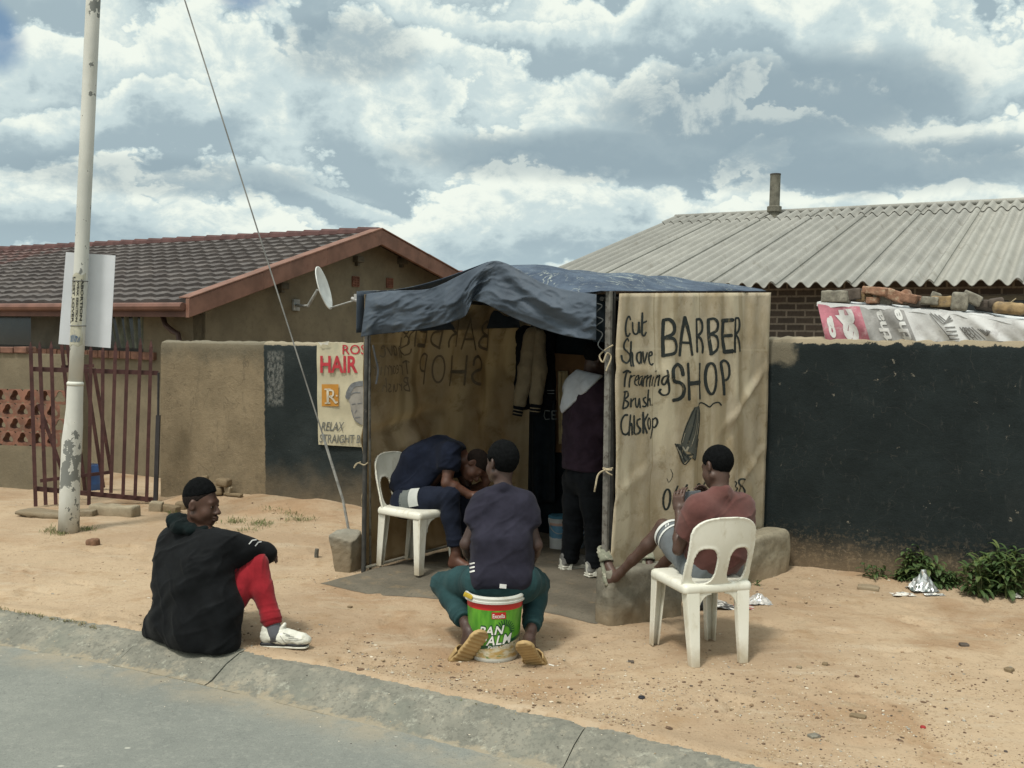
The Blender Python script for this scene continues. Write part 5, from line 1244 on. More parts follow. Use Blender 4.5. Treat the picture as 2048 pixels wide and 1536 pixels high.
q = rope(rp([(1190, 606), (1204, 612), (1188, 630), (1206, 640), (1190, 655), (1205, 668), (1196, 690), (1212, 706)]), .0035); q.build('lacing', WHITEROPE, tent)
q = MB(); q.hexa([P(1186, 684, T2.y+.05), P(1212, 684, T2.y+.05), P(1212, 684, T2.y+.06), P(1186, 684, T2.y+.06)], [P(1182, 590, T2.y+.05), P(1212, 590, T2.y+.05), P(1212, 590, T2.y+.06), P(1182, 590, T2.y+.06)]); q.build('dark_gap_strip', NAVY, tent)  # added dark strip, stands in for the dark gap between drape and pole
rope([P(a, b, T1.y+.1) for a, b in ((746, 690), (750, 712), (756, 740), (752, 768))], .008).build('hanging_strap', plain('grey_strap', (.22, .23, .25), .8), tent)
# ================================================================ floor mat
MA, MBc = GG(640, 1167), GG(1198, 1246)
def matp(u, v):
    f = MA.lerp(MBc, u); b = (T4+Vector((-.05, .0, 0))).lerp(T3+Vector((-.12, 0, 0)), u); p = f.lerp(b, v)
    # front edge bows a little
    p = p+FN*(.05*math.sin(u*math.pi*2.2)*(1-v)**3)
    q_ = np.array([[p.x, p.y, 0]]); w = (fbm(q_, 3.2, 12, 3)[0]-.5)*.028+.012*math.exp(-((u-.36-.1*v)/.02)**2)
    e = min(1, min(u, 1-u, v+.0)*30)
    return Vector((p.x, p.y, gz(p.x, p.y)+.012+max(0, w+.008)*e-(0 if e > .5 else .01)))
q = MB(); q.grid(matp, 70, 60)
def mat_mat():
    t = NT('old_carpet'); c = t.mix(t.ramp(t.noise(3, 6, .65), .3, .7), (.105, .095, .075), (.155, .138, .108))
    c = t.mix(t.math('MULTIPLY', t.ramp(t.noise(7, 6, .7, t.mapping(t.tc(), loc=(3, 3, 3))), .52, .72), .6), c, (.24, .18, .11))
    c = t.mix(t.math('MULTIPLY', t.ramp(t.noise(50, 4, .7), .5, .7), .5), c, (.06, .055, .045)); t.color(c); t.rough(.97); t.spec(.1)
    t.bump(t.noise(120, 4, .7), .5, .006); return t.m
tag(recenter(q.build('floor_mat', mat_mat(), smooth=True)), 'old grey brown carpet mat spread on the tent floor', 'mat')
# ================================================================ things inside the tent
jk = thing('varsity_jacket', P(1055, 830, 8.55), 'varsity jacket with cream sleeves and striped dark cuffs hanging inside the tent', 'jacket')
CREAM = fabric('cream_sleeve', (.33, .27, .18), .15); DKC = fabric('dark_jacket_wool', (.012, .014, .018), .3)
def sdfpart(name, mat, parent, lo, hi, h, fn, disp=None, smooth=1):
    f = F(lo, hi, h); fn(f); return f.build(name, mat, parent, disp, smooth)
def wrinkle(amp=.006, sc=7, seed=1, st=(1, 1, 1)):
    def d(V, N):
        q = V*np.array(st); n = fbm(q, sc, seed, 3); r = 1-np.abs(2*n-1); return amp*(r**3*1.5-.3)
    return d
def jb(f):
    a, b = P(1052, 672, 8.72), P(1048, 800, 8.72); a2_, b2_ = P(1092, 676, 8.72), P(1092, 800, 8.72)
    f.cone(a, b, .075, .09, .05); f.cone(a2_, b2_, .075, .09, .08); f.cone(a, a2_, .07, .07, .05)
sdfpart('body', DKC, jk, (-.2, 8.45, .9), (.65, 9.0, 2.0), .014, jb, wrinkle(.01, 8, 3))
for s0, s1, s2 in (((1064, 668), (1052, 740), (1038, 812)), ((1076, 672), (1077, 740), (1071, 808))):
    pts = [P(*s0, 8.60), P(*s1, 8.56), P(*s2, 8.56)]
    sdfpart('sleeve', CREAM, jk, (-.15, 8.35, 1.0), (.5, 8.8, 1.95), .012, lambda f: f.chain(pts, (.062, .068, .05), .02, cut=(pts[2], pts[2]-pts[1])), wrinkle(.008, 9, 4))
    c0, c1 = pts[2], pts[2]+(pts[2]-pts[1]).normalized()*.085; q = MB()
    q.tube([c0, c0.lerp(c1, .3), c0.lerp(c1, .32), c0.lerp(c1, .55), c0.lerp(c1, .57), c1], [.05, .048, .044, .043, .046, .042], 14); q.build('cuff', DKC, jk, smooth=True)
    q = MB()
    for k in (.36, .68): q.tube([c0.lerp(c1, k), c0.lerp(c1, k+.1)], .0475, 14, cap=False); q.build('stripe', CREAM, jk) if k > .5 else None
def bpl(px, py, d=.03): return PL(px, py, T4+BN*d, BN)
q = MB(); c4 = [bpl(1101, 905, .05), bpl(1190, 905, .05), bpl(1190, 712, .05), bpl(1104, 706, .05)]
q.hexa([c4[0], c4[1], c4[1]-BN*.02, c4[0]-BN*.02], [c4[3], c4[2], c4[2]-BN*.02, c4[3]-BN*.02])
tag(recenter(q.build('brown_board', plain('brown_card', (.15, .085, .04), .85, .2, 5, c2=(.10, .055, .03)), bevel=.004)), 'brown board fixed on the dark back wall of the tent behind the barber', 'board')
q = MB(); q.grid(lambda u, v: bpl(1116+20*u+2*v, 742+146*v, .09+.015*math.sin(u*9+v*3)), 12, 20)
tag(recenter(q.build('apron', fabric('cream_apron', (.36, .29, .17), .2), smooth=True, solid=.004)), 'narrow cream cloth hanging over the brown board inside the tent', 'cloth')
sh = thing('dark_shirt', bpl(1088, 1000, .1), 'dark shirt with pale letters hanging on the tent back wall below the jacket', 'shirt')
q = MB(); q.grid(lambda u, v: bpl(1064+46*u, 800+205*v, .10+.03*math.sin(u*8)*(.3+v)), 20, 20); q.build('cloth', fabric('black_shirt', (.012, .017, .022), .2), sh, smooth=True, solid=.004)
q = MB(); GREYP = plain('pale_print', (.16, .18, .18), .8)
fn_ = lambda x, y, l=0: bpl(x, y, .142)
for pts in ([(1099, 822), (1090, 821), (1088, 832), (1091, 839), (1099, 838)], [(1113, 822), (1104, 822), (1104, 838), (1113, 838)], [(1104, 830), (1111, 830)], [(1093, 781), (1108, 781)], [(1093, 787), (1108, 787)]): stroke(q, pts, 1.8, fn_, smooth=False)
q.build('lettering', GREYP, sh)
def pail(px, py, Y, r, h, label, body, lid, band=None, print_=None):
    g = P(px, py, Y); z0 = gz(g.x, g.y)+.02; c = Vector((g.x, g.y, z0)); o = thing('paint_bucket', c, label, 'bucket')
    m_ = MB(); m_.lathe(c, [(.0001, 0), (r*.86, 0), (r*.88, .01), (r*.98, h*.9), (r*1.04, h*.9), (r*1.05, h*.96), (r*.99, h*.97)], 28); m_.build('body', body, o, smooth=False)
    m_ = MB(); m_.lathe(c, [(r*1.07, h*.94), (r*1.08, h*1.0), (r*.95, h*1.02), (.0001, h*1.015)], 28); m_.build('lid', lid, o)
    if band:
        m_ = MB(); m_.lathe(c, [(r*.92, h*.30), (r*.975, h*.80)], 28); mm = Matrix.Translation(c) @ Matrix.Scale(1.012, 4) @ Matrix.Translation(-c); m_.v = [tuple(mm @ Vector(v)) for v in m_.v]; m_.build('label_band', band, o)
    m_ = MB(); m_.tube([c+Vector((r*1.06*math.cos(a), r*1.06*math.sin(a)-.01, h*.92-.11*math.sin(-a)*1)) for a in np.linspace(-math.pi, 0, 14)], .003, 5); m_.build('handle', GALV, o)
    return o
def band_mat(name, a, b, c3):
    t = NT(name); x, y, z = t.sep(t.tc('Object')); n = t.noise(18, 3, .6)
    c = t.mix(t.ramp(t.math('ADD', z, t.math('MULTIPLY', n, .05)), .12, .13), a, b); c = t.mix(t.ramp(z, .195, .2), c, c3); t.color(c); t.rough(.45); return t.m
pail(1117, 1098, 8.05, .082, .27, 'white bucket with blue band and blue lid at the back of the tent', plain('pail_white', (.42, .44, .44), .4, .1), plain('pail_lid_blue', (.05, .16, .24), .45), band_mat('pail_print', (.45, .47, .47), (.09, .22, .34), (.38, .25, .2)))
pail(1154, 1098, 8.15, .075, .24, 'darker bucket behind the barber\'s legs at the back of the tent', plain('pail_grey', (.16, .20, .24), .4, .1), plain('pail_lid_grey', (.2, .22, .22), .45), band_mat('pail_print_dark', (.3, .33, .34), (.06, .12, .2), (.25, .26, .25)))
# ================================================================ plastic chairs
def chair_mat():
    t = NT('dirty_white_plastic'); o = t.tc()
    c = t.mix(t.ramp(t.noise(3, 5, .6), .3, .7), (.64, .635, .55), (.73, .725, .65))
    c = t.mix(t.math('MULTIPLY', t.ramp(t.noise(11, 6, .7, t.mapping(o, (1, 1, .5))), .50, .70), .6), c, (.46, .42, .30))
    c = t.mix(t.math('MULTIPLY', t.ramp(t.noise(24, 6, .72, t.mapping(o, loc=(7, 7, 7))), .62, .73), .65), c, (.28, .235, .15))
    x, y, z = t.sep(o); c = t.mix(t.math('MULTIPLY', t.ramp(t.math('ADD', z, t.math('MULTIPLY', t.noise(14, 4), .16)), .06, .24, 1, 0), .75), c, (.34, .27, .17))
    t.color(c); t.rough(.42); t.spec(.45); t.bump(t.noise(30, 3), .08, .004); return t.m
CHAIR = chair_mat()
def make_chair(loc, rz, label, sc):
    c = thing('plastic_chair', loc, label, 'chair', None, rz); c.scale = (sc*.95, sc, sc)
    bl = lambda mbx, n: mbx.build(n, CHAIR, c, world=False, bevel=.0035)
    # seat: moulded tray with a turned-down apron
    f = F((-.26, -.26, .34), (.26, .26, .47), .0065)
    f.box((0, 0, .405), (.218, .212, .032), None, .028); f.box((0, 0, .385), (.206, .200, .036), None, .022, .0, '-'); f.ell((0, .02, .505), (.22, .22, .078), None, .015, '-')
    V, Q = f.mesh(1); me = bpy.data.meshes.new('seat'); me.from_pydata(V.tolist(), [], Q.tolist()); link('seat', me, CHAIR, c, False, True)
    # backrest: curved shell with two openings
    g = F((-.26, -.36, .38), (.26, -.06, .84), .0058)
    X = g.ax[0][:, None, None]; Yv = g.ax[1][None, :, None]; Z = g.ax[2][None, None, :]
    t = (Z-.42)/.39; ys = -.195-.10*t-.015*np.sin(np.clip(t, 0, 1)*3.1)+.9*X**2
    hw = .212-.012*t
    # outline: straight sides, round top
    zt_ = .655; rx = .209; rzz = .15
    top = np.where(Z > zt_, (np.abs(X/rx)**2.9+np.abs((Z-zt_)/rzz)**2.9)**(1/2.9)-1, -1)*.15
    out = np.maximum(np.abs(X)-hw, top); out = np.maximum(out, .405-Z)
    def hole(cx, cz, ax_, az_): return ((np.abs((X-cx)/ax_)**2.8+np.abs((Z-cz)/az_)**2.8)**(1/2.8)-1)*min(ax_, az_)
    hl = np.minimum(hole(-.104-.0*X, .535, .068, .098), hole(.104, .535, .068, .098))
    hl = np.minimum(hl, hole(0, .395, .0001, .0001))
    rim = np.maximum(0, 1-np.abs(np.maximum(out, -hl))/.012)
    g.D = np.maximum(np.maximum(np.abs(Yv-ys)*.93-(.0055+.005*rim), out), -hl).astype(np.float32)
    V, Q = g.mesh(1); me = bpy.data.meshes.new('backrest'); me.from_pydata(V.tolist(), [], Q.tolist()); link('backrest', me, CHAIR, c, False, True)
    # legs: tapering angle profiles
    for sx in (-1, 1):
        for sy in (-1, 1):
            m_ = MB(); zt0 = .425
            tx, ty = (sx*.208, .205) if sy > 0 else (sx*.200, -.205); bx, by = (sx*.212, .205) if sy > 0 else (sx*.178, -.245)
            wt, wb, th = .082, .052, .009; dt, db = .07, .045
            def ring(x, y, w, d, z): return x, y, w, d, z
            for (dx0, dx1, dy0, dy1, w0_, w1_) in ((0, 1, 0, 0, 1, 0), (0, 0, 0, 1, 0, 1)):
                pass
            # face across x
            m_.hexa([(bx-sx*wb, by-sy*th, 0), (bx, by-sy*th, 0), (bx, by, 0), (bx-sx*wb, by, 0)], [(tx-sx*wt, ty-sy*th, zt0), (tx, ty-sy*th, zt0), (tx, ty, zt0), (tx-sx*wt, ty, zt0)])
            m_.hexa([(bx-sx*th, by-sy*db, 0), (bx, by-sy*db, 0), (bx, by-sy*th*1.01, 0), (bx-sx*th, by-sy*th*1.01, 0)], [(tx-sx*th, ty-sy*dt, zt0), (tx, ty-sy*dt, zt0), (tx, ty-sy*th*1.01, zt0), (tx-sx*th, ty-sy*th*1.01, zt0)])
            m_.hexa([(bx-sx*wb, by-sy*db*.7, 0), (bx-sx*(wb-th), by-sy*db*.7, 0), (bx-sx*(wb-th), by-sy*th*1.02, 0), (bx-sx*wb, by-sy*th*1.02, 0)], [(tx-sx*wt, ty-sy*dt*.7, zt0), (tx-sx*(wt-th), ty-sy*dt*.7, zt0), (tx-sx*(wt-th), ty-sy*th*1.02, zt0), (tx-sx*wt, ty-sy*th*1.02, zt0)])
            # arched gusset from the leg into the apron
            k0 = Vector((tx-sx*wt, ty-sy*.004, zt0-.03)); vs = []
            for k in range(7):
                a = k/6*math.pi/2; px_ = tx-sx*(wt+.075*(1-math.cos(a))); pz_ = .29+.085*math.sin(a) if True else 0
                vs += [(px_, ty-sy*.001, pz_), (px_, ty-sy*.001, .405), (px_, ty-sy*.009, pz_), (px_, ty-sy*.009, .405)]
            fs = []
            for k in range(6):
                b = k*4; fs += [(b, b+4, b+5, b+1), (b+2, b+3, b+7, b+6), (b, b+2, b+6, b+4)]
            m_.add(vs, fs)
            bmx = bmesh.new()
            o = m_.build('leg', CHAIR, c, world=False)
            bmx.from_mesh(o.data); bmesh.ops.recalc_face_normals(bmx, faces=bmx.faces); bmx.to_mesh(o.data); bmx.free()
            md = o.modifiers.new('bevel', 'BEVEL'); md.width = .003; md.segments = 2; md.limit_method = 'ANGLE'
    return c
CZ = gz(-.71, 7.4)+.02
CH_C = make_chair((-.675, 7.31, CZ), math.radians(-128), 'white plastic chair inside the tent under the man in navy', 1.03)
CH_E = make_chair((1.06, 5.49, gz(1.07, 5.46)), math.radians(18), 'dirty white plastic chair on the sand under the boy with the phone', 1.0)
# ================================================================ oil bucket used as a seat
BKY = 5.36; bk0 = G(988, 1333); BK = Vector((P(988, 1300, BKY).x, BKY, gz(-.1, 5.3)))
bkt = thing('oil_bucket', BK, 'green and white palm oil bucket used as a seat on the sand', 'bucket')
BH = .36; rb, rt_ = .128, .153
def brad(z): return rb+(rt_-rb)*z/BH
q = MB(); q.lathe(BK, [(.0001, 0), (rb-.004, 0), (rb, .006), (brad(.02), .02)]+[(brad(z), z) for z in (.1, .2, .3, .322)]+[(rt_+.010, .323), (rt_+.011, .334), (rt_+.005, .336), (rt_+.009, .350), (rt_+.004, BH), (rt_-.006, BH), (rt_-.012, .3), (.0001, .29)], 48)
q.build('body', plain('bucket_white', (.52, .53, .49), .35, .1, 6, c2=(.38, .36, .29), thr=(.55, .75)), bkt, smooth=False)
def label_mat():
    t = NT('palm_oil_label'); o = t.tc('Object'); x, y, z = t.sep(o); n = t.noise(8, 4, .6, t.mapping(o, (2.5, 1, .5)))
    zz = t.math('SUBTRACT', z, t.math('MULTIPLY', x, .24))
    g = t.mix(t.ramp(n, .35, .65), (.045, .20, .018), (.11, .34, .03))
    g = t.mix(t.ramp(t.noise(16, 3, .6, t.mapping(o, (3, 1, .4))), .6, .72), g, (.18, .42, .06))
    gold = t.mix(t.ramp(t.noise(24, 4, .6, t.mapping(o, (.7, 1, 2.2))), .38, .62), (.55, .52, .40), (.42, .29, .11))
    gold = t.mix(t.ramp(t.noise(30, 4, .6, t.mapping(o, (.6, 1, 2.6), (4, 4, 4))), .56, .66), gold, (.13, .20, .07))
    c = t.mix(t.ramp(zz, .086, .090), gold, (.014, .07, .03)); c = t.mix(t.ramp(zz, .104, .110), c, g)
    c = t.mix(t.ramp(z, .286, .288), c, (.45, .022, .022)); c = t.mix(t.ramp(z, .022, .026), (.52, .53, .49), c)
    t.color(c); t.rough(.33); t.spec(.4); return t.m
q = MB(); q.lathe(BK, [(brad(z)+.0012, z) for z in (.012, .1, .2, .3, .321)], 64); lb = q.build('label', label_mat(), bkt, smooth=True)
def bpt(xm, z, d=.002):
    r = brad(z)+d+.0012; a = -math.pi/2+xm/r; return BK+Vector((r*math.cos(a), r*math.sin(a), z))
bx = lambda px: (px-988)/378.0; bz = lambda py: (1330-py)/378.0
WHT = plain('label_white', (.72, .73, .70), .4, .05); DGR = plain('label_dark_green', (.012, .06, .03), .4, .1); RED = plain('label_red', (.45, .022, .022), .4, .05)
q = MB()
def ital(x0, z0, sl): return lambda x, y: (x0+x+.22*y, z0+y+sl*x)
for txt, px0, py0, w, h in (('PAN', 957, 1273, .128, .046), ('PALM', 960, 1294, .165, .050)):
    im = ital(bx(px0), bz(py0), .10); put_text(q, txt, w, h, lambda x, y: bpt(*im(x, y), .0045), bold=.02, spacing=1.12)
q.build('lettering', WHT, lb)
q = MB()
for txt, px0, py0, w, h in (('PAN', 956, 1274, .133, .052), ('PALM', 959, 1295, .170, .056)):
    im = ital(bx(px0), bz(py0), .10); put_text(q, txt, w, h, lambda x, y: bpt(*im(x, y), .0028), bold=.06, spacing=1.12)
for k in range(13):
    a = math.radians(-12+k*15.5); cx, cz = bx(1011), bz(1262)
    stroke(q, [(cx+.030*math.cos(a), cz+.024*math.sin(a)), (cx+.058*math.cos(a), cz+.056*math.sin(a))], .0055, lambda x, y, l: bpt(x, y, .0018), smooth=False)
q.build('palm_emblem', DGR, lb)
q = MB(); q.grid(lambda u, v: bpt(bx(983)+u*.077, bz(1238)+v*.036, .0018), 8, 2); q.build('red_tab', RED, lb)
q = MB(); put_text(q, 'Excella', .066, .022, lambda x, y: bpt(bx(985)+x, bz(1236)+y, .0034), bold=.012); q.build('small_lettering', WHT, lb); q = MB()
im = ital(bx(976), bz(1300), .12); put_text(q, 'Palm Olein', .125, .017, lambda x, y: bpt(*im(x, y), .0024)); q.build('small_lettering', WHT, lb)
q = MB(); hp = [BK+Vector(((rt_+.016)*math.cos(a), (rt_+.016)*math.sin(a), .325+.05*math.sin(a)*-1)) for a in np.linspace(math.pi*.05, math.pi*.95, 20)]
q.tube(hp, .0035, 6); q.tube([hp[9]-Vector((.03, 0, 0)), hp[10]+Vector((.03, 0, 0))], .008, 8); q.build('handle', GALV, bkt)
q = MB(); q.box(bpt(bx(926), bz(1196), .02), (.05, .03, .02), Matrix.Rotation(.4, 3, 'Y')); q.build('yellow_tag', plain('yellow_plastic', (.45, .32, .03), .5), bkt, bevel=.004)
# ================================================================ hair poster on the left wall
WN = Vector((WLD.y, -WLD.x, 0))
def wl(px, py, d=.02): return PL(px, py, Vector((WLA.x, WLA.y, 0))+WN*d, WN)
po = thing('hair_poster', wl(690, 892), 'cream hair salon poster with red lettering on the black part of the left wall', 'poster')
pc = [wl(637, 889, .025), wl(748, 896, .025), wl(748, 686, .025), wl(633, 686, .025)]
q = MB(); q.grid(lambda u, v: pc[0].lerp(pc[1], u).lerp(pc[3].lerp(pc[2], u), v)+WN*(.006*math.sin(u*7+v*4)+.004*math.sin(v*17)), 24, 40)
q.build('sheet', plain('cream_poster', (.44, .405, .29), .7, .12, 4, c2=(.36, .34, .25), thr=(.5, .7)), po, smooth=True)
w_ = lambda cx, cy, d=.037: wl(620+cx/6.4, 670+cy/6.4, d)
RDP = plain('poster_red', (.36, .035, .045), .7, .2, 20); GRP = plain('poster_grey', (.13, .135, .125), .8, .3, 14); ORP = plain('poster_orange', (.42, .20, .035), .7, .1)
q = MB(); put_text(q, 'HAIR', 480, 205, lambda x, y: w_(130+x, 475-y), bold=.03); q.build('red_lettering', RDP, po); q = MB(); put_text(q, 'ROSE', 390, 120, lambda x, y: w_(415+x, 245-y), bold=.01); q.build('red_lettering', RDP, po)
q = MB(); put_text(q, 'RELAX', 290, 112, lambda x, y: w_(140+x+y*.1, 1225-y), bold=.01, shear=.15); q.build('grey_lettering', GRP, po); q = MB(); put_text(q, 'STRAIGHT BACK', 720, 105, lambda x, y: w_(120+x, 1375-y+.02*x), bold=.01, shear=.15)
q.build('grey_lettering', GRP, po)
q = MB(); q.grid(lambda u, v: w_(150+215*u, 912-282*v, .0345), 8, 8); osq = q.build('orange_square', ORP, po)
q = MB()
for pts, w in (([(225, 700), (228, 870)], 30), ([(190, 695), (260, 695)], 18), ([(195, 872), (255, 872)], 18), ([(228, 705), (290, 715), (290, 775), (235, 790)], 22), ([(260, 790), (300, 830), (325, 865), (345, 860)], 24), ([(338, 775), (346, 780)], 18)):
    stroke(q, pts, w, lambda x, y, l: w_(x, y, .042))
q.build('letter', plain('poster_pale', (.5, .47, .38), .7), osq)
# grey printed head, a plain tilted oval with hair and a few face lines
q = MB(); vs = []; el = [(680, 585), (600, 595), (530, 640), (480, 720), (475, 800), (510, 880), (530, 980), (570, 1080), (640, 1140), (700, 1150), (760, 1120), (790, 1000), (800, 800), (770, 640)]
el = catmull(el+[el[0]], 3)[:-1]; cc = Vector((660, 860)); n = len(el)
for r in (.0001, .5, 1): vs += [w_(*(cc+(e-cc)*r), .0385) for e in el]
q.add(vs, [(a*n+k, a*n+(k+1) % n, (a+1)*n+(k+1) % n, (a+1)*n+k) for a in (0, 1) for k in range(n)]); hd = q.build('printed_head', plain('print_grey', (.235, .225, .205), .8, .15, 12), po)
q = MB()
for pts, w in (([(480, 800), (500, 720), (560, 640), (680, 620)], 60), ([(500, 780), (560, 740), (640, 735)], 12), ([(535, 890), (580, 880)], 10), ([(610, 880), (660, 870)], 10), ([(600, 960), (570, 1000)], 8), ([(580, 1060), (640, 1050)], 10), ([(530, 960), (570, 1080), (650, 1140)], 10)): stroke(q, pts, w, lambda x, y, l: w_(x, y, .0415))
q.build('print_lines', plain('print_dark', (.14, .15, .16), .8, .3, 20), hd)
TAPE = plain('tape_pale', (.6, .6, .55), .5)
for c0, c1, c2 in (((640, 688), (658, 682), (656, 690)), ((636, 684), (646, 686), (642, 692)), ((736, 690), (748, 704), (738, 716)), ((734, 888), (742, 895), (738, 880))):
    q = MB(); q.add([wl(*c0, .04), wl(*c1, .05), wl(*c2, .042)], [(0, 1, 2)]); q.build('torn_tape', TAPE, po)
# ================================================================ people
def basis(fwd, upv):
    f = Vector(fwd).normalized(); s = f.cross(Vector(upv)).normalized(); u = s.cross(f); return s, f, u    # side = the person's right
def M3(s, f, u): return Matrix((s, f, u)).transposed()
def head(f, c, fwd, upv, S=1.0, ears=True):
    s, w, u = basis(fwd, upv); R = M3(s, w, u)
    L = lambda x, y, z: Vector(c)+(s*x+w*y+u*z)*S
    f.ell(L(0, -.012, .032), (.073*S, .094*S, .083*S), R, .02)
    f.ell(L(0, .022, -.035), (.060*S, .072*S, .082*S), R, .03)
    f.ell(L(0, .058, -.088), (.030*S, .028*S, .024*S), R, .02)            # chin
    f.cone(L(-.052, -.005, -.055), L(-.02, .062, -.088), .022*S, .02*S, .015); f.cone(L(.052, -.005, -.055), L(.02, .062, -.088), .022*S, .02*S, .015)
    f.ell(L(-.036, .055, -.038), (.027*S, .027*S, .03*S), R, .025); f.ell(L(.036, .055, -.038), (.027*S, .027*S, .03*S), R, .025)
    f.cone(L(-.034, .079, .022), L(.034, .079, .022), .010*S, .010*S, .02)   # brow
    for x in (-.031, .031): f.ell(L(x, .100, .001), (.013*S, .0115*S, .008*S), R, .009, '-')
    for x in (-.030, .030): f.ell(L(x, .077, .001), (.0135*S, .0135*S, .0125*S), R, .004)
    f.cone(L(0, .088, .006), L(0, .112, -.032), .009*S, .0125*S, .008)
    for x in (-.014, .014): f.ell(L(x, .101, -.036), (.011*S, .012*S, .009*S), R, .006)
    f.ell(L(0, .095, -.060), (.026*S, .015*S, .0090*S), R, .007); f.ell(L(0, .094, -.074), (.024*S, .0155*S, .0100*S), R, .007)
    f.cone(L(-.026, .096, -.0665), L(.026, .096, -.0665), .0028, .0028, .003, '-')
    if ears:
        for x in (-1, 1):
            Re = R @ Matrix.Rotation(x*.35, 3, 'Z')
            f.ell(L(x*.077, -.010, -.002), (.011*S, .019*S, .032*S), Re, .006); f.ell(L(x*.086, -.004, .002), (.006*S, .011*S, .02*S), Re, .004, '-')
def hair(name, mat, par, c, fwd, upv, S=1.0, thick=.008, cut=((0, .088, .062), (0, -.09, -.075)), top=0.0, seed=1, front=.085, amp=.003):
    s, w, u = basis(fwd, upv); R = M3(s, w, u); L = lambda x, y, z: Vector(c)+(s*x+w*y+u*z)*S
    f = F(Vector(c)-Vector((.17,)*3), Vector(c)+Vector((.17,)*3), .005)
    f.ell(L(0, -.012, .032+top*.5), ((.073+thick)*S, (.094+thick)*S, (.083+thick+top)*S), R, 0)
    a, b = L(*cut[0]), L(*cut[1]); d = (b-a).normalized(); n = s.cross(d)
    if n.dot(u) > 0: n = -n
    f.cutplane(a, n); f.cutplane(L(0, front, 0), w)
    for x in (-1, 1): f.ell(L(x*.082, -.004, -.004), (.022*S, .026*S, .036*S), R, .008, '-')
    f.ell(L(0, .10, -.005), (.062*S, .06*S, .062*S), R, .01, '-')
    return f.build(name, mat, par, lambda V, N: (amp*.5)*(fbm(V, 95, seed, 2)-.5)*2, 1)
def eyes(par, c, fwd, upv, S=1.0):
    s, w, u = basis(fwd, upv); L = lambda x, y, z: Vector(c)+(s*x+w*y+u*z)*S
    for x in (-.0305, .0305):
        q = MB(); q.lathe(L(x, .0775, .001), [(.0001, -.0115*S)]+[(.0115*S*math.sin(a), -.0115*S*math.cos(a)) for a in np.linspace(.3, 2.84, 8)]+[(.0001, .0115*S)], 12, axis=M3(s, -u, w))
        e = q.build('eye', EYEW, par, smooth=True)
        q = MB(); q.lathe(L(x, .0893, .001), [(.0075*S, -.0016), (.0045*S, .0006), (.0001, .001)], 10, axis=M3(s, -u, w)); q.build('iris', EYEB, e, smooth=True)
EYEW = plain('eye_white', (.17, .14, .12), .35, .05); EYEB = plain('eye_dark', (.012, .008, .006), .15, .1)
def hand(f, wr, d, pn, th, curl=.5, S=1.0, spread=1.0):
    d = Vector(d).normalized(); pn = Vector(pn); pn = (pn-d*pn.dot(d)).normalized(); ac = d.cross(pn)
    if ac.dot(Vector(th)) < 0: ac = -ac                                      # across, towards the thumb
    R = M3(ac, d, pn); W = Vector(wr)
    f.cone(W-d*.02*S, W+d*.02*S, .026*S, .026*S, .012); f.box(W+d*.052*S, (.039*S, .043*S, .0135*S), R, .012*S, .014)
    for i, (off, ln, r) in enumerate(((.031, .070, .0088), (.0105, .078, .0092), (-.0105, .073, .0088), (-.031, .057, .008))):
        p = W+d*.088*S+ac*off*S*1.05; a = ac*off*.9*spread; cu = curl*(1+.12*i); dirv = (d+a).normalized(); seq = [p]
        for k, fr in enumerate((.45, .32, .25)):
            an = cu*(.55+.5*k); dv = (dirv*math.cos(an)+pn*math.sin(an)).normalized(); p = p+dv*ln*fr*1.15*S; seq.append(p)
        f.chain(seq, [r*S, r*.98*S, r*.9*S, r*.78*S], .004)
    t0 = W+d*.022*S+ac*.028*S; t1 = t0+(d*.55+ac*.75+pn*.25*curl).normalized()*.042*S; t2 = t1+(d*.85+ac*.25+pn*.55*curl).normalized()*.036*S; t3 = t2+(d*.9+pn*.6*curl).normalized()*.022*S
    f.chain([t0, t1, t2, t3], [.014*S, .0105*S, .0098*S, .008*S], .008)
def V3(p): return np.array([p[0], p[1], p[2]])
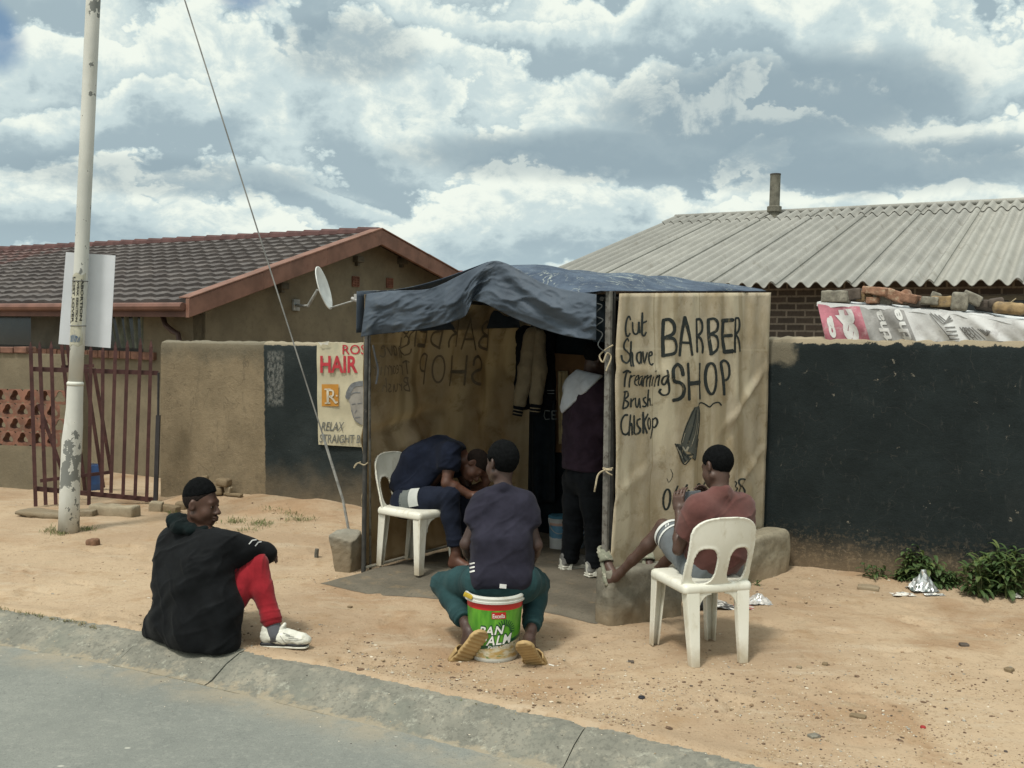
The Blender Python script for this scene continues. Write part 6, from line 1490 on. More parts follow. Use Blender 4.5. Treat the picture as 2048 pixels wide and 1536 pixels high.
def body(par, J, skin, S=1.0, h=.0062, girth=1.0, shod=False):
    pts = np.array([V3(J[k]) for k in J if k[:2] in ('pe', 'ch', 'nk', 'hd', 'sh', 'el', 'wr', 'hi', 'kn', 'an', 'to')])
    f = F(pts.min(0)-.22, pts.max(0)+.22, h); g = girth
    f.cone(J['hiL'], J['hiR'], .100*g, .100*g, .03); f.cone(J['pe'], J['ch'], .105*g, .118*g, .04)
    mid = lambda a, b, t: Vector(a).lerp(Vector(b), t)
    for s in 'LR':
        f.cone(mid(J['hi'+s], J['pe'], .2), mid(J['sh'+s], J['ch'], .45), .082*g, .092*g, .05)
        f.cone(J['sh'+s], J['ch'], .056*g, .085*g, .04); f.cone(J['sh'+s], J['nk'], .052*g, .048*g, .04)
        f.chain([J['sh'+s], mid(J['sh'+s], J['el'+s], .45), J['el'+s]], [.055*g, .048*g, .038*g], .02)
        f.chain([J['el'+s], mid(J['el'+s], J['wr'+s], .3), J['wr'+s]], [.038*g, .040*g, .025*g], .015)
        k, a = Vector(J['kn'+s]), Vector(J['an'+s]); hp = Vector(J['hi'+s])
        f.chain([hp, mid(hp, k, .5), k], [.090*g, .076*g, .054*g], .03)
        back = ((hp-k).normalized()+(a-k).normalized()); back = back.normalized() if back.length > .05 else Vector((0, 0, 0))
        f.chain([k, mid(k, a, .33)+back*.022, mid(k, a, .7)+back*.006, a], [.052*g, .055*g, .040*g, .033*g], .02)
        t = Vector(J['to'+s]); fd = (t-a); 
        heel = Vector(J['he'+s]) if 'he'+s in J else a-Vector((fd.x, fd.y, 0)).normalized()*.045+Vector((0, 0, -.05))
        if shod:
            td = Vector((fd.x, fd.y, 0)).normalized(); f.chain([a, a+td*.02-Z*.035, a+td*.10-Z*.052], [.033*g, .026*g, .018*g], .02)
            if 'ha'+s in J: d, pn, th, cu = J['ha'+s]; hand(f, J['wr'+s], d, pn, th, cu, S)
            continue
        f.cone(a, heel, .034*g, .031*g, .02); f.chain([mid(a, heel, .5), mid(heel, t, .6)+Vector((0, 0, 0)), t], [.036*g, .033*g, .024*g], .02)
        f.chain([heel, t], [.030*g, .022*g], .02)
        if 'ha'+s in J: d, pn, th, cu = J['ha'+s]; hand(f, J['wr'+s], d, pn, th, cu, S)
    f.cone(J['nk'], Vector(J['hd'])-basis(J['hf'], J['hu'])[2]*.055*S-basis(J['hf'], J['hu'])[1]*.02, .056*g, .050*g, .03)
    head(f, J['hd'], J['hf'], J['hu'], S)
    return f.build('body', skin, par, None, 1)
def skin_mat(name, c):
    t = NT(name); n = t.noise(6, 4, .6)
    col = t.mix(t.ramp(n, .35, .65), tuple(x*.88 for x in c), tuple(x*1.12 for x in c)); t.color(col)
    t.rough(t.ramp(t.noise(40, 3), .3, .7, .42, .58)); t.spec(.4); t.b.inputs['Subsurface Weight'].default_value = .06; t.b.inputs['Subsurface Radius'].default_value = (.01, .004, .002)
    t.bump(t.noise(160, 3, .6), .12, .002); return t.m
SK_A = skin_mat('dark_brown_skin', (.072, .034, .022)); SK_B = skin_mat('deep_brown_skin', (.052, .030, .024)); SK_C = skin_mat('warm_brown_skin', (.088, .040, .026)); SK_E = skin_mat('brown_skin', (.068, .038, .028))
HAIR = plain('short_black_hair', (.0045, .005, .0055), .95, .3, 60, (220, .8, .004), spec=.06); FADE = plain('faded_hair', (.014, .010, .0085), .9, .3, 90, (220, .5, .003), spec=.12)
def creases(amp=.006, seed=1, ang=.6):
    ca, sa = math.cos(ang), math.sin(ang)
    def d(V, N):
        a = V[:, 0]*ca+V[:, 2]*sa; b = -V[:, 0]*sa+V[:, 2]*ca; q = np.stack([a*3.5, b*11, V[:, 1]*5], -1); n = fbm(q, 1.0, seed, 3)
        q2 = np.stack([a*9, b*3.0, V[:, 1]*4], -1); n2 = fbm(q2, 1.0, seed+9, 2); m = fbm(V, 5, seed+5, 2)
        r = (1-np.abs(2*n-1))**7; r2 = (1-np.abs(2*n2-1))**8
        return amp*(1.6*r*np.clip(m*2-.5, .15, 1)+1.1*r2*np.clip(1.5-m*2, .1, 1)-.35)
    return d
def legfolds(J, amp=.006, sides='LR', seed=3):
    def d(V, N):
        o = creases(amp*.6, seed, 1.1)(V, N)
        for s in sides:
            for c, ax, w in ((J['kn'+s], J['an'+s]-J['hi'+s], .10), (Vector(J['kn'+s]).lerp(J['an'+s], .85), J['an'+s]-J['kn'+s], .09), (J['hi'+s], J['kn'+s]-J['hi'+s], .12)):
                ax = np.array([*Vector(ax).normalized()]); q = V-np.array([*c]); t = q @ ax; r = np.sqrt((q**2).sum(1))
                o = o+amp*np.exp(-(r/w)**2)*(np.clip(np.sin(t*2*math.pi/.042+5*fbm(V, 7, seed+2, 2)), -.3, 1)**2*1.2-.4)
        return o
    return d
def tshirt(name, mat, par, J, infl=.018, h=.0075, sleeve=.62, hem=None, g=1.0, amp=.007, seed=2, extra=None, neck=True, belly=.0, long=False, scale=7):
    pts = np.array([V3(J[k]) for k in ('pe', 'ch', 'nk', 'shL', 'shR', 'elL', 'elR', 'hiL', 'hiR')]+([V3(J['wrL']), V3(J['wrR'])] if long else []))
    f = F(pts.min(0)-.24, pts.max(0)+.24, h); m = lambda a, b, t: Vector(a).lerp(Vector(b), t)
    f.cone(J['pe'], J['ch'], .108*g+infl+belly, .118*g+infl, .05)
    for s in 'LR':
        f.cone(m(J['hi'+s], J['pe'], .15)+Vector((0, 0, 0)), m(J['sh'+s], J['ch'], .40), .088*g+infl+belly, .093*g+infl, .06)
        f.cone(J['sh'+s], J['ch'], .056*g+infl, .082*g+infl, .05); f.cone(J['sh'+s], J['nk'], .050*g+infl, .036*g+infl*.6, .07)
    f.ell(Vector(J['hd'])-basis(J['hf'], J['hu'])[2]*.10, (.001,)*3, None, 0)
    if hem is not None: f.cutplane(hem[0], hem[1])
    if neck: 
        nd = (Vector(J['hd'])-Vector(J['nk'])).normalized(); f.cutplane(Vector(J['nk'])+nd*.045, nd)
    for s in 'LR':
        a, e = Vector(J['sh'+s]), Vector(J['el'+s])
        if long: f.chain([a, m(a, e, .5), e], [.062*g+infl*.8, .055*g+infl*.8, .044*g+infl*.8], .035); w = Vector(J['wr'+s]); f.chain([e, m(e, w, .4), w], [.044*g+infl*.8, .042*g+infl*.7, .030*g+infl*.5], .025, cut=(m(e, w, .98), w-e))
        else: f.chain([a, m(a, e, .35), m(a, e, sleeve+.12)], [.054*g+infl*.8, .053*g+infl, .051*g+infl*1.2], .06, cut=(m(a, e, sleeve), e-a))
    if extra: extra(f)
    W = creases(amp, seed, .55); 
    return f.build(name, mat, par, W, 1)
def trousers(name, mat, par, J, infl=.014, h=.0075, end=.93, g=1.0, waist=None, amp=.006, seed=5, cuff=.0, shorts=None, wide=0.0, only=None, extra=None):
    pts = np.array([V3(J[k]) for k in ('pe', 'hiL', 'hiR', 'knL', 'knR', 'anL', 'anR')]); f = F(pts.min(0)-.2, pts.max(0)+.22, h); m = lambda a, b, t: Vector(a).lerp(Vector(b), t)
    f.cone(J['hiL'], J['hiR'], .104*g+infl, .104*g+infl, .03); f.cone(J['pe'], m(J['pe'], J['ch'], .3), .106*g+infl, .10*g+infl, .04)
    if waist: f.cutplane(*waist)
    for s in (only or 'LR'):
        hp, k, a = Vector(J['hi'+s]), Vector(J['kn'+s]), Vector(J['an'+s])
        if shorts: 
            f.chain([hp, m(hp, k, .5), m(hp, k, shorts+.15)], [.092*g+infl, .080*g+infl+wide*.6, .064*g+infl+wide], .03, cut=(m(hp, k, shorts), k-hp)); continue
        f.chain([hp, m(hp, k, .5), k], [.092*g+infl, .079*g+infl, .057*g+infl], .03)
        back = ((hp-k).normalized()+(a-k).normalized()); back = back.normalized() if back.length > .05 else Vector((0, 0, 0))
        f.chain([k, m(k, a, .33)+back*.02, m(k, a, .75), m(k, a, end+.08)], [.056*g+infl, .056*g+infl, .042*g+infl+wide*.5, .036*g+infl+wide], .022, cut=(m(k, a, end), a-k))
    if extra: extra(f)
    return f.build(name, mat, par, legfolds(J, amp, only or 'LR', seed), 1)
def sneaker(par, ank, d, z0, S=1.0, up_m=None, mid_m=None, out_m=None, pitch=0.0, lace=True):
    """trainer on the ground: ank is above the heel third, d the toe direction"""
    d = Vector((d[0], d[1], 0)).normalized(); s = Vector((d.y, -d.x, 0)); u = Vector((0, 0, 1)); R = M3(s, d, u); o = Vector((ank[0], ank[1], z0))
    L = lambda x, y, z: o+(s*x+d*y+u*z)*S
    def up_f(f):
        f.chain([L(0, -.035, .055), L(0, .05, .052), L(0, .15, .045)], [.036*S, .040*S, .036*S], .03); f.ell(L(0, .150, .042), (.043*S, .055*S, .028*S), R, .02)
        f.cone(L(0, -.042, .05), L(0, -.045, .095), .030*S, .026*S, .02); f.cone(L(0, .03, .085), L(0, .105, .068), .022*S, .022*S, .02)
        f.ell(L(0, .0, .118), (.026*S, .034*S, .04*S), R, .008, '-'); f.cutplane(L(0, 0, .026), -u); f.ell(L(0, .046, .106), (.021*S, .013*S, .034*S), R @ Matrix.Rotation(-.5, 3, 'X'), .006)
    lo, hi = o-Vector((.27,)*3), o+Vector((.27,)*3)
    up_o = sdfpart('shoe', up_m, par, lo, hi, .0055, up_f, wrinkle(.0025, 30, 7))
    def so(f, z, hz, g):
        f.box(L(0, .055, z), (.040*S*g, .128*S*g, hz*S), R, .012*S, 0); f.ell(L(0, .135, z), (.047*S*g, .062*S*g, hz*1.05*S), R, .01); f.cutplane(L(0, 0, z+hz), u); f.cutplane(L(0, 0, z-hz), -u)
    sdfpart('midsole', mid_m, up_o, lo, hi, .005, lambda f: so(f, .022, .008, 1.0), None, 0)
    sdfpart('sole', out_m, up_o, lo, hi, .005, lambda f: so(f, .0075, .0070, 1.02), None, 0)
    if lace:
        q = MB()
        for k in range(4):
            y = .045+.02*k; z = .108-.010*k; q.tube([L(-.02, y, z-.012), L(0, y+.006, z), L(.02, y, z-.012)], .0032*S, 5)
        q.build('laces', out_m, up_o)
    return up_o
WHITESH = plain('white_leather', (.60, .60, .53), .45, .12, 14, c2=(.42, .41, .34), thr=(.6, .75)); SOLEW = plain('sole_white', (.56, .55, .48), .6, .15, 20); SOLEB = plain('sole_black', (.012, .013, .016), .5, .2)
Z = Vector((0, 0, 1))
# ---------------------------------------------------------------- A: seated on the kerb
g0 = P(395, 1290, 5.48)
A = thing('person', (g0.x, g0.y, 0), 'person in black jacket and red trousers sitting on the kerb, head turned right', 'person')
zA = gz(-1.2, 5.4)
JA = dict(pe=P(392, 1238, 5.50), ch=P(400, 1110, 5.56), nk=P(393, 1060, 5.58), hd=P(402, 1008, 5.57), hf=(.985, -.22, -.10), hu=(.06, 0, 1),
 shL=P(344, 1082, 5.74), shR=P(447, 1090, 5.44), elR=P(529, 1106, 5.60), wrR=P(474, 1122, 5.66), elL=P(470, 1108, 5.93), wrL=P(508, 1096, 5.73),
 hiL=P(375, 1250, 5.60), hiR=P(420, 1255, 5.40), knR=P(514, 1128, 5.52), anR=P(549, 1262, 5.43), knL=P(484, 1150, 5.86), anL=P(418, 1240, 5.92))
JA['toR'] = P(612, 1292, 5.40); JA['toL'] = P(450, 1250, 6.05)
JA['heR'] = P(540, 1290, 5.43); JA['heL'] = P(410, 1255, 5.92)
JA['haR'] = ((-.9, .1, -.45), (.3, .6, -.6), (0, -.6, .6), .5); JA['haL'] = ((.9, -.35, -.1), (0, 0, -1), (-.2, -.9, 0), .55)
body(A, JA, SK_A, 1.02, shod=True)
hair('hair', HAIR, A, JA['hd'], JA['hf'], JA['hu'], 1.02, .0030, ((0, .10, .086), (0, -.10, .020)), .020, 3, .094, .004)
hair('hair_fade', FADE, A, JA['hd'], JA['hf'], JA['hu'], 1.02, .0024, ((0, .078, .084), (0, -.09, -.070)), 0, 4, .074, .001)
eyes(A, JA['hd'], JA['hf'], JA['hu'], 1.02)
BLACKJ = fabric('black_jacket', (.0062, .0070, .0080), .3, .75); REDP = fabric('red_fleece', (.235, .013, .020), .15); DGREEN = fabric('dark_hood', (.005, .009, .0095), .3)
def jkA(f):
    sa = (JA['shR']-JA['shL']).normalized(); upv = (P(396, 1080, 5.57)-P(388, 1230, 5.50)).normalized(); fd = upv.cross(sa); fd.normalize(); sa2 = fd.cross(upv); Rj = M3(sa2, fd, upv)
    f.box(P(385, 1215, 5.50), (.225, .160, .235), Rj, .14, .02); f.box(P(380, 1145, 5.535), (.232, .135, .16), Rj, .12, .08)
    f.box(P(384, 1100, 5.57), (.235, .105, .09), Rj, .075, .08)
    f.chain([P(400, 1058, 5.56), P(352, 1080, 5.68)], [.060, .075], .06); f.chain([P(400, 1058, 5.56), P(447, 1088, 5.45)], [.060, .075], .06)
    f.chain([P(425, 1140, 5.40), P(441, 1215, 5.36), P(448, 1282, 5.33)], [.095, .095, .090], .09); f.chain([P(350, 1240, 5.55), P(322, 1256, 5.60)], [.12, .10], .08)
    f.chain([P(405, 1240, 5.42), P(400, 1275, 5.40)], [.13, .12], .08)
    f.cutplane((0, 0, .006), (0, 0, -1)); f.cutplane(P(398, 1050, 5.57), (.15, 0, 1))
    sR, eR, wR = JA['shR'], JA['elR'], JA['wrR']; f.chain([P(438, 1094, 5.47), sR.lerp(eR, .45)+Vector((0, 0, -.008)), eR], [.088, .072, .058], .06); f.chain([eR, eR.lerp(wR, .5), wR], [.058, .056, .044], .03, cut=(eR.lerp(wR, .62), wR-eR))
    sL, eL, wL = JA['shL'], JA['elL'], JA['wrL']; f.chain([sL, eL], [.075, .055], .06); f.chain([eL, wL], [.055, .042], .03, cut=(eL.lerp(wL, .9), wL-eL))
def foldsA(V, N):
    n2 = creases(.007, 12, .5)(V, N); zz = V[:, 2]
    d = np.sin(zz*24-V[:, 0]*13+fbm(V, 3.2, 3, 2)*7); d = np.clip(d, -.2, 1)**2*.008*np.clip((.62-zz)/.3, .25, 1)
    return n2+d
jA = sdfpart('jacket', BLACKJ, A, (-2.35, 5.0, -.06), (-1.05, 6.15, 1.05), .0078, jkA, foldsA)
def hoodA(f):
    ring = [P(372, 1040, 5.66), P(350, 1044, 5.64), P(356, 1056, 5.52), P(384, 1062, 5.48), P(408, 1062, 5.50), P(420, 1056, 5.56)]
    f.chain(ring, [.024, .031, .028, .020, .015, .014], .03); f.ell(P(380, 1050, 5.58), (.075, .08, .035), None, .03); f.ell(P(354, 1040, 5.62), (.05, .06, .032), None, .03)
sdfpart('hood', DGREEN, A, P(385, 1048, 5.58)-Vector((.28,)*3), P(385, 1048, 5.58)+Vector((.28,)*3), .007, hoodA, wrinkle(.008, 16, 5))
decal(jA, 'back_logo', plain('white_print', (.6, .6, .58), .5), [([(343, 1054), (361, 1051)], 4.5)])
LGO = bpy.data.materials['white_print']
#, 1052, 5.50), P(360, 1049, 5.50), P(361, 1052, 5.50), P(343, 1055, 5.50)]; LGO = plain('white_print', (.6, .6, .58), .5)
#q.box((lg[0]+lg[2])/2+Vector((0, .035, .0)), (.05, .05, .009), Matrix.Rotation(-.12, 3, 'Y')); q.build('back_logo', LGO, jA)
decal(jA, 'sleeve_stripes', LGO, [([(498, 1088), (504, 1081), (512, 1080)], 2.2), ([(510, 1092), (516, 1085), (522, 1084)], 2.2)])
trousers('trousers', REDP, A, JA, .010, .0075, .90, .92, None, .006, 6, extra=lambda f: [f.cone(Vector(JA['kn'+s]).lerp(Vector(JA['an'+s]), .80), Vector(JA['kn'+s]).lerp(Vector(JA['an'+s]), .93), .058, .050, .006, cut=(Vector(JA['kn'+s]).lerp(Vector(JA['an'+s]), .915), Vector(JA['an'+s])-Vector(JA['kn'+s]))) for s in 'LR'])
SOCK = fabric('grey_sock', (.11, .115, .13), .15)
for s in 'RL':
    a = JA['an'+s]; q = MB(); dn_ = (JA['an'+s]-JA['kn'+s]).normalized(); q.tube([a-dn_*.045, a-dn_*.02, a+dn_*.01, a+Vector((.012, 0, -.045))], [.040, .041, .043, .046], 18); q.build('sock', SOCK, A, smooth=True)
    shA = sneaker(A, (a.x-.002, a.y), (1, -.02 if s == 'R' else .35, 0), zA+.002, 1.0, WHITESH, SOLEB, SOLEW)
    if s == 'R': decal(shA, 'seams', plain('seam_grey', (.22, .22, .20), .7), [([(536, 1283), (548, 1279), (566, 1290)], 1.0), ([(560, 1272), (572, 1286), (590, 1290), (606, 1287)], 1.0), ([(570, 1279), (590, 1281), (604, 1279)], .9), ([(540, 1268), (545, 1279), (544, 1290)], .9), ([(566, 1266), (580, 1271)], 1.4), ([(571, 1271), (588, 1274)], 1.4), ([(577, 1276), (596, 1278)], 1.4)], smooth=True)
# ---------------------------------------------------------------- B: on the oil bucket, seen from behind
B = thing('person', (BK.x, BK.y, 0), 'person in dark purple polo and green trousers sitting on the oil bucket, seen from behind', 'person')
JB = dict(pe=P(1003, 1150, 5.42), ch=P(1005, 1040, 5.50), nk=P(1006, 982, 5.52), hd=P(1004, 926, 5.55), hf=(-.62, .78, -.05), hu=(0, .05, 1),
 shL=P(970, 1010, 5.50), shR=P(1044, 1010, 5.50), elL=P(932, 1088, 5.45), elR=P(1073, 1090, 5.47), wrL=P(950, 1135, 5.70), wrR=P(1058, 1135, 5.72),
 hiL=P(966, 1165, 5.42), hiR=P(1040, 1165, 5.42), knL=P(886, 1168, 5.72), knR=P(1075, 1168, 5.74), anL=P(932, 1248, 5.36), anR=P(1062, 1262, 5.36))
JB['heL'] = P(945, 1275, 5.27); JB['toL'] = P(915, 1322, 5.36); JB['heR'] = P(1054, 1293, 5.20); JB['toR'] = P(1072, 1322, 5.36)
JB['haL'] = ((.5, .7, -.3), (.5, -.2, -.8), (.5, .1, .7), .6); JB['haR'] = ((-.5, .7, -.3), (-.5, -.2, -.8), (-.5, .1, .7), .6)
body(B, JB, SK_B, .98, girth=.86)
hair('hair', HAIR, B, JB['hd'], JB['hf'], JB['hu'], .98, .011, ((0, .088, .062), (0, -.09, -.088)), .006, 5, .074, .004); eyes(B, JB['hd'], JB['hf'], JB['hu'], .98)
POLO = fabric('purple_polo', (.022, .0215, .033), .2); GREENP = fabric('green_track_trousers', (.020, .050, .054), .18, .8)
pB = tshirt('polo_shirt', POLO, B, JB, .014, .0072, .52, (P(1003, 1164, 5.29), (0, 0, -1)), .84, .007, 7, lambda f: f.box(P(1003, 1108, 5.435), (.158, .128, .17), None, .09, .05) or f.box(P(1003, 1150, 5.425), (.165, .138, .06), None, .05, .04) or f.chain([P(975, 985, 5.50), P(1006, 974, 5.47), P(1036, 985, 5.50)], [.020, .024, .020], .02))
trB = trousers('trousers', GREENP, B, JB, .014, .0075, .92, .97, None, .005, 8)
zp = lambda px, py, y: P(px, py, y)
decal(pB, 'hem_marks', bpy.data.materials['white_print'], [([(941, 1128+8*k), (949, 1126+8*k)], 3.2) for k in range(3)])
q = MB(); q.box(P(1006, 1172, 5.287), (.036, .022, .020), Matrix.Rotation(.08, 3, 'Y')); q.build('waist_tag', plain('tag_white', (.62, .62, .6), .6), trB)
SLIDE = plain('tan_rubber_sandal', (.36, .25, .115), .7, .15, 12, c2=(.24, .165, .085), thr=(.55, .75))
def slide(par, heel, toe, nrm, S=1.0, w=.05, mat=SLIDE, strap=None):
    heel, toe = Vector(heel), Vector(toe); d = (toe-heel).normalized(); L = (toe-heel).length; n = Vector(nrm); n = (n-d*n.dot(d)).normalized(); s = d.cross(n); R = M3(s, d, n); c = (heel+toe)/2
    def sf(f):
        f.box(c, (w*.80, L*.36, .013), R, .010, 0); f.cone(heel+d*w*.78, heel+d*w*.8, w*.82, w*.82, .012); f.cone(toe-d*w*.95, toe-d*w*.94, w*.95, w*.95, .02)
        f.cutplane(c+n*.012, n); f.cutplane(c-n*.013, -n)
    def ribs(V, N):
        q = (V-np.array(c)) @ np.array([[*d]]).T; side = (N @ np.array([*n])) < -.5
        return np.where(side, .0022*np.sin(q[:, 0]*2*math.pi/.026), 0)
    so = sdfpart('sandal', mat, par, c-Vector((.22,)*3), c+Vector((.22,)*3), .0055, sf, ribs, 1)
    q = MB(); pts = [(-w*.95, .0), (-w*.9, .03), (-w*.5, .055), (0, .064), (w*.5, .055), (w*.9, .03), (w*.95, 0)]
    y0, y1 = L*.08, L*.36
    q.grid(lambda u, v: c+s*(np.interp(u*6, range(7), [p[0] for p in pts]))+n*(np.interp(u*6, range(7), [p[1] for p in pts])*(1-.25*v)-.002)+d*(y0+(y1-y0)*v), 18, 5)
    q.build('strap', strap or mat, so, smooth=True, solid=.006); return so
slide(B, P(968, 1262, 5.205), P(906, 1339, 5.285), (-.35, .85, .35), w=.062); slide(B, P(1044, 1284, 5.085), P(1079, 1341, 5.265), (.1, .75, .55), w=.060)
# ---------------------------------------------------------------- C: bent over on the chair in the tent
Cg = P(825, 1140, 7.35); Cp = thing('person', (Cg.x, Cg.y, CZ), 'person in navy shirt bent forward on the white chair inside the tent', 'person')
JC = dict(pe=P(817, 990, 7.50), ch=P(880, 915, 7.46), nk=P(915, 900, 7.43), hd=P(949, 930, 7.38), hf=(.40, -.30, -.86), hu=(.90, -.05, .40),
 shL=P(905, 905, 7.62), shR=P(903, 908, 7.27), elR=P(893, 966, 7.20), wrR=P(942, 990, 7.22), elL=P(940, 985, 7.62), wrL=P(972, 965, 7.42),
 hiL=P(815, 1003, 7.60), hiR=P(812, 1006, 7.38), knR=P(900, 992, 7.18), anR=P(912, 1108, 7.16), knL=P(930, 992, 7.55), anL=P(940, 1098, 7.58))
JC['heR'] = P(905, 1128, 7.17); JC['toR'] = P(955, 1140, 7.05); JC['heL'] = P(935, 1116, 7.6); JC['toL'] = P(975, 1125, 7.45)
JC['haR'] = ((.85, .1, .1), (0, .3, -.9), (.3, -.6, .6), .8); JC['haL'] = ((.1, -.5, .85), (.3, .8, .2), (-.8, 0, .3), .9)
body(Cp, JC, SK_C, 1.0, .0068)
hair('hair', FADE, Cp, JC['hd'], JC['hf'], JC['hu'], 1.0, .0045, ((0, .088, .062), (0, -.09, -.075)), .002, 9, .085, .002); eyes(Cp, JC['hd'], JC['hf'], JC['hu'], 1.0)
NAVYS = fabric('navy_shirt', (.0085, .0115, .022), .25); NAVYT = fabric('navy_track_trousers', (.011, .0145, .026), .22, .8)
tshirt('tee_shirt', NAVYS, Cp, JC, .014, .0085, .52, (P(806, 985, 7.5), Vector(P(806, 985, 7.5)-P(850, 940, 7.5))), 1.0, .006, 9, lambda f: f.chain([P(810, 965, 7.48), P(838, 925, 7.47), P(878, 902, 7.47)], [.118, .130, .122], .06))
trC = trousers('trousers', NAVYT, Cp, JC, .014, .0085, .86, 1.0, None, .006, 4)
q = MB(); GREYS = fabric('grey_panel', (.11, .125, .12), .15); WHP = fabric('white_panel', (.42, .44, .42), .1)
def thC(u, v, r): 
    a, b = JC['hiR'], JC['knR']; ax = (b-a).normalized(); c = a.lerp(b, u); s1 = Vector((0, -1, 0)); s1 = (s1-ax*s1.dot(ax)).normalized(); s2 = Vector((0, 0, 1)); s2 = (s2-ax*s2.dot(ax)-s1*s2.dot(s1)).normalized()
    an = -.15+v*1.35; return c+(s1*math.cos(an)+s2*math.sin(an))*(r-.034*max(0, u-.12))
q.grid(lambda u, v: thC(-.02+.28*u, v, .117), 10, 8); q.build('grey_panel', GREYS, trC, smooth=True)
q = MB(); q.grid(lambda u, v: thC(.262+.20*u, v, .119), 8, 8); q.build('white_panel', WHP, trC, smooth=True)
slide(Cp, P(898, 1142, 7.10), P(962, 1152, 6.95), (0, 0, 1), w=.047, mat=plain('dark_sandal', (.02, .02, .022), .7)); slide(Cp, P(930, 1126, 7.55), P(985, 1136, 7.4), (0, 0, 1), w=.047, mat=bpy.data.materials['dark_sandal'])
# ---------------------------------------------------------------- D: standing barber at the back
Dg = P(1165, 1150, 7.25); D = thing('person', (Dg.x, Dg.y, gz(Dg.x, Dg.y)), 'person standing in the tent in dark top and trousers with white cloth round the neck', 'person')
zD = gz(Dg.x, Dg.y)+.015
JD = dict(pe=P(1167, 945, 7.25), ch=P(1172, 812, 7.25), nk=P(1180, 760, 7.25), hd=P(1193, 716, 7.22), hf=(.86, .38, -.35), hu=(.2, 0, 1),
 shL=P(1158, 778, 7.42), shR=P(1192, 780, 7.08), elR=P(1212, 858, 7.06), wrR=P(1262, 830, 7.15), elL=P(1180, 862, 7.52), wrL=P(1240, 838, 7.5),
 hiL=P(1158, 960, 7.34), hiR=P(1186, 962, 7.14), knL=P(1146, 1050, 7.34), knR=P(1190, 1055, 7.12), anL=P(1138, 1128, 7.32), anR=P(1190, 1136, 7.10))
JD['heL'] = P(1128, 1143, 7.30); JD['toL'] = P(1172, 1141, 7.42); JD['heR'] = P(1180, 1153, 7.08); JD['toR'] = P(1222, 1151, 7.18)
JD['haR'] = ((.9, .2, .1), (0, .3, -.9), (.2, .6, .3), .6); JD['haL'] = ((.9, .1, .1), (0, -.3, -.9), (.2, -.6, .3), .6)
body(D, JD, SK_B, 1.0, .0068, shod=True); hair('hair', HAIR, D, JD['hd'], JD['hf'], JD['hu'], 1.0, .008, seed=12); eyes(D, JD['hd'], JD['hf'], JD['hu'], 1.0)
PLUM = fabric('plum_sweatshirt', (.026, .017, .026), .25); BLK = fabric('black_trousers', (.007, .0085, .0105), .3)
tshirt('sweatshirt', PLUM, D, JD, .030, .0085, .6, (P(1167, 938, 7.25), (0, 0, -1)), 1.08, .008, 13, None, True, 0, True)
trousers('trousers', BLK, D, JD, .018, .0085, .97, 1.02, None, .007, 14, wide=.01)
def towel(f):
    g = .152; f.cone(JD['ch'], JD['ch']+Vector((0, 0, .1)), .185, .165, .05)
    for s in 'LR': f.cone(JD['sh'+s], JD['ch'], .108, .145, .05); f.cone(JD['sh'+s], JD['nk'], .108, .10, .05)
    a, b, c = P(1127, 824, 7.2), P(1205, 752, 7.1), P(1150, 800, 7.6); n = (b-a).cross(c-a)
    if n.z > 0: n = -n
    f.cutplane(a, n); f.cutplane(JD['nk']+Vector((0, 0, .052)), (.2, 0, 1))
sdfpart('neck_cloth', fabric('white_barber_cloth', (.40, .43, .47), .1, .8), D, P(1172, 790, 7.25)-Vector((.4,)*3), P(1172, 790, 7.25)+Vector((.4,)*3), .0085, towel, wrinkle(.004, 9, 15))
GREYSH = plain('grey_shoe', (.20, .20, .19), .5, .4, 18)
for s in 'LR': sneaker(D, JD['an'+s]+Vector((-.0, 0, 0)), (.85, .45, 0), zD, 1.02, GREYSH, SOLEW, SOLEW)
for s in 'LR':
    a = JD['an'+s]; q = MB(); c = a+Vector((-.035, -.05, -.005))
    q.hexa([c+Vector((-.03, 0, -.045)), c+Vector((.05, .0, -.045)), c+Vector((.05, .012, -.045)), c+Vector((-.03, .012, -.045))], [c+Vector((-.038, 0, .055)), c+Vector((-.028, .0, .05)), c+Vector((-.028, .012, .05)), c+Vector((-.038, .012, .055))]); 
    q.hexa([c+Vector((.012, -.002, -.045)), c+Vector((.05, -.002, -.045)), c+Vector((.05, .010, -.045)), c+Vector((.012, .010, -.045))], [c+Vector((.058, -.002, .045)), c+Vector((.066, -.002, .04)), c+Vector((.066, .010, .04)), c+Vector((.058, .010, .045))]); q.build('shoe_tab', WHITESH, D, bevel=.003)
# ---------------------------------------------------------------- E: boy with the phone
Eg = P(1430, 1290, 5.45); E = thing('person', (Eg.x, Eg.y, 0), 'boy in rust red shirt and grey shorts on the plastic chair, looking at a phone', 'person')
JE = dict(pe=P(1428, 1122, 5.50), ch=P(1440, 1050, 5.46), nk=P(1441, 985, 5.44), hd=P(1435, 934, 5.48), hf=(-.52, .78, -.34), hu=(-.05, .25, 1),
 shL=P(1397, 1018, 5.38), shR=P(1480, 1016, 5.54), elL=P(1356, 1100, 5.46), wrL=P(1358, 1022, 5.66), elR=P(1488, 1095, 5.72), wrR=P(1420, 1012, 5.80),
 hiL=P(1398, 1136, 5.50), hiR=P(1450, 1132, 5.60), knL=P(1326, 1052, 5.88), anL=P(1240, 1146, 5.98), knR=P(1372, 1078, 6.02), anR=P(1312, 1142, 6.16))
JE['heL'] = P(1222, 1162, 6.00); JE['toL'] = P(1212, 1108, 6.10); JE['heR'] = P(1300, 1158, 6.18); JE['toR'] = P(1296, 1105, 6.28)
JE['haL'] = ((-.02, .25, .95), (.55, .75, -.1), (.7, -.4, .3), .85); JE['haR'] = ((-.35, .1, .9), (-.7, -.5, 0), (-.5, -.5, .4), .8)
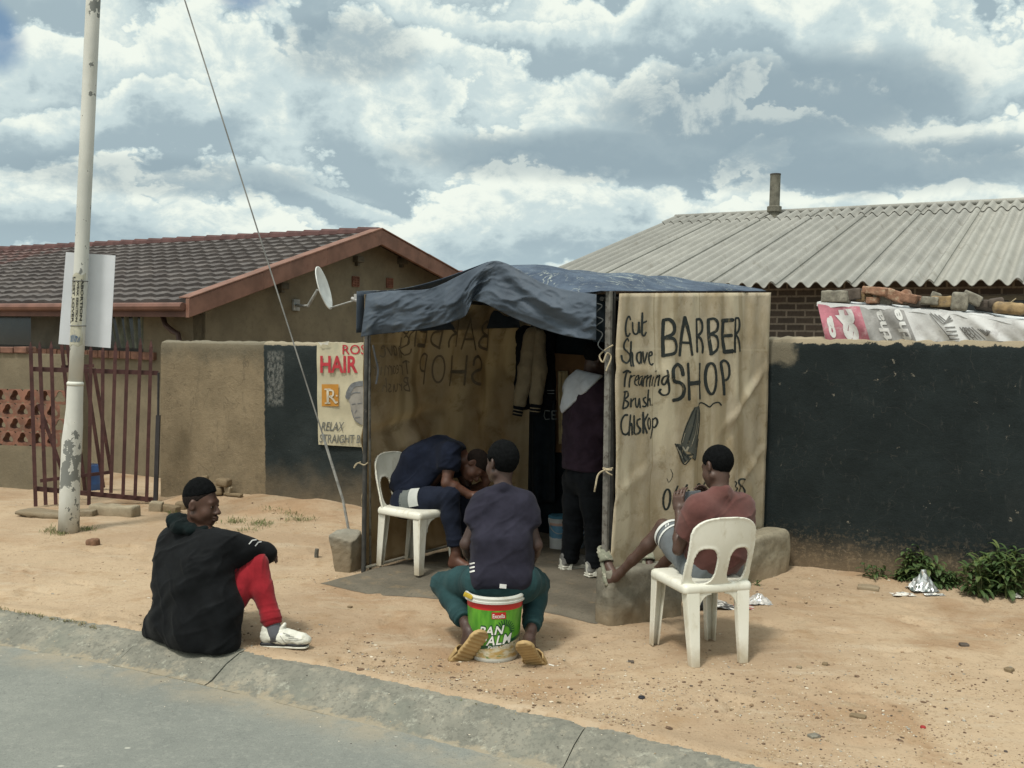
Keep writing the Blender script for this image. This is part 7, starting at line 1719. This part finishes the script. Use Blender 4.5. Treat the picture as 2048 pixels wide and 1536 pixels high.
body(E, JE, SK_E, .95, .0062, .76)
hair('hair', HAIR, E, JE['hd'], JE['hf'], JE['hu'], .95, .0075, ((0, .088, .062), (0, -.09, -.07)), .004, 21, .08, .003); eyes(E, JE['hd'], JE['hf'], JE['hu'], .95)
RUST = fabric('rust_red_shirt', (.108, .046, .041), .16, .9, fade=(.135, .062, .054)); SHORT = fabric('grey_shorts', (.115, .13, .14), .15, .7); WSTR = fabric('white_stripe', (.58, .6, .58), .05)
tshirt('tee_shirt', RUST, E, JE, .020, .0068, .62, (P(1430, 1150, 5.5), (0, 0, -1)), .76, .008, 22, lambda f: f.box(P(1438, 1075, 5.48), (.155, .10, .17), None, .09, .07), scale=20)
shE = trousers('shorts', SHORT, E, JE, .018, .0075, g=.82, shorts=.80, wide=.022, seed=23)
def thE(s, u, an, r): 
    a, b = JE['hi'+s], JE['kn'+s]; ax = (b-a).normalized(); s1 = (Z-ax*Z.dot(ax)).normalized(); s2 = ax.cross(s1); return a.lerp(b, u)+(s1*math.cos(an)+s2*math.sin(an))*r
for s in 'LR':
    for u0, u1, r in ((.765, .81, .0985), (.66, .69, .1005)):
        q = MB(); q.grid(lambda u, v: thE(s, u0+(u1-u0)*v, u*2*math.pi, r), 32, 2); q.build('hem_stripe', WSTR, shE, smooth=True)
q = MB()
for k in (0, 1): q.grid(lambda u, v: thE('L', .705+.04*v, -.75+.16*k+.08*u+.1*v, .102), 3, 3)
q.build('leg_mark', WSTR, shE)
CAMO = plain('camo_sandal', (.19, .20, .15), .75, .3, 16, c2=(.34, .33, .26), thr=(.5, .6))
slide(E, JE['heL']+Vector((-.012, -.0, -.04)), JE['toL']+Vector((-.03, .03, .045)), (.75, -.35, .45), w=.049, mat=CAMO); slide(E, JE['heR']+Vector((-.012, 0, -.03)), JE['toR']+Vector((-.02, .03, .04)), (.75, -.35, .45), w=.047, mat=CAMO)
# the phone, held in both hands
ph = thing('phone', P(1379, 994, 5.70), 'dark phone held sideways in the boy\'s hands', 'phone')
pc_ = P(1379, 996, 5.72); pd = Vector((.93, .30, .05)).normalized(); pn_ = Vector((-.36, .80, -.30)); pn_ = (pn_-pd*pn_.dot(pd)).normalized(); pu = pn_.cross(pd)
if pu.z < 0: pu = -pu
Rp = Matrix((pd, pn_, pu)).transposed(); q = MB(); q.box(pc_, (.158, .010, .078), Rp); q.build('body', plain('phone_grey', (.10, .11, .12), .35, .1), ph, bevel=.004)
q = MB(); q.box(pc_+pd*.066-pn_*.0058, (.022, .003, .05), Rp); q.build('camera_strip', plain('phone_black', (.006, .006, .007), .2), ph, bevel=.001)
q = MB(); q.box(pc_+pn_*.0052, (.148, .0012, .070), Rp); q.build('screen', plain('phone_screen', (.02, .02, .022), .1), ph)
# ================================================================ banner sheet draped along the right wall, rubble on it
RN = Vector((WRD.y, -WRD.x, 0))
def wr(px, py, d=0.0): return PL(px, py, Vector((WRA.x, WRA.y, 0))+RN*d, RN)
ban = thing('banner_sheet', wr(1850, 676, -.1), 'old printed banner sheet draped along the top of the black wall, pink at one end', 'banner')
ftop = [(1634, 604), (1700, 608), (1760, 612), (1830, 618), (1905, 622), (1960, 630), (2048, 640), (2130, 650)]
def wz(t):
    n = len(ftop)-1; k = min(int(t*n), n-1); f = t*n-k; return Vector(ftop[k]).lerp(Vector(ftop[k+1]), f)
def bfront(u, v):                                             # v 0 bottom .. 1 top edge
    tp = wz(u); bpx = 1652+(2130-1652)*u; c = Vector((bpx, 684-2*u)).lerp(tp, v)
    d = -.035+.010*math.sin(u*37+v*3)+.008*math.sin(u*71+v*5)*(1-v)+.012*math.sin(v*3.1)
    return wr(c.x, c.y, d)
def btop(u, v):
    p = Vector(bfront(u, 1)); return p-RN*(.30*v)+Vector((0, 0, .028*v+.012*math.sin(u*29)*math.sin(v*3)))
def bmat(name, c, c2, f=.25): return plain(name, c, .6, f, 7, (9, .3, .02), c2=c2, thr=(.52, .68))
PINK = bmat('banner_pink', (.40, .15, .19), (.46, .30, .32)); BGREY = bmat('banner_grey', (.27, .27, .265), (.36, .36, .355)); BWHITE = bmat('banner_white', (.52, .53, .53), (.42, .42, .42), .1)
U = lambda px: (px-1634)/(2130-1634)
def panel(name, u0, u1, mat, fn, nu=24, nv=10):
    q = MB(); q.grid(lambda u, v: fn(u0+(u1-u0)*u, v), nu, nv); o = q.build(name, mat, ban, smooth=True); return o
panel('pink_print', 0, U(1726), PINK, bfront); panel('grey_print', U(1726), U(1822), BGREY, bfront); panel('pale_print', U(1822), 1, BWHITE, bfront, 60)
q = MB(); q.grid(btop, 80, 6); q.grid(lambda u, v: Vector(bfront(u, 1))+RN*.004+Vector((0, 0, -.03*v*(1+.3*math.sin(u*40)))), 80, 2, flip=True)
q.add([bfront(0, 0), bfront(0, 1), btop(0, 1), Vector(btop(0, 1))+Vector((0, 0, -.35))], [(0, 1, 2, 3)]); q.build('top_fold', bmat('banner_back_white', (.60, .62, .63), (.5, .52, .53), .06), ban, smooth=True)
# printing runs up the sheet, turned on its side
def bpx(px, py): return bfpt(px, py)
def bfpt(px, py, lift=.006):
    u = min(1, max(0, U(px))); tp = wz(u); v = (684-2*u-py)/(684-2*u-tp.y); p = Vector(bfront(u, v)); return p+RN*lift
q = MB()
for txt, x0, y0, wd, ht in (('tha', 1774, 682, 62, 20), ('the', 1814, 684, 66, 20)):
    vs, fs, w = text_mesh(txt, 1.0, .03); k = wd/w
    q.add([bfpt(x0-y*ht/.7, y0-x*k) for x, y in vs], fs)
q.build('grey_lettering', bmat('print_white', (.56, .57, .56), (.5, .5, .5), .05), bpy.data.objects['grey_print'])
q = MB()
for txt, x0, y0, wd, ht in (('st', 1703, 680, 62, 36), ('ca', 1658, 676, 44, 16)):
    vs, fs, w = text_mesh(txt, 1.0, .07); k = wd/w
    q.add([bfpt(x0-y*ht/.7, y0-x*k) for x, y in vs], fs)
q.build('pink_lettering', bpy.data.materials['print_white'], bpy.data.objects['pink_print'])
q = MB(); DG = plain('print_charcoal', (.15, .15, .145), .6, .2, 20)
for k, s_ in enumerate((0, 7, 14)): stroke(q, [(1874+s_, 626+s_*.3), (1890+s_*.6, 648-s_*.4), (1912-s_*.2, 640-s_*.6)], 2.0, lambda x, y, l: bfpt(x, y), smooth=False)
for y in (655, 663, 671, 679): stroke(q, [(1892, y), (1912, y-1)], 2.2, lambda x, y, l: bfpt(x, y), smooth=False)
stroke(q, [(1871, 628), (1894, 678)], 1.6, lambda x, y, l: bfpt(x, y), smooth=False)
for k in range(5): stroke(q, [(1922+k*7, 655), (1934+k*8, 679)], 2.4, lambda x, y, l: bfpt(x, y), smooth=False)
for k in range(3): stroke(q, ellipse(1930+6*k, 660+3*k, 4+2*k, 5+2*k), 1.5, lambda x, y, l: bfpt(x, y))
for k in range(3): stroke(q, [(1962+k*5, 658+k), (1974+k*2, 672-k*3), (1988-k*3, 662-k)], 2.0, lambda x, y, l: bfpt(x, y), smooth=False)
q.build('pattern_print', DG, bpy.data.objects['pale_print'])
BR_O = plain('orange_brick', (.255, .145, .095), .9, .3, 14, (60, .5, .01), c2=(.36, .27, .19), thr=(.5, .66)); BR_Y = plain('ochre_brick', (.27, .195, .105), .9, .3, 14, (60, .5, .01), c2=(.17, .13, .09)); BR_D = plain('dark_brick', (.085, .07, .058), .9, .3, 14, (60, .5, .01)); BR_G = plain('grey_rubble', (.20, .19, .155), .9, .35, 16, (60, .5, .01), c2=(.11, .10, .085))
RB = [('grey half block, leftmost of the rubble on the draped banner', 1672, 594, 47, 20, BR_G, .9, 0), ('dark brick behind the leftmost grey block on the banner', 1704, 590, 32, 18, BR_D, .9, -.1), ('ochre brick piece next to the dark brick on the banner', 1729, 594, 28, 18, BR_Y, .9, .05),
 ('flat orange brick lying on top of the rubble on the banner', 1752, 586, 42, 13, BR_O, .9, .12), ('orange brick tilted down to the right on the banner', 1790, 597, 34, 17, BR_O, .9, .35), ('pointed grey rubble chunk between the orange bricks', 1770, 600, 26, 22, BR_G, .4, 0),
 ('small orange brick chip under the flat orange brick', 1746, 601, 20, 11, BR_O, .7, 0), ('pinkish brick wedge right of the orange bricks', 1821, 600, 30, 15, plain('pink_brick', (.235, .135, .09), .9, .3, 14, (60, .5, .01)), .7, .2), ('tiny orange chip beside the pinkish wedge', 1842, 604, 14, 9, BR_O, .7, 0),
 ('grey brick between the pinkish wedge and the ochre block', 1859, 604, 28, 12, BR_G, .8, .1), ('square ochre block in the middle of the rubble', 1885, 604, 36, 17, BR_Y, .95, 0), ('long dark stone lying along the front edge of the banner', 1861, 615, 74, 13, BR_D, .3, .10),
 ('upright grey slab at the peak of the right rubble heap', 1919, 604, 28, 30, BR_G, .7, .1), ('grey slab leaning down to the right of the rubble peak', 1944, 604, 34, 17, BR_G, .8, .45), ('dark clod of rubble right of the leaning slab', 1972, 613, 38, 17, BR_D, .3, .1),
 ('brown mound of mortar near the right end of the banner', 2016, 618, 52, 19, BR_Y, .2, .05), ('pale stone at the right end of the rubble row', 2046, 624, 22, 12, PALE, .4, 0),
 ('dark brick lump standing behind the flat orange brick', 1735, 588, 24, 16, BR_D, .5, -.3), ('grey chip wedged on top between the ochre and grey bricks', 1872, 594, 18, 10, BR_G, .4, .4), ('orange shard standing up behind the pinkish wedge', 1812, 592, 16, 14, BR_O, .6, -.5), ('grey jagged piece at the foot of the upright slab', 1900, 612, 22, 12, BR_G, .3, .2), ('dark jagged clod resting on the brown mound', 1992, 607, 26, 14, BR_D, .3, -.2)]
for i, (lb, px, py, w, h, m, bx_, tl) in enumerate(RB):
    dd = -.09-.05*(i % 3)-(.07 if i > 16 else 0); c = wr(px, py+h/2, dd); sc_ = c.y/2000
    o = rock('rubble_piece', c, (w*sc_*1.1, .12+.03*(i % 2), h*sc_*1.22), m, lb, 'rubble', 'rubble lying along the draped banner', 60+i, bx_, rz=math.atan2(WRD.y, WRD.x)+random.uniform(-.15, .15), ry=tl, sink=.12, amp=.17)
q = MB(); a = wr(2007, 622, -.2); q.tube([a, wr(2020, 606, -.2), wr(2032, 597, -.22)], .004, 5); tag(recenter(q.build('dry_twig', plain('twig', (.28, .23, .15), .9))), 'thin dry twig sticking out of the brown mortar mound on the banner', 'twig')
# ================================================================ weeds
def leaf_mat(name, a, b):
    t = NT(name); oi = t.tc(); c = t.mix(t.ramp(t.noise(14, 3, .6), .3, .7), a, b)
    t.color(c); t.rough(.55); t.spec(.3)
    tr = t.n('ShaderNodeBsdfTranslucent'); t.l(c, tr.inputs['Color']); mx = t.n('ShaderNodeMixShader'); mx.inputs[0].default_value = .22
    t.l(t.b.outputs[0], mx.inputs[1]); t.l(tr.outputs[0], mx.inputs[2]); t.l(mx.outputs[0], t.out.inputs['Surface']); return t.m
LEAF = leaf_mat('weed_leaf', (.040, .078, .026), (.085, .135, .045)); LEAF2 = leaf_mat('weed_leaf_young', (.075, .115, .035), (.14, .18, .06)); STEM = plain('weed_stem', (.09, .11, .045), .7, .3, 20)
def leaf(mbx, p, d, L, w, droop, mi=0):
    d = Vector(d).normalized(); s = d.cross(Z)
    if s.length < .1: s = Vector((1, 0, 0))
    s.normalize(); n = s.cross(d); vs = []; seg = 5; q_ = Vector(p); dv = d.copy()
    for k in range(seg+1):
        t = k/seg; ww = w*(.25+1.9*t*(1-t)**.8 if k < seg else .02); cup = .25*ww
        vs += [q_-s*ww+n*cup, q_, q_+s*ww+n*cup]; dv = (dv-Z*droop*(.4+t)/seg).normalized(); n = s.cross(dv); q_ = q_+dv*L/seg
    mbx.add(vs, [(k*3+j, k*3+j+1, k*3+j+4, k*3+j+3) for k in range(seg) for j in (0, 1)], mi)
def weed(px, py, wpx, hpx, label, ns, seed, dense=9, lL=.13):
    random.seed(seed); g = GG(px, py); sc_ = g.y/2000; W, H = wpx*sc_, hpx*sc_
    t = thing('weed_plant', g, label, 'plant', 'weeds at the foot of the black wall')
    fo, stq = MB(), MB()
    for i in range(ns):
        a = random.uniform(0, 2*math.pi); r = W*.5*math.sqrt(random.random())*.75; hh = H*random.uniform(.55, 1.0)*(1-.35*(r/(W*.5))**2)
        b = g+Vector((r*math.cos(a), r*math.sin(a)*.6, -.02)); b.z = gz(b.x, b.y)-.01
        tip = b+Vector((random.uniform(-.04, .04)+.12*math.cos(a)*r/W, random.uniform(-.04, .02), hh)); mid = b.lerp(tip, .5)+Vector((random.uniform(-.02, .02), 0, 0))
        stq.tube([b, mid, tip], [.005, .004, .0025], 5)
        for k in range(dense):
            tt = .10+.90*k/(dense-1); c = b.lerp(mid, tt*2) if tt < .5 else mid.lerp(tip, tt*2-1)
            an = k*2.4+random.uniform(-.4, .4); el = .30+.55*tt+random.uniform(-.25, .2)
            d = Vector((math.cos(an)*math.cos(el), math.sin(an)*math.cos(el), math.sin(el)))
            leaf(fo, c, d, lL*random.uniform(.6, 1.1)*(1.0-.25*tt), lL*.115*random.uniform(.8, 1.25), random.uniform(1.1, 2.8), 1 if random.random() < .3*tt+.05 else 0)
    fo.build('foliage', [LEAF, LEAF2], t); stq.build('stem', STEM, t)
weed(1990, 1188, 140, 104, 'largest leafy weed at the wall foot near the right edge, dense and dark green', 30, 1, 15, .14)
weed(1868, 1172, 46, 60, 'leafy weed just left of the biggest one at the wall foot', 9, 2, 12, .13)
weed(1838, 1160, 80, 74, 'bushy weed behind the crumpled foil bag', 14, 3, 13, .13)
weed(1925, 1160, 50, 62, 'lighter weed between two bushy ones against the black wall', 8, 4, 12, .13)
weed(1748, 1160, 38, 36, 'small leafy weed near the flat grey stone', 4, 5, 8, .10)
weed(2085, 1180, 80, 80, 'weed cut off by the right edge of the view', 12, 6, 13, .14)
weed(1905, 1172, 60, 34, 'low spreading weed between the foil bag and the biggest weed', 10, 8, 10, .10)
weed(1800, 1158, 44, 30, 'low weed sprig left of the bushy weed behind the foil bag', 6, 9, 9, .09)
weed(1506, 1170, 16, 22, 'tiny weed sprouting at the foot of the pale concrete block', 3, 7, 6, .05)
random.seed(11)
# ================================================================ grass tufts: one object
q = MB(); GRS = leaf_mat('short_grass', (.07, .11, .03), (.14, .17, .055)); DRY = leaf_mat('dry_grass', (.24, .20, .10), (.32, .27, .15))
def tuft(px, py, wx, wy, n, h=.05, mi=0):
    for _ in range(n):
        g = GG(px+random.gauss(0, wx), py+random.gauss(0, wy)); a = random.uniform(0, 6.28); L = h*random.uniform(.5, 1.2)
        leaf(q, g-Vector((0, 0, .004)), (math.cos(a)*.6, math.sin(a)*.6, random.uniform(.6, 1.4)), L, .0028, random.uniform(.3, 1.2), mi if random.random() < .8 else 1-mi)
for a in ((102, 1064, 9, 4, 90), (122, 1069, 7, 2, 50), (172, 1060, 10, 2, 80), (470, 1044, 12, 3, 120), (520, 1049, 14, 3, 150), (600, 1041, 16, 2, 110), (495, 1062, 14, 2, 50), (340, 1024, 8, 4, 60), (545, 1020, 14, 4, 70), (585, 1030, 12, 3, 50)): tuft(*a)
for k in range(46):
    px = random.uniform(0, 210); py = 1222+px*.19; tuft(px, py-random.uniform(0, 6), 3, 1, 6, .03, 1)
for k in range(20):
    px = random.uniform(540, 1500); py = 1322+(px-540)*.215; tuft(px, py-2, 3, 1, 3, .02, 1)
tag(recenter(q.build('grass', [GRS, DRY])), kind='stuff')
# ================================================================ gravel: one object
PBM = [plain('pebble_brown', (.13, .085, .055), .9, .4, 30), plain('pebble_tan', (.33, .25, .16), .9, .3, 30), plain('pebble_pale', (.50, .45, .36), .8, .2, 30), plain('pebble_dark', (.055, .045, .04), .8, .3, 30), plain('pebble_grey', (.24, .23, .20), .9, .3, 30), plain('dirt_clod', (.24, .165, .10), .95, .3, 40)]
ico = bmesh.new(); bmesh.ops.create_icosphere(ico, subdivisions=1, radius=1); IV = [v.co.copy() for v in ico.verts]; IF = [tuple(v.index for v in f.verts) for f in ico.faces]; ico.free()
q = MB()
def pebble(x, y, r, mi):
    z = gz_fast(x, y); fl = random.uniform(.3, .6); a = random.uniform(0, 6.28); ca, sa = math.cos(a), math.sin(a); ex = random.uniform(.8, 1.5)
    vs = []
    for v in IV:
        j = random.uniform(.78, 1.15); X, Y_, Zz = v.x*r*ex*j, v.y*r*j, v.z*r*fl*j
        vs.append((x+X*ca-Y_*sa, y+X*sa+Y_*ca, z+r*fl*.35+Zz))
    q.add(vs, IF, mi)
NP = 9000; 
cand = RNG.random((90000, 3)); px_ = cand[:, 0]*2300-120; py_ = 990+(cand[:, 1]**.8)*560
pts = []
for a, b in zip(px_, py_):
    p = G(a, b); 
    if p.y > 11: continue
    pts.append((p.x, p.y))
pts = np.array(pts); S_ = (pts[:, 0]-K0.x)*KN.x+(pts[:, 1]-K0.y)*KN.y-kcurve((pts[:, 0]-K0.x)*KD.x+(pts[:, 1]-K0.y)*KD.y)
dens = fbm(np.concatenate([pts, np.zeros((len(pts), 1))], 1), 1.3, 31, 3); keep = (S_ < -.01) & (RNG.random(len(pts)) < np.clip((dens-.44)*6, .04, 1)*np.where(S_ > -.8, 1.0, .5))
inside = ((pts[:, 0]-T1.x)*LN.x+(pts[:, 1]-T1.y)*LN.y > 0) & ((pts[:, 0]-T1.x)*FN.x+(pts[:, 1]-T1.y)*FN.y < .25) & ((pts[:, 0]-T2.x)*SN.x+(pts[:, 1]-T2.y)*SN.y < .05)
keep &= ~inside; pts = pts[keep][:NP]; ZP = gzn(pts[:, 0], pts[:, 1]); ZD = {}
gz_fast = lambda x, y: ZD[(x, y)]
for (x, y), z in zip(pts, ZP):
    ZD[(x, y)] = z; r = min(.010, .0021*math.exp(abs(random.gauss(0, .60)))); mi = random.choices(range(5), (.27, .44, .16, .04, .09))[0]; pebble(x, y, r, mi)
CLODM = 0
for _ in range(300):                                          # crumbly clods of the same dirt, flat and dull
    x, y = pts[random.randrange(len(pts))]; x += random.gauss(0, .08); y += random.gauss(0, .08); ZD[(x, y)] = gz(x, y)-.001
    pebble(x, y, random.uniform(.005, .013)*(1 if random.random() < .85 else 1.5), random.choice((0, 1, 1, 5)))
# loose grit on the kerb and road edge
for _ in range(240):
    u, s_ = random.uniform(-2.4, 3.2), abs(random.gauss(.2, .28))+.02
    x, y, _z = kp(u, s_, 0); z = np.interp(s_, [a for a, b in prof2], [b for a, b in prof2]) if False else (.010-.085*max(0, min(1, (s_-.07)/.25)))
    ZD[(x, y)] = z+.001; pebble(x, y, random.uniform(.0015, .0045), random.choice((1, 2, 2, 4, 3)))
tag(recenter(q.build('gravel', PBM)), kind='stuff')
# bigger loose stones, each one its own thing
BIG = [('flat pale grey stone lying before the small weed at the black wall', 1736, 1178, .15, .09, .03, PALE, .5), ('dark stone on the dirt at the right edge below the wall litter', 1928, 1292, .05, .04, .022, BR_D, .4), ('small round stone near the right bottom corner of the dirt', 1650, 1330, .03, .026, .02, STONE, .2),
 ('brown clod right of the middle of the bare dirt at the right', 2018, 1342, .045, .04, .025, STONE, .4), ('flat clod on the dirt below the plastic chair', 1716, 1434, .07, .04, .014, STONE, .5), ('grey chip in the dirt near the kerb at the bottom right', 1628, 1474, .05, .035, .014, BR_G, .5),
 ('small dark stone in the dirt just left of the boy\'s chair', 1262, 1325, .032, .026, .014, BR_D, .5), ('white pebble on the dirt near the wrapper litter', 1598, 1336, .028, .022, .016, PALE, .3), ('brown pebble by the mat corner left of the oil bucket', 700, 1215, .028, .024, .014, STONE, .4)]
for i, (lb, px, py, sx, sy, sz, m, bx_) in enumerate(BIG): rock('stone', GG(px, py), (sx, sy, sz), m, lb, 'stone', None, 90+i, bx_, rz=random.uniform(-1, 1), sink=.3)
# ================================================================ litter
def crumple(name, px, py, w, d, h, mats, label, cat, seed, n=16, peak=(.5, .5), fr=7, amp=.35, matpick=None, lift=.003):
    g = GG(px, py); q = MB(); rs = np.random.default_rng(seed); off = rs.random((n+1, n+1, 3))-.5
    def fn(u, v):
        i, j = int(round(u*n)), int(round(v*n)); r = math.hypot((u-peak[0])/.5, (v-peak[1])/.5); hh = h*max(0, 1-r*.95)**.9
        x = (u-.5)*w+off[i, j, 0]*w/n*.9; y = (v-.5)*d+off[i, j, 1]*d/n*.9; return g+Vector((x, y, lift+hh*(1+amp*off[i, j, 2])+max(0, off[i, j, 2])*.10*h+.002))
    q.grid(fn, n, n); q.m = [int(rs.integers(0, len(mats))) if len(mats) > 1 and rs.random() < .5 else 0 for _ in q.m]
    return tag(recenter(q.build(name, mats)), label, cat)
FOIL = plain('silver_foil', (.62, .64, .64), .28, .25, 30, metal=.7, c2=(.3, .32, .33)); FOILP = plain('foil_print', (.10, .13, .12), .4, .3, 60); CLEAR = plain('milky_plastic', (.42, .41, .39), .25, .25, 30, (30, .5, .01)); PAPER = plain('litter_paper', (.62, .61, .56), .8, .1, 20, c2=(.45, .42, .36))
crumple('foil_bag', 1846, 1180, .19, .14, .135, [FOIL, FOIL, FOILP], 'crumpled silver foil snack bag standing against the weeds', 'litter', 1, 14, (.5, .55))
crumple('torn_wrapper', 1806, 1190, .16, .08, .018, [PAPER, FOIL, plain('wrapper_dark', (.2, .14, .10), .7)], 'torn pale wrapper scraps lying before the foil bag', 'litter', 2, 10)
crumple('foil_scrap', 1868, 1190, .14, .06, .012, [FOIL, PAPER], 'flattened foil scrap right in front of the foil bag', 'litter', 3, 10)
crumple('paper_scrap', 2033, 1198, .055, .05, .03, [PAPER], 'folded white paper scrap below the biggest weed', 'litter', 4, 4, lift=.012)
crumple('clear_wrapper', 1517, 1206, .17, .13, .06, [CLEAR, CLEAR, FOIL], 'crumpled clear plastic wrapper on the sand behind the boy\'s chair', 'litter', 5, 14)
mg = thing('magazine', GG(1445, 1212), 'open black and white printed magazine lying under the boy\'s chair', 'magazine')
q = MB(); m0 = GG(1445, 1212); q.grid(lambda u, v: m0+Vector(((u-.5)*.30+.03*v, (v-.5)*.22, .012+.012*math.sin(u*math.pi*2)+.008*math.sin(v*5))), 14, 8)
tm = NT('printed_page'); nn = tm.ramp(tm.noise(26, 4, .7, tm.mapping(tm.tc(), (1, 1.6, 1))), .47, .50); tm.color(tm.mix(nn, (.62, .61, .58), (.05, .05, .05))); tm.rough(.6); q.build('pages', tm.m, mg, smooth=True)
q = MB(); q.grid(lambda u, v: m0+Vector((.07+(u)*.15, -.06+(v-.5)*.14, .008+.01*math.sin(u*4))), 8, 5); tm2 = NT('printed_cover'); nn = tm2.ramp(tm2.noise(20, 3, .6), .45, .55); tm2.color(tm2.mix(nn, (.5, .46, .42), (.32, .10, .08))); q.build('loose_page', tm2.m, mg, smooth=True)
bt = thing('shoe', GG(1395, 1212), 'dark shoe lying on its side under the boy\'s chair beside the magazine', 'shoe')
fshoe = lambda f: (f.chain([GG(1388, 1205)+Vector((0, 0, .04)), GG(1398, 1220)+Vector((0, 0, .035))], [.045, .035], .02))
gS = GG(1392, 1210); sdfpart('upper', SOLEB, bt, gS-Vector((.2, .2, .05)), gS+Vector((.2, .2, .2)), .006, fshoe, wrinkle(.003, 20, 3)); q = MB(); q.bar(gS+Vector((.045, -.03, .07)), gS+Vector((.08, -.06, .015)), .05, .012, (1, 1, 0)); q.build('sole', SOLEW, bt, bevel=.004)
for px, py, lb, r in ((1283, 1396, 'small dark bottle cap on the bare dirt near the kerb', .016), (1846, 1456, 'tiny red wrapper scrap on the bare dirt at the lower right', .012)):
    g = GG(px, py); q = MB(); q.lathe(g, [(r, 0), (r*1.05, .004), (r*.9, .009), (.0001, .010)], 14)
    tag(recenter(q.build('bottle_cap' if r > .013 else 'wrapper_scrap', plain('cap_dark', (.02, .022, .03), .4) if r > .013 else plain('scrap_red', (.3, .03, .03), .5))), lb, 'bottle cap' if r > .013 else 'litter')
g = GG(1098, 1331); q = MB(); q.tube([g+Vector((0, 0, .005)), g+Vector((.026, -.02, .005))], .0045, 8); tag(recenter(q.build('cigarette_end', PAPER)), 'cigarette end on the sand right of the tan sandal', 'litter')
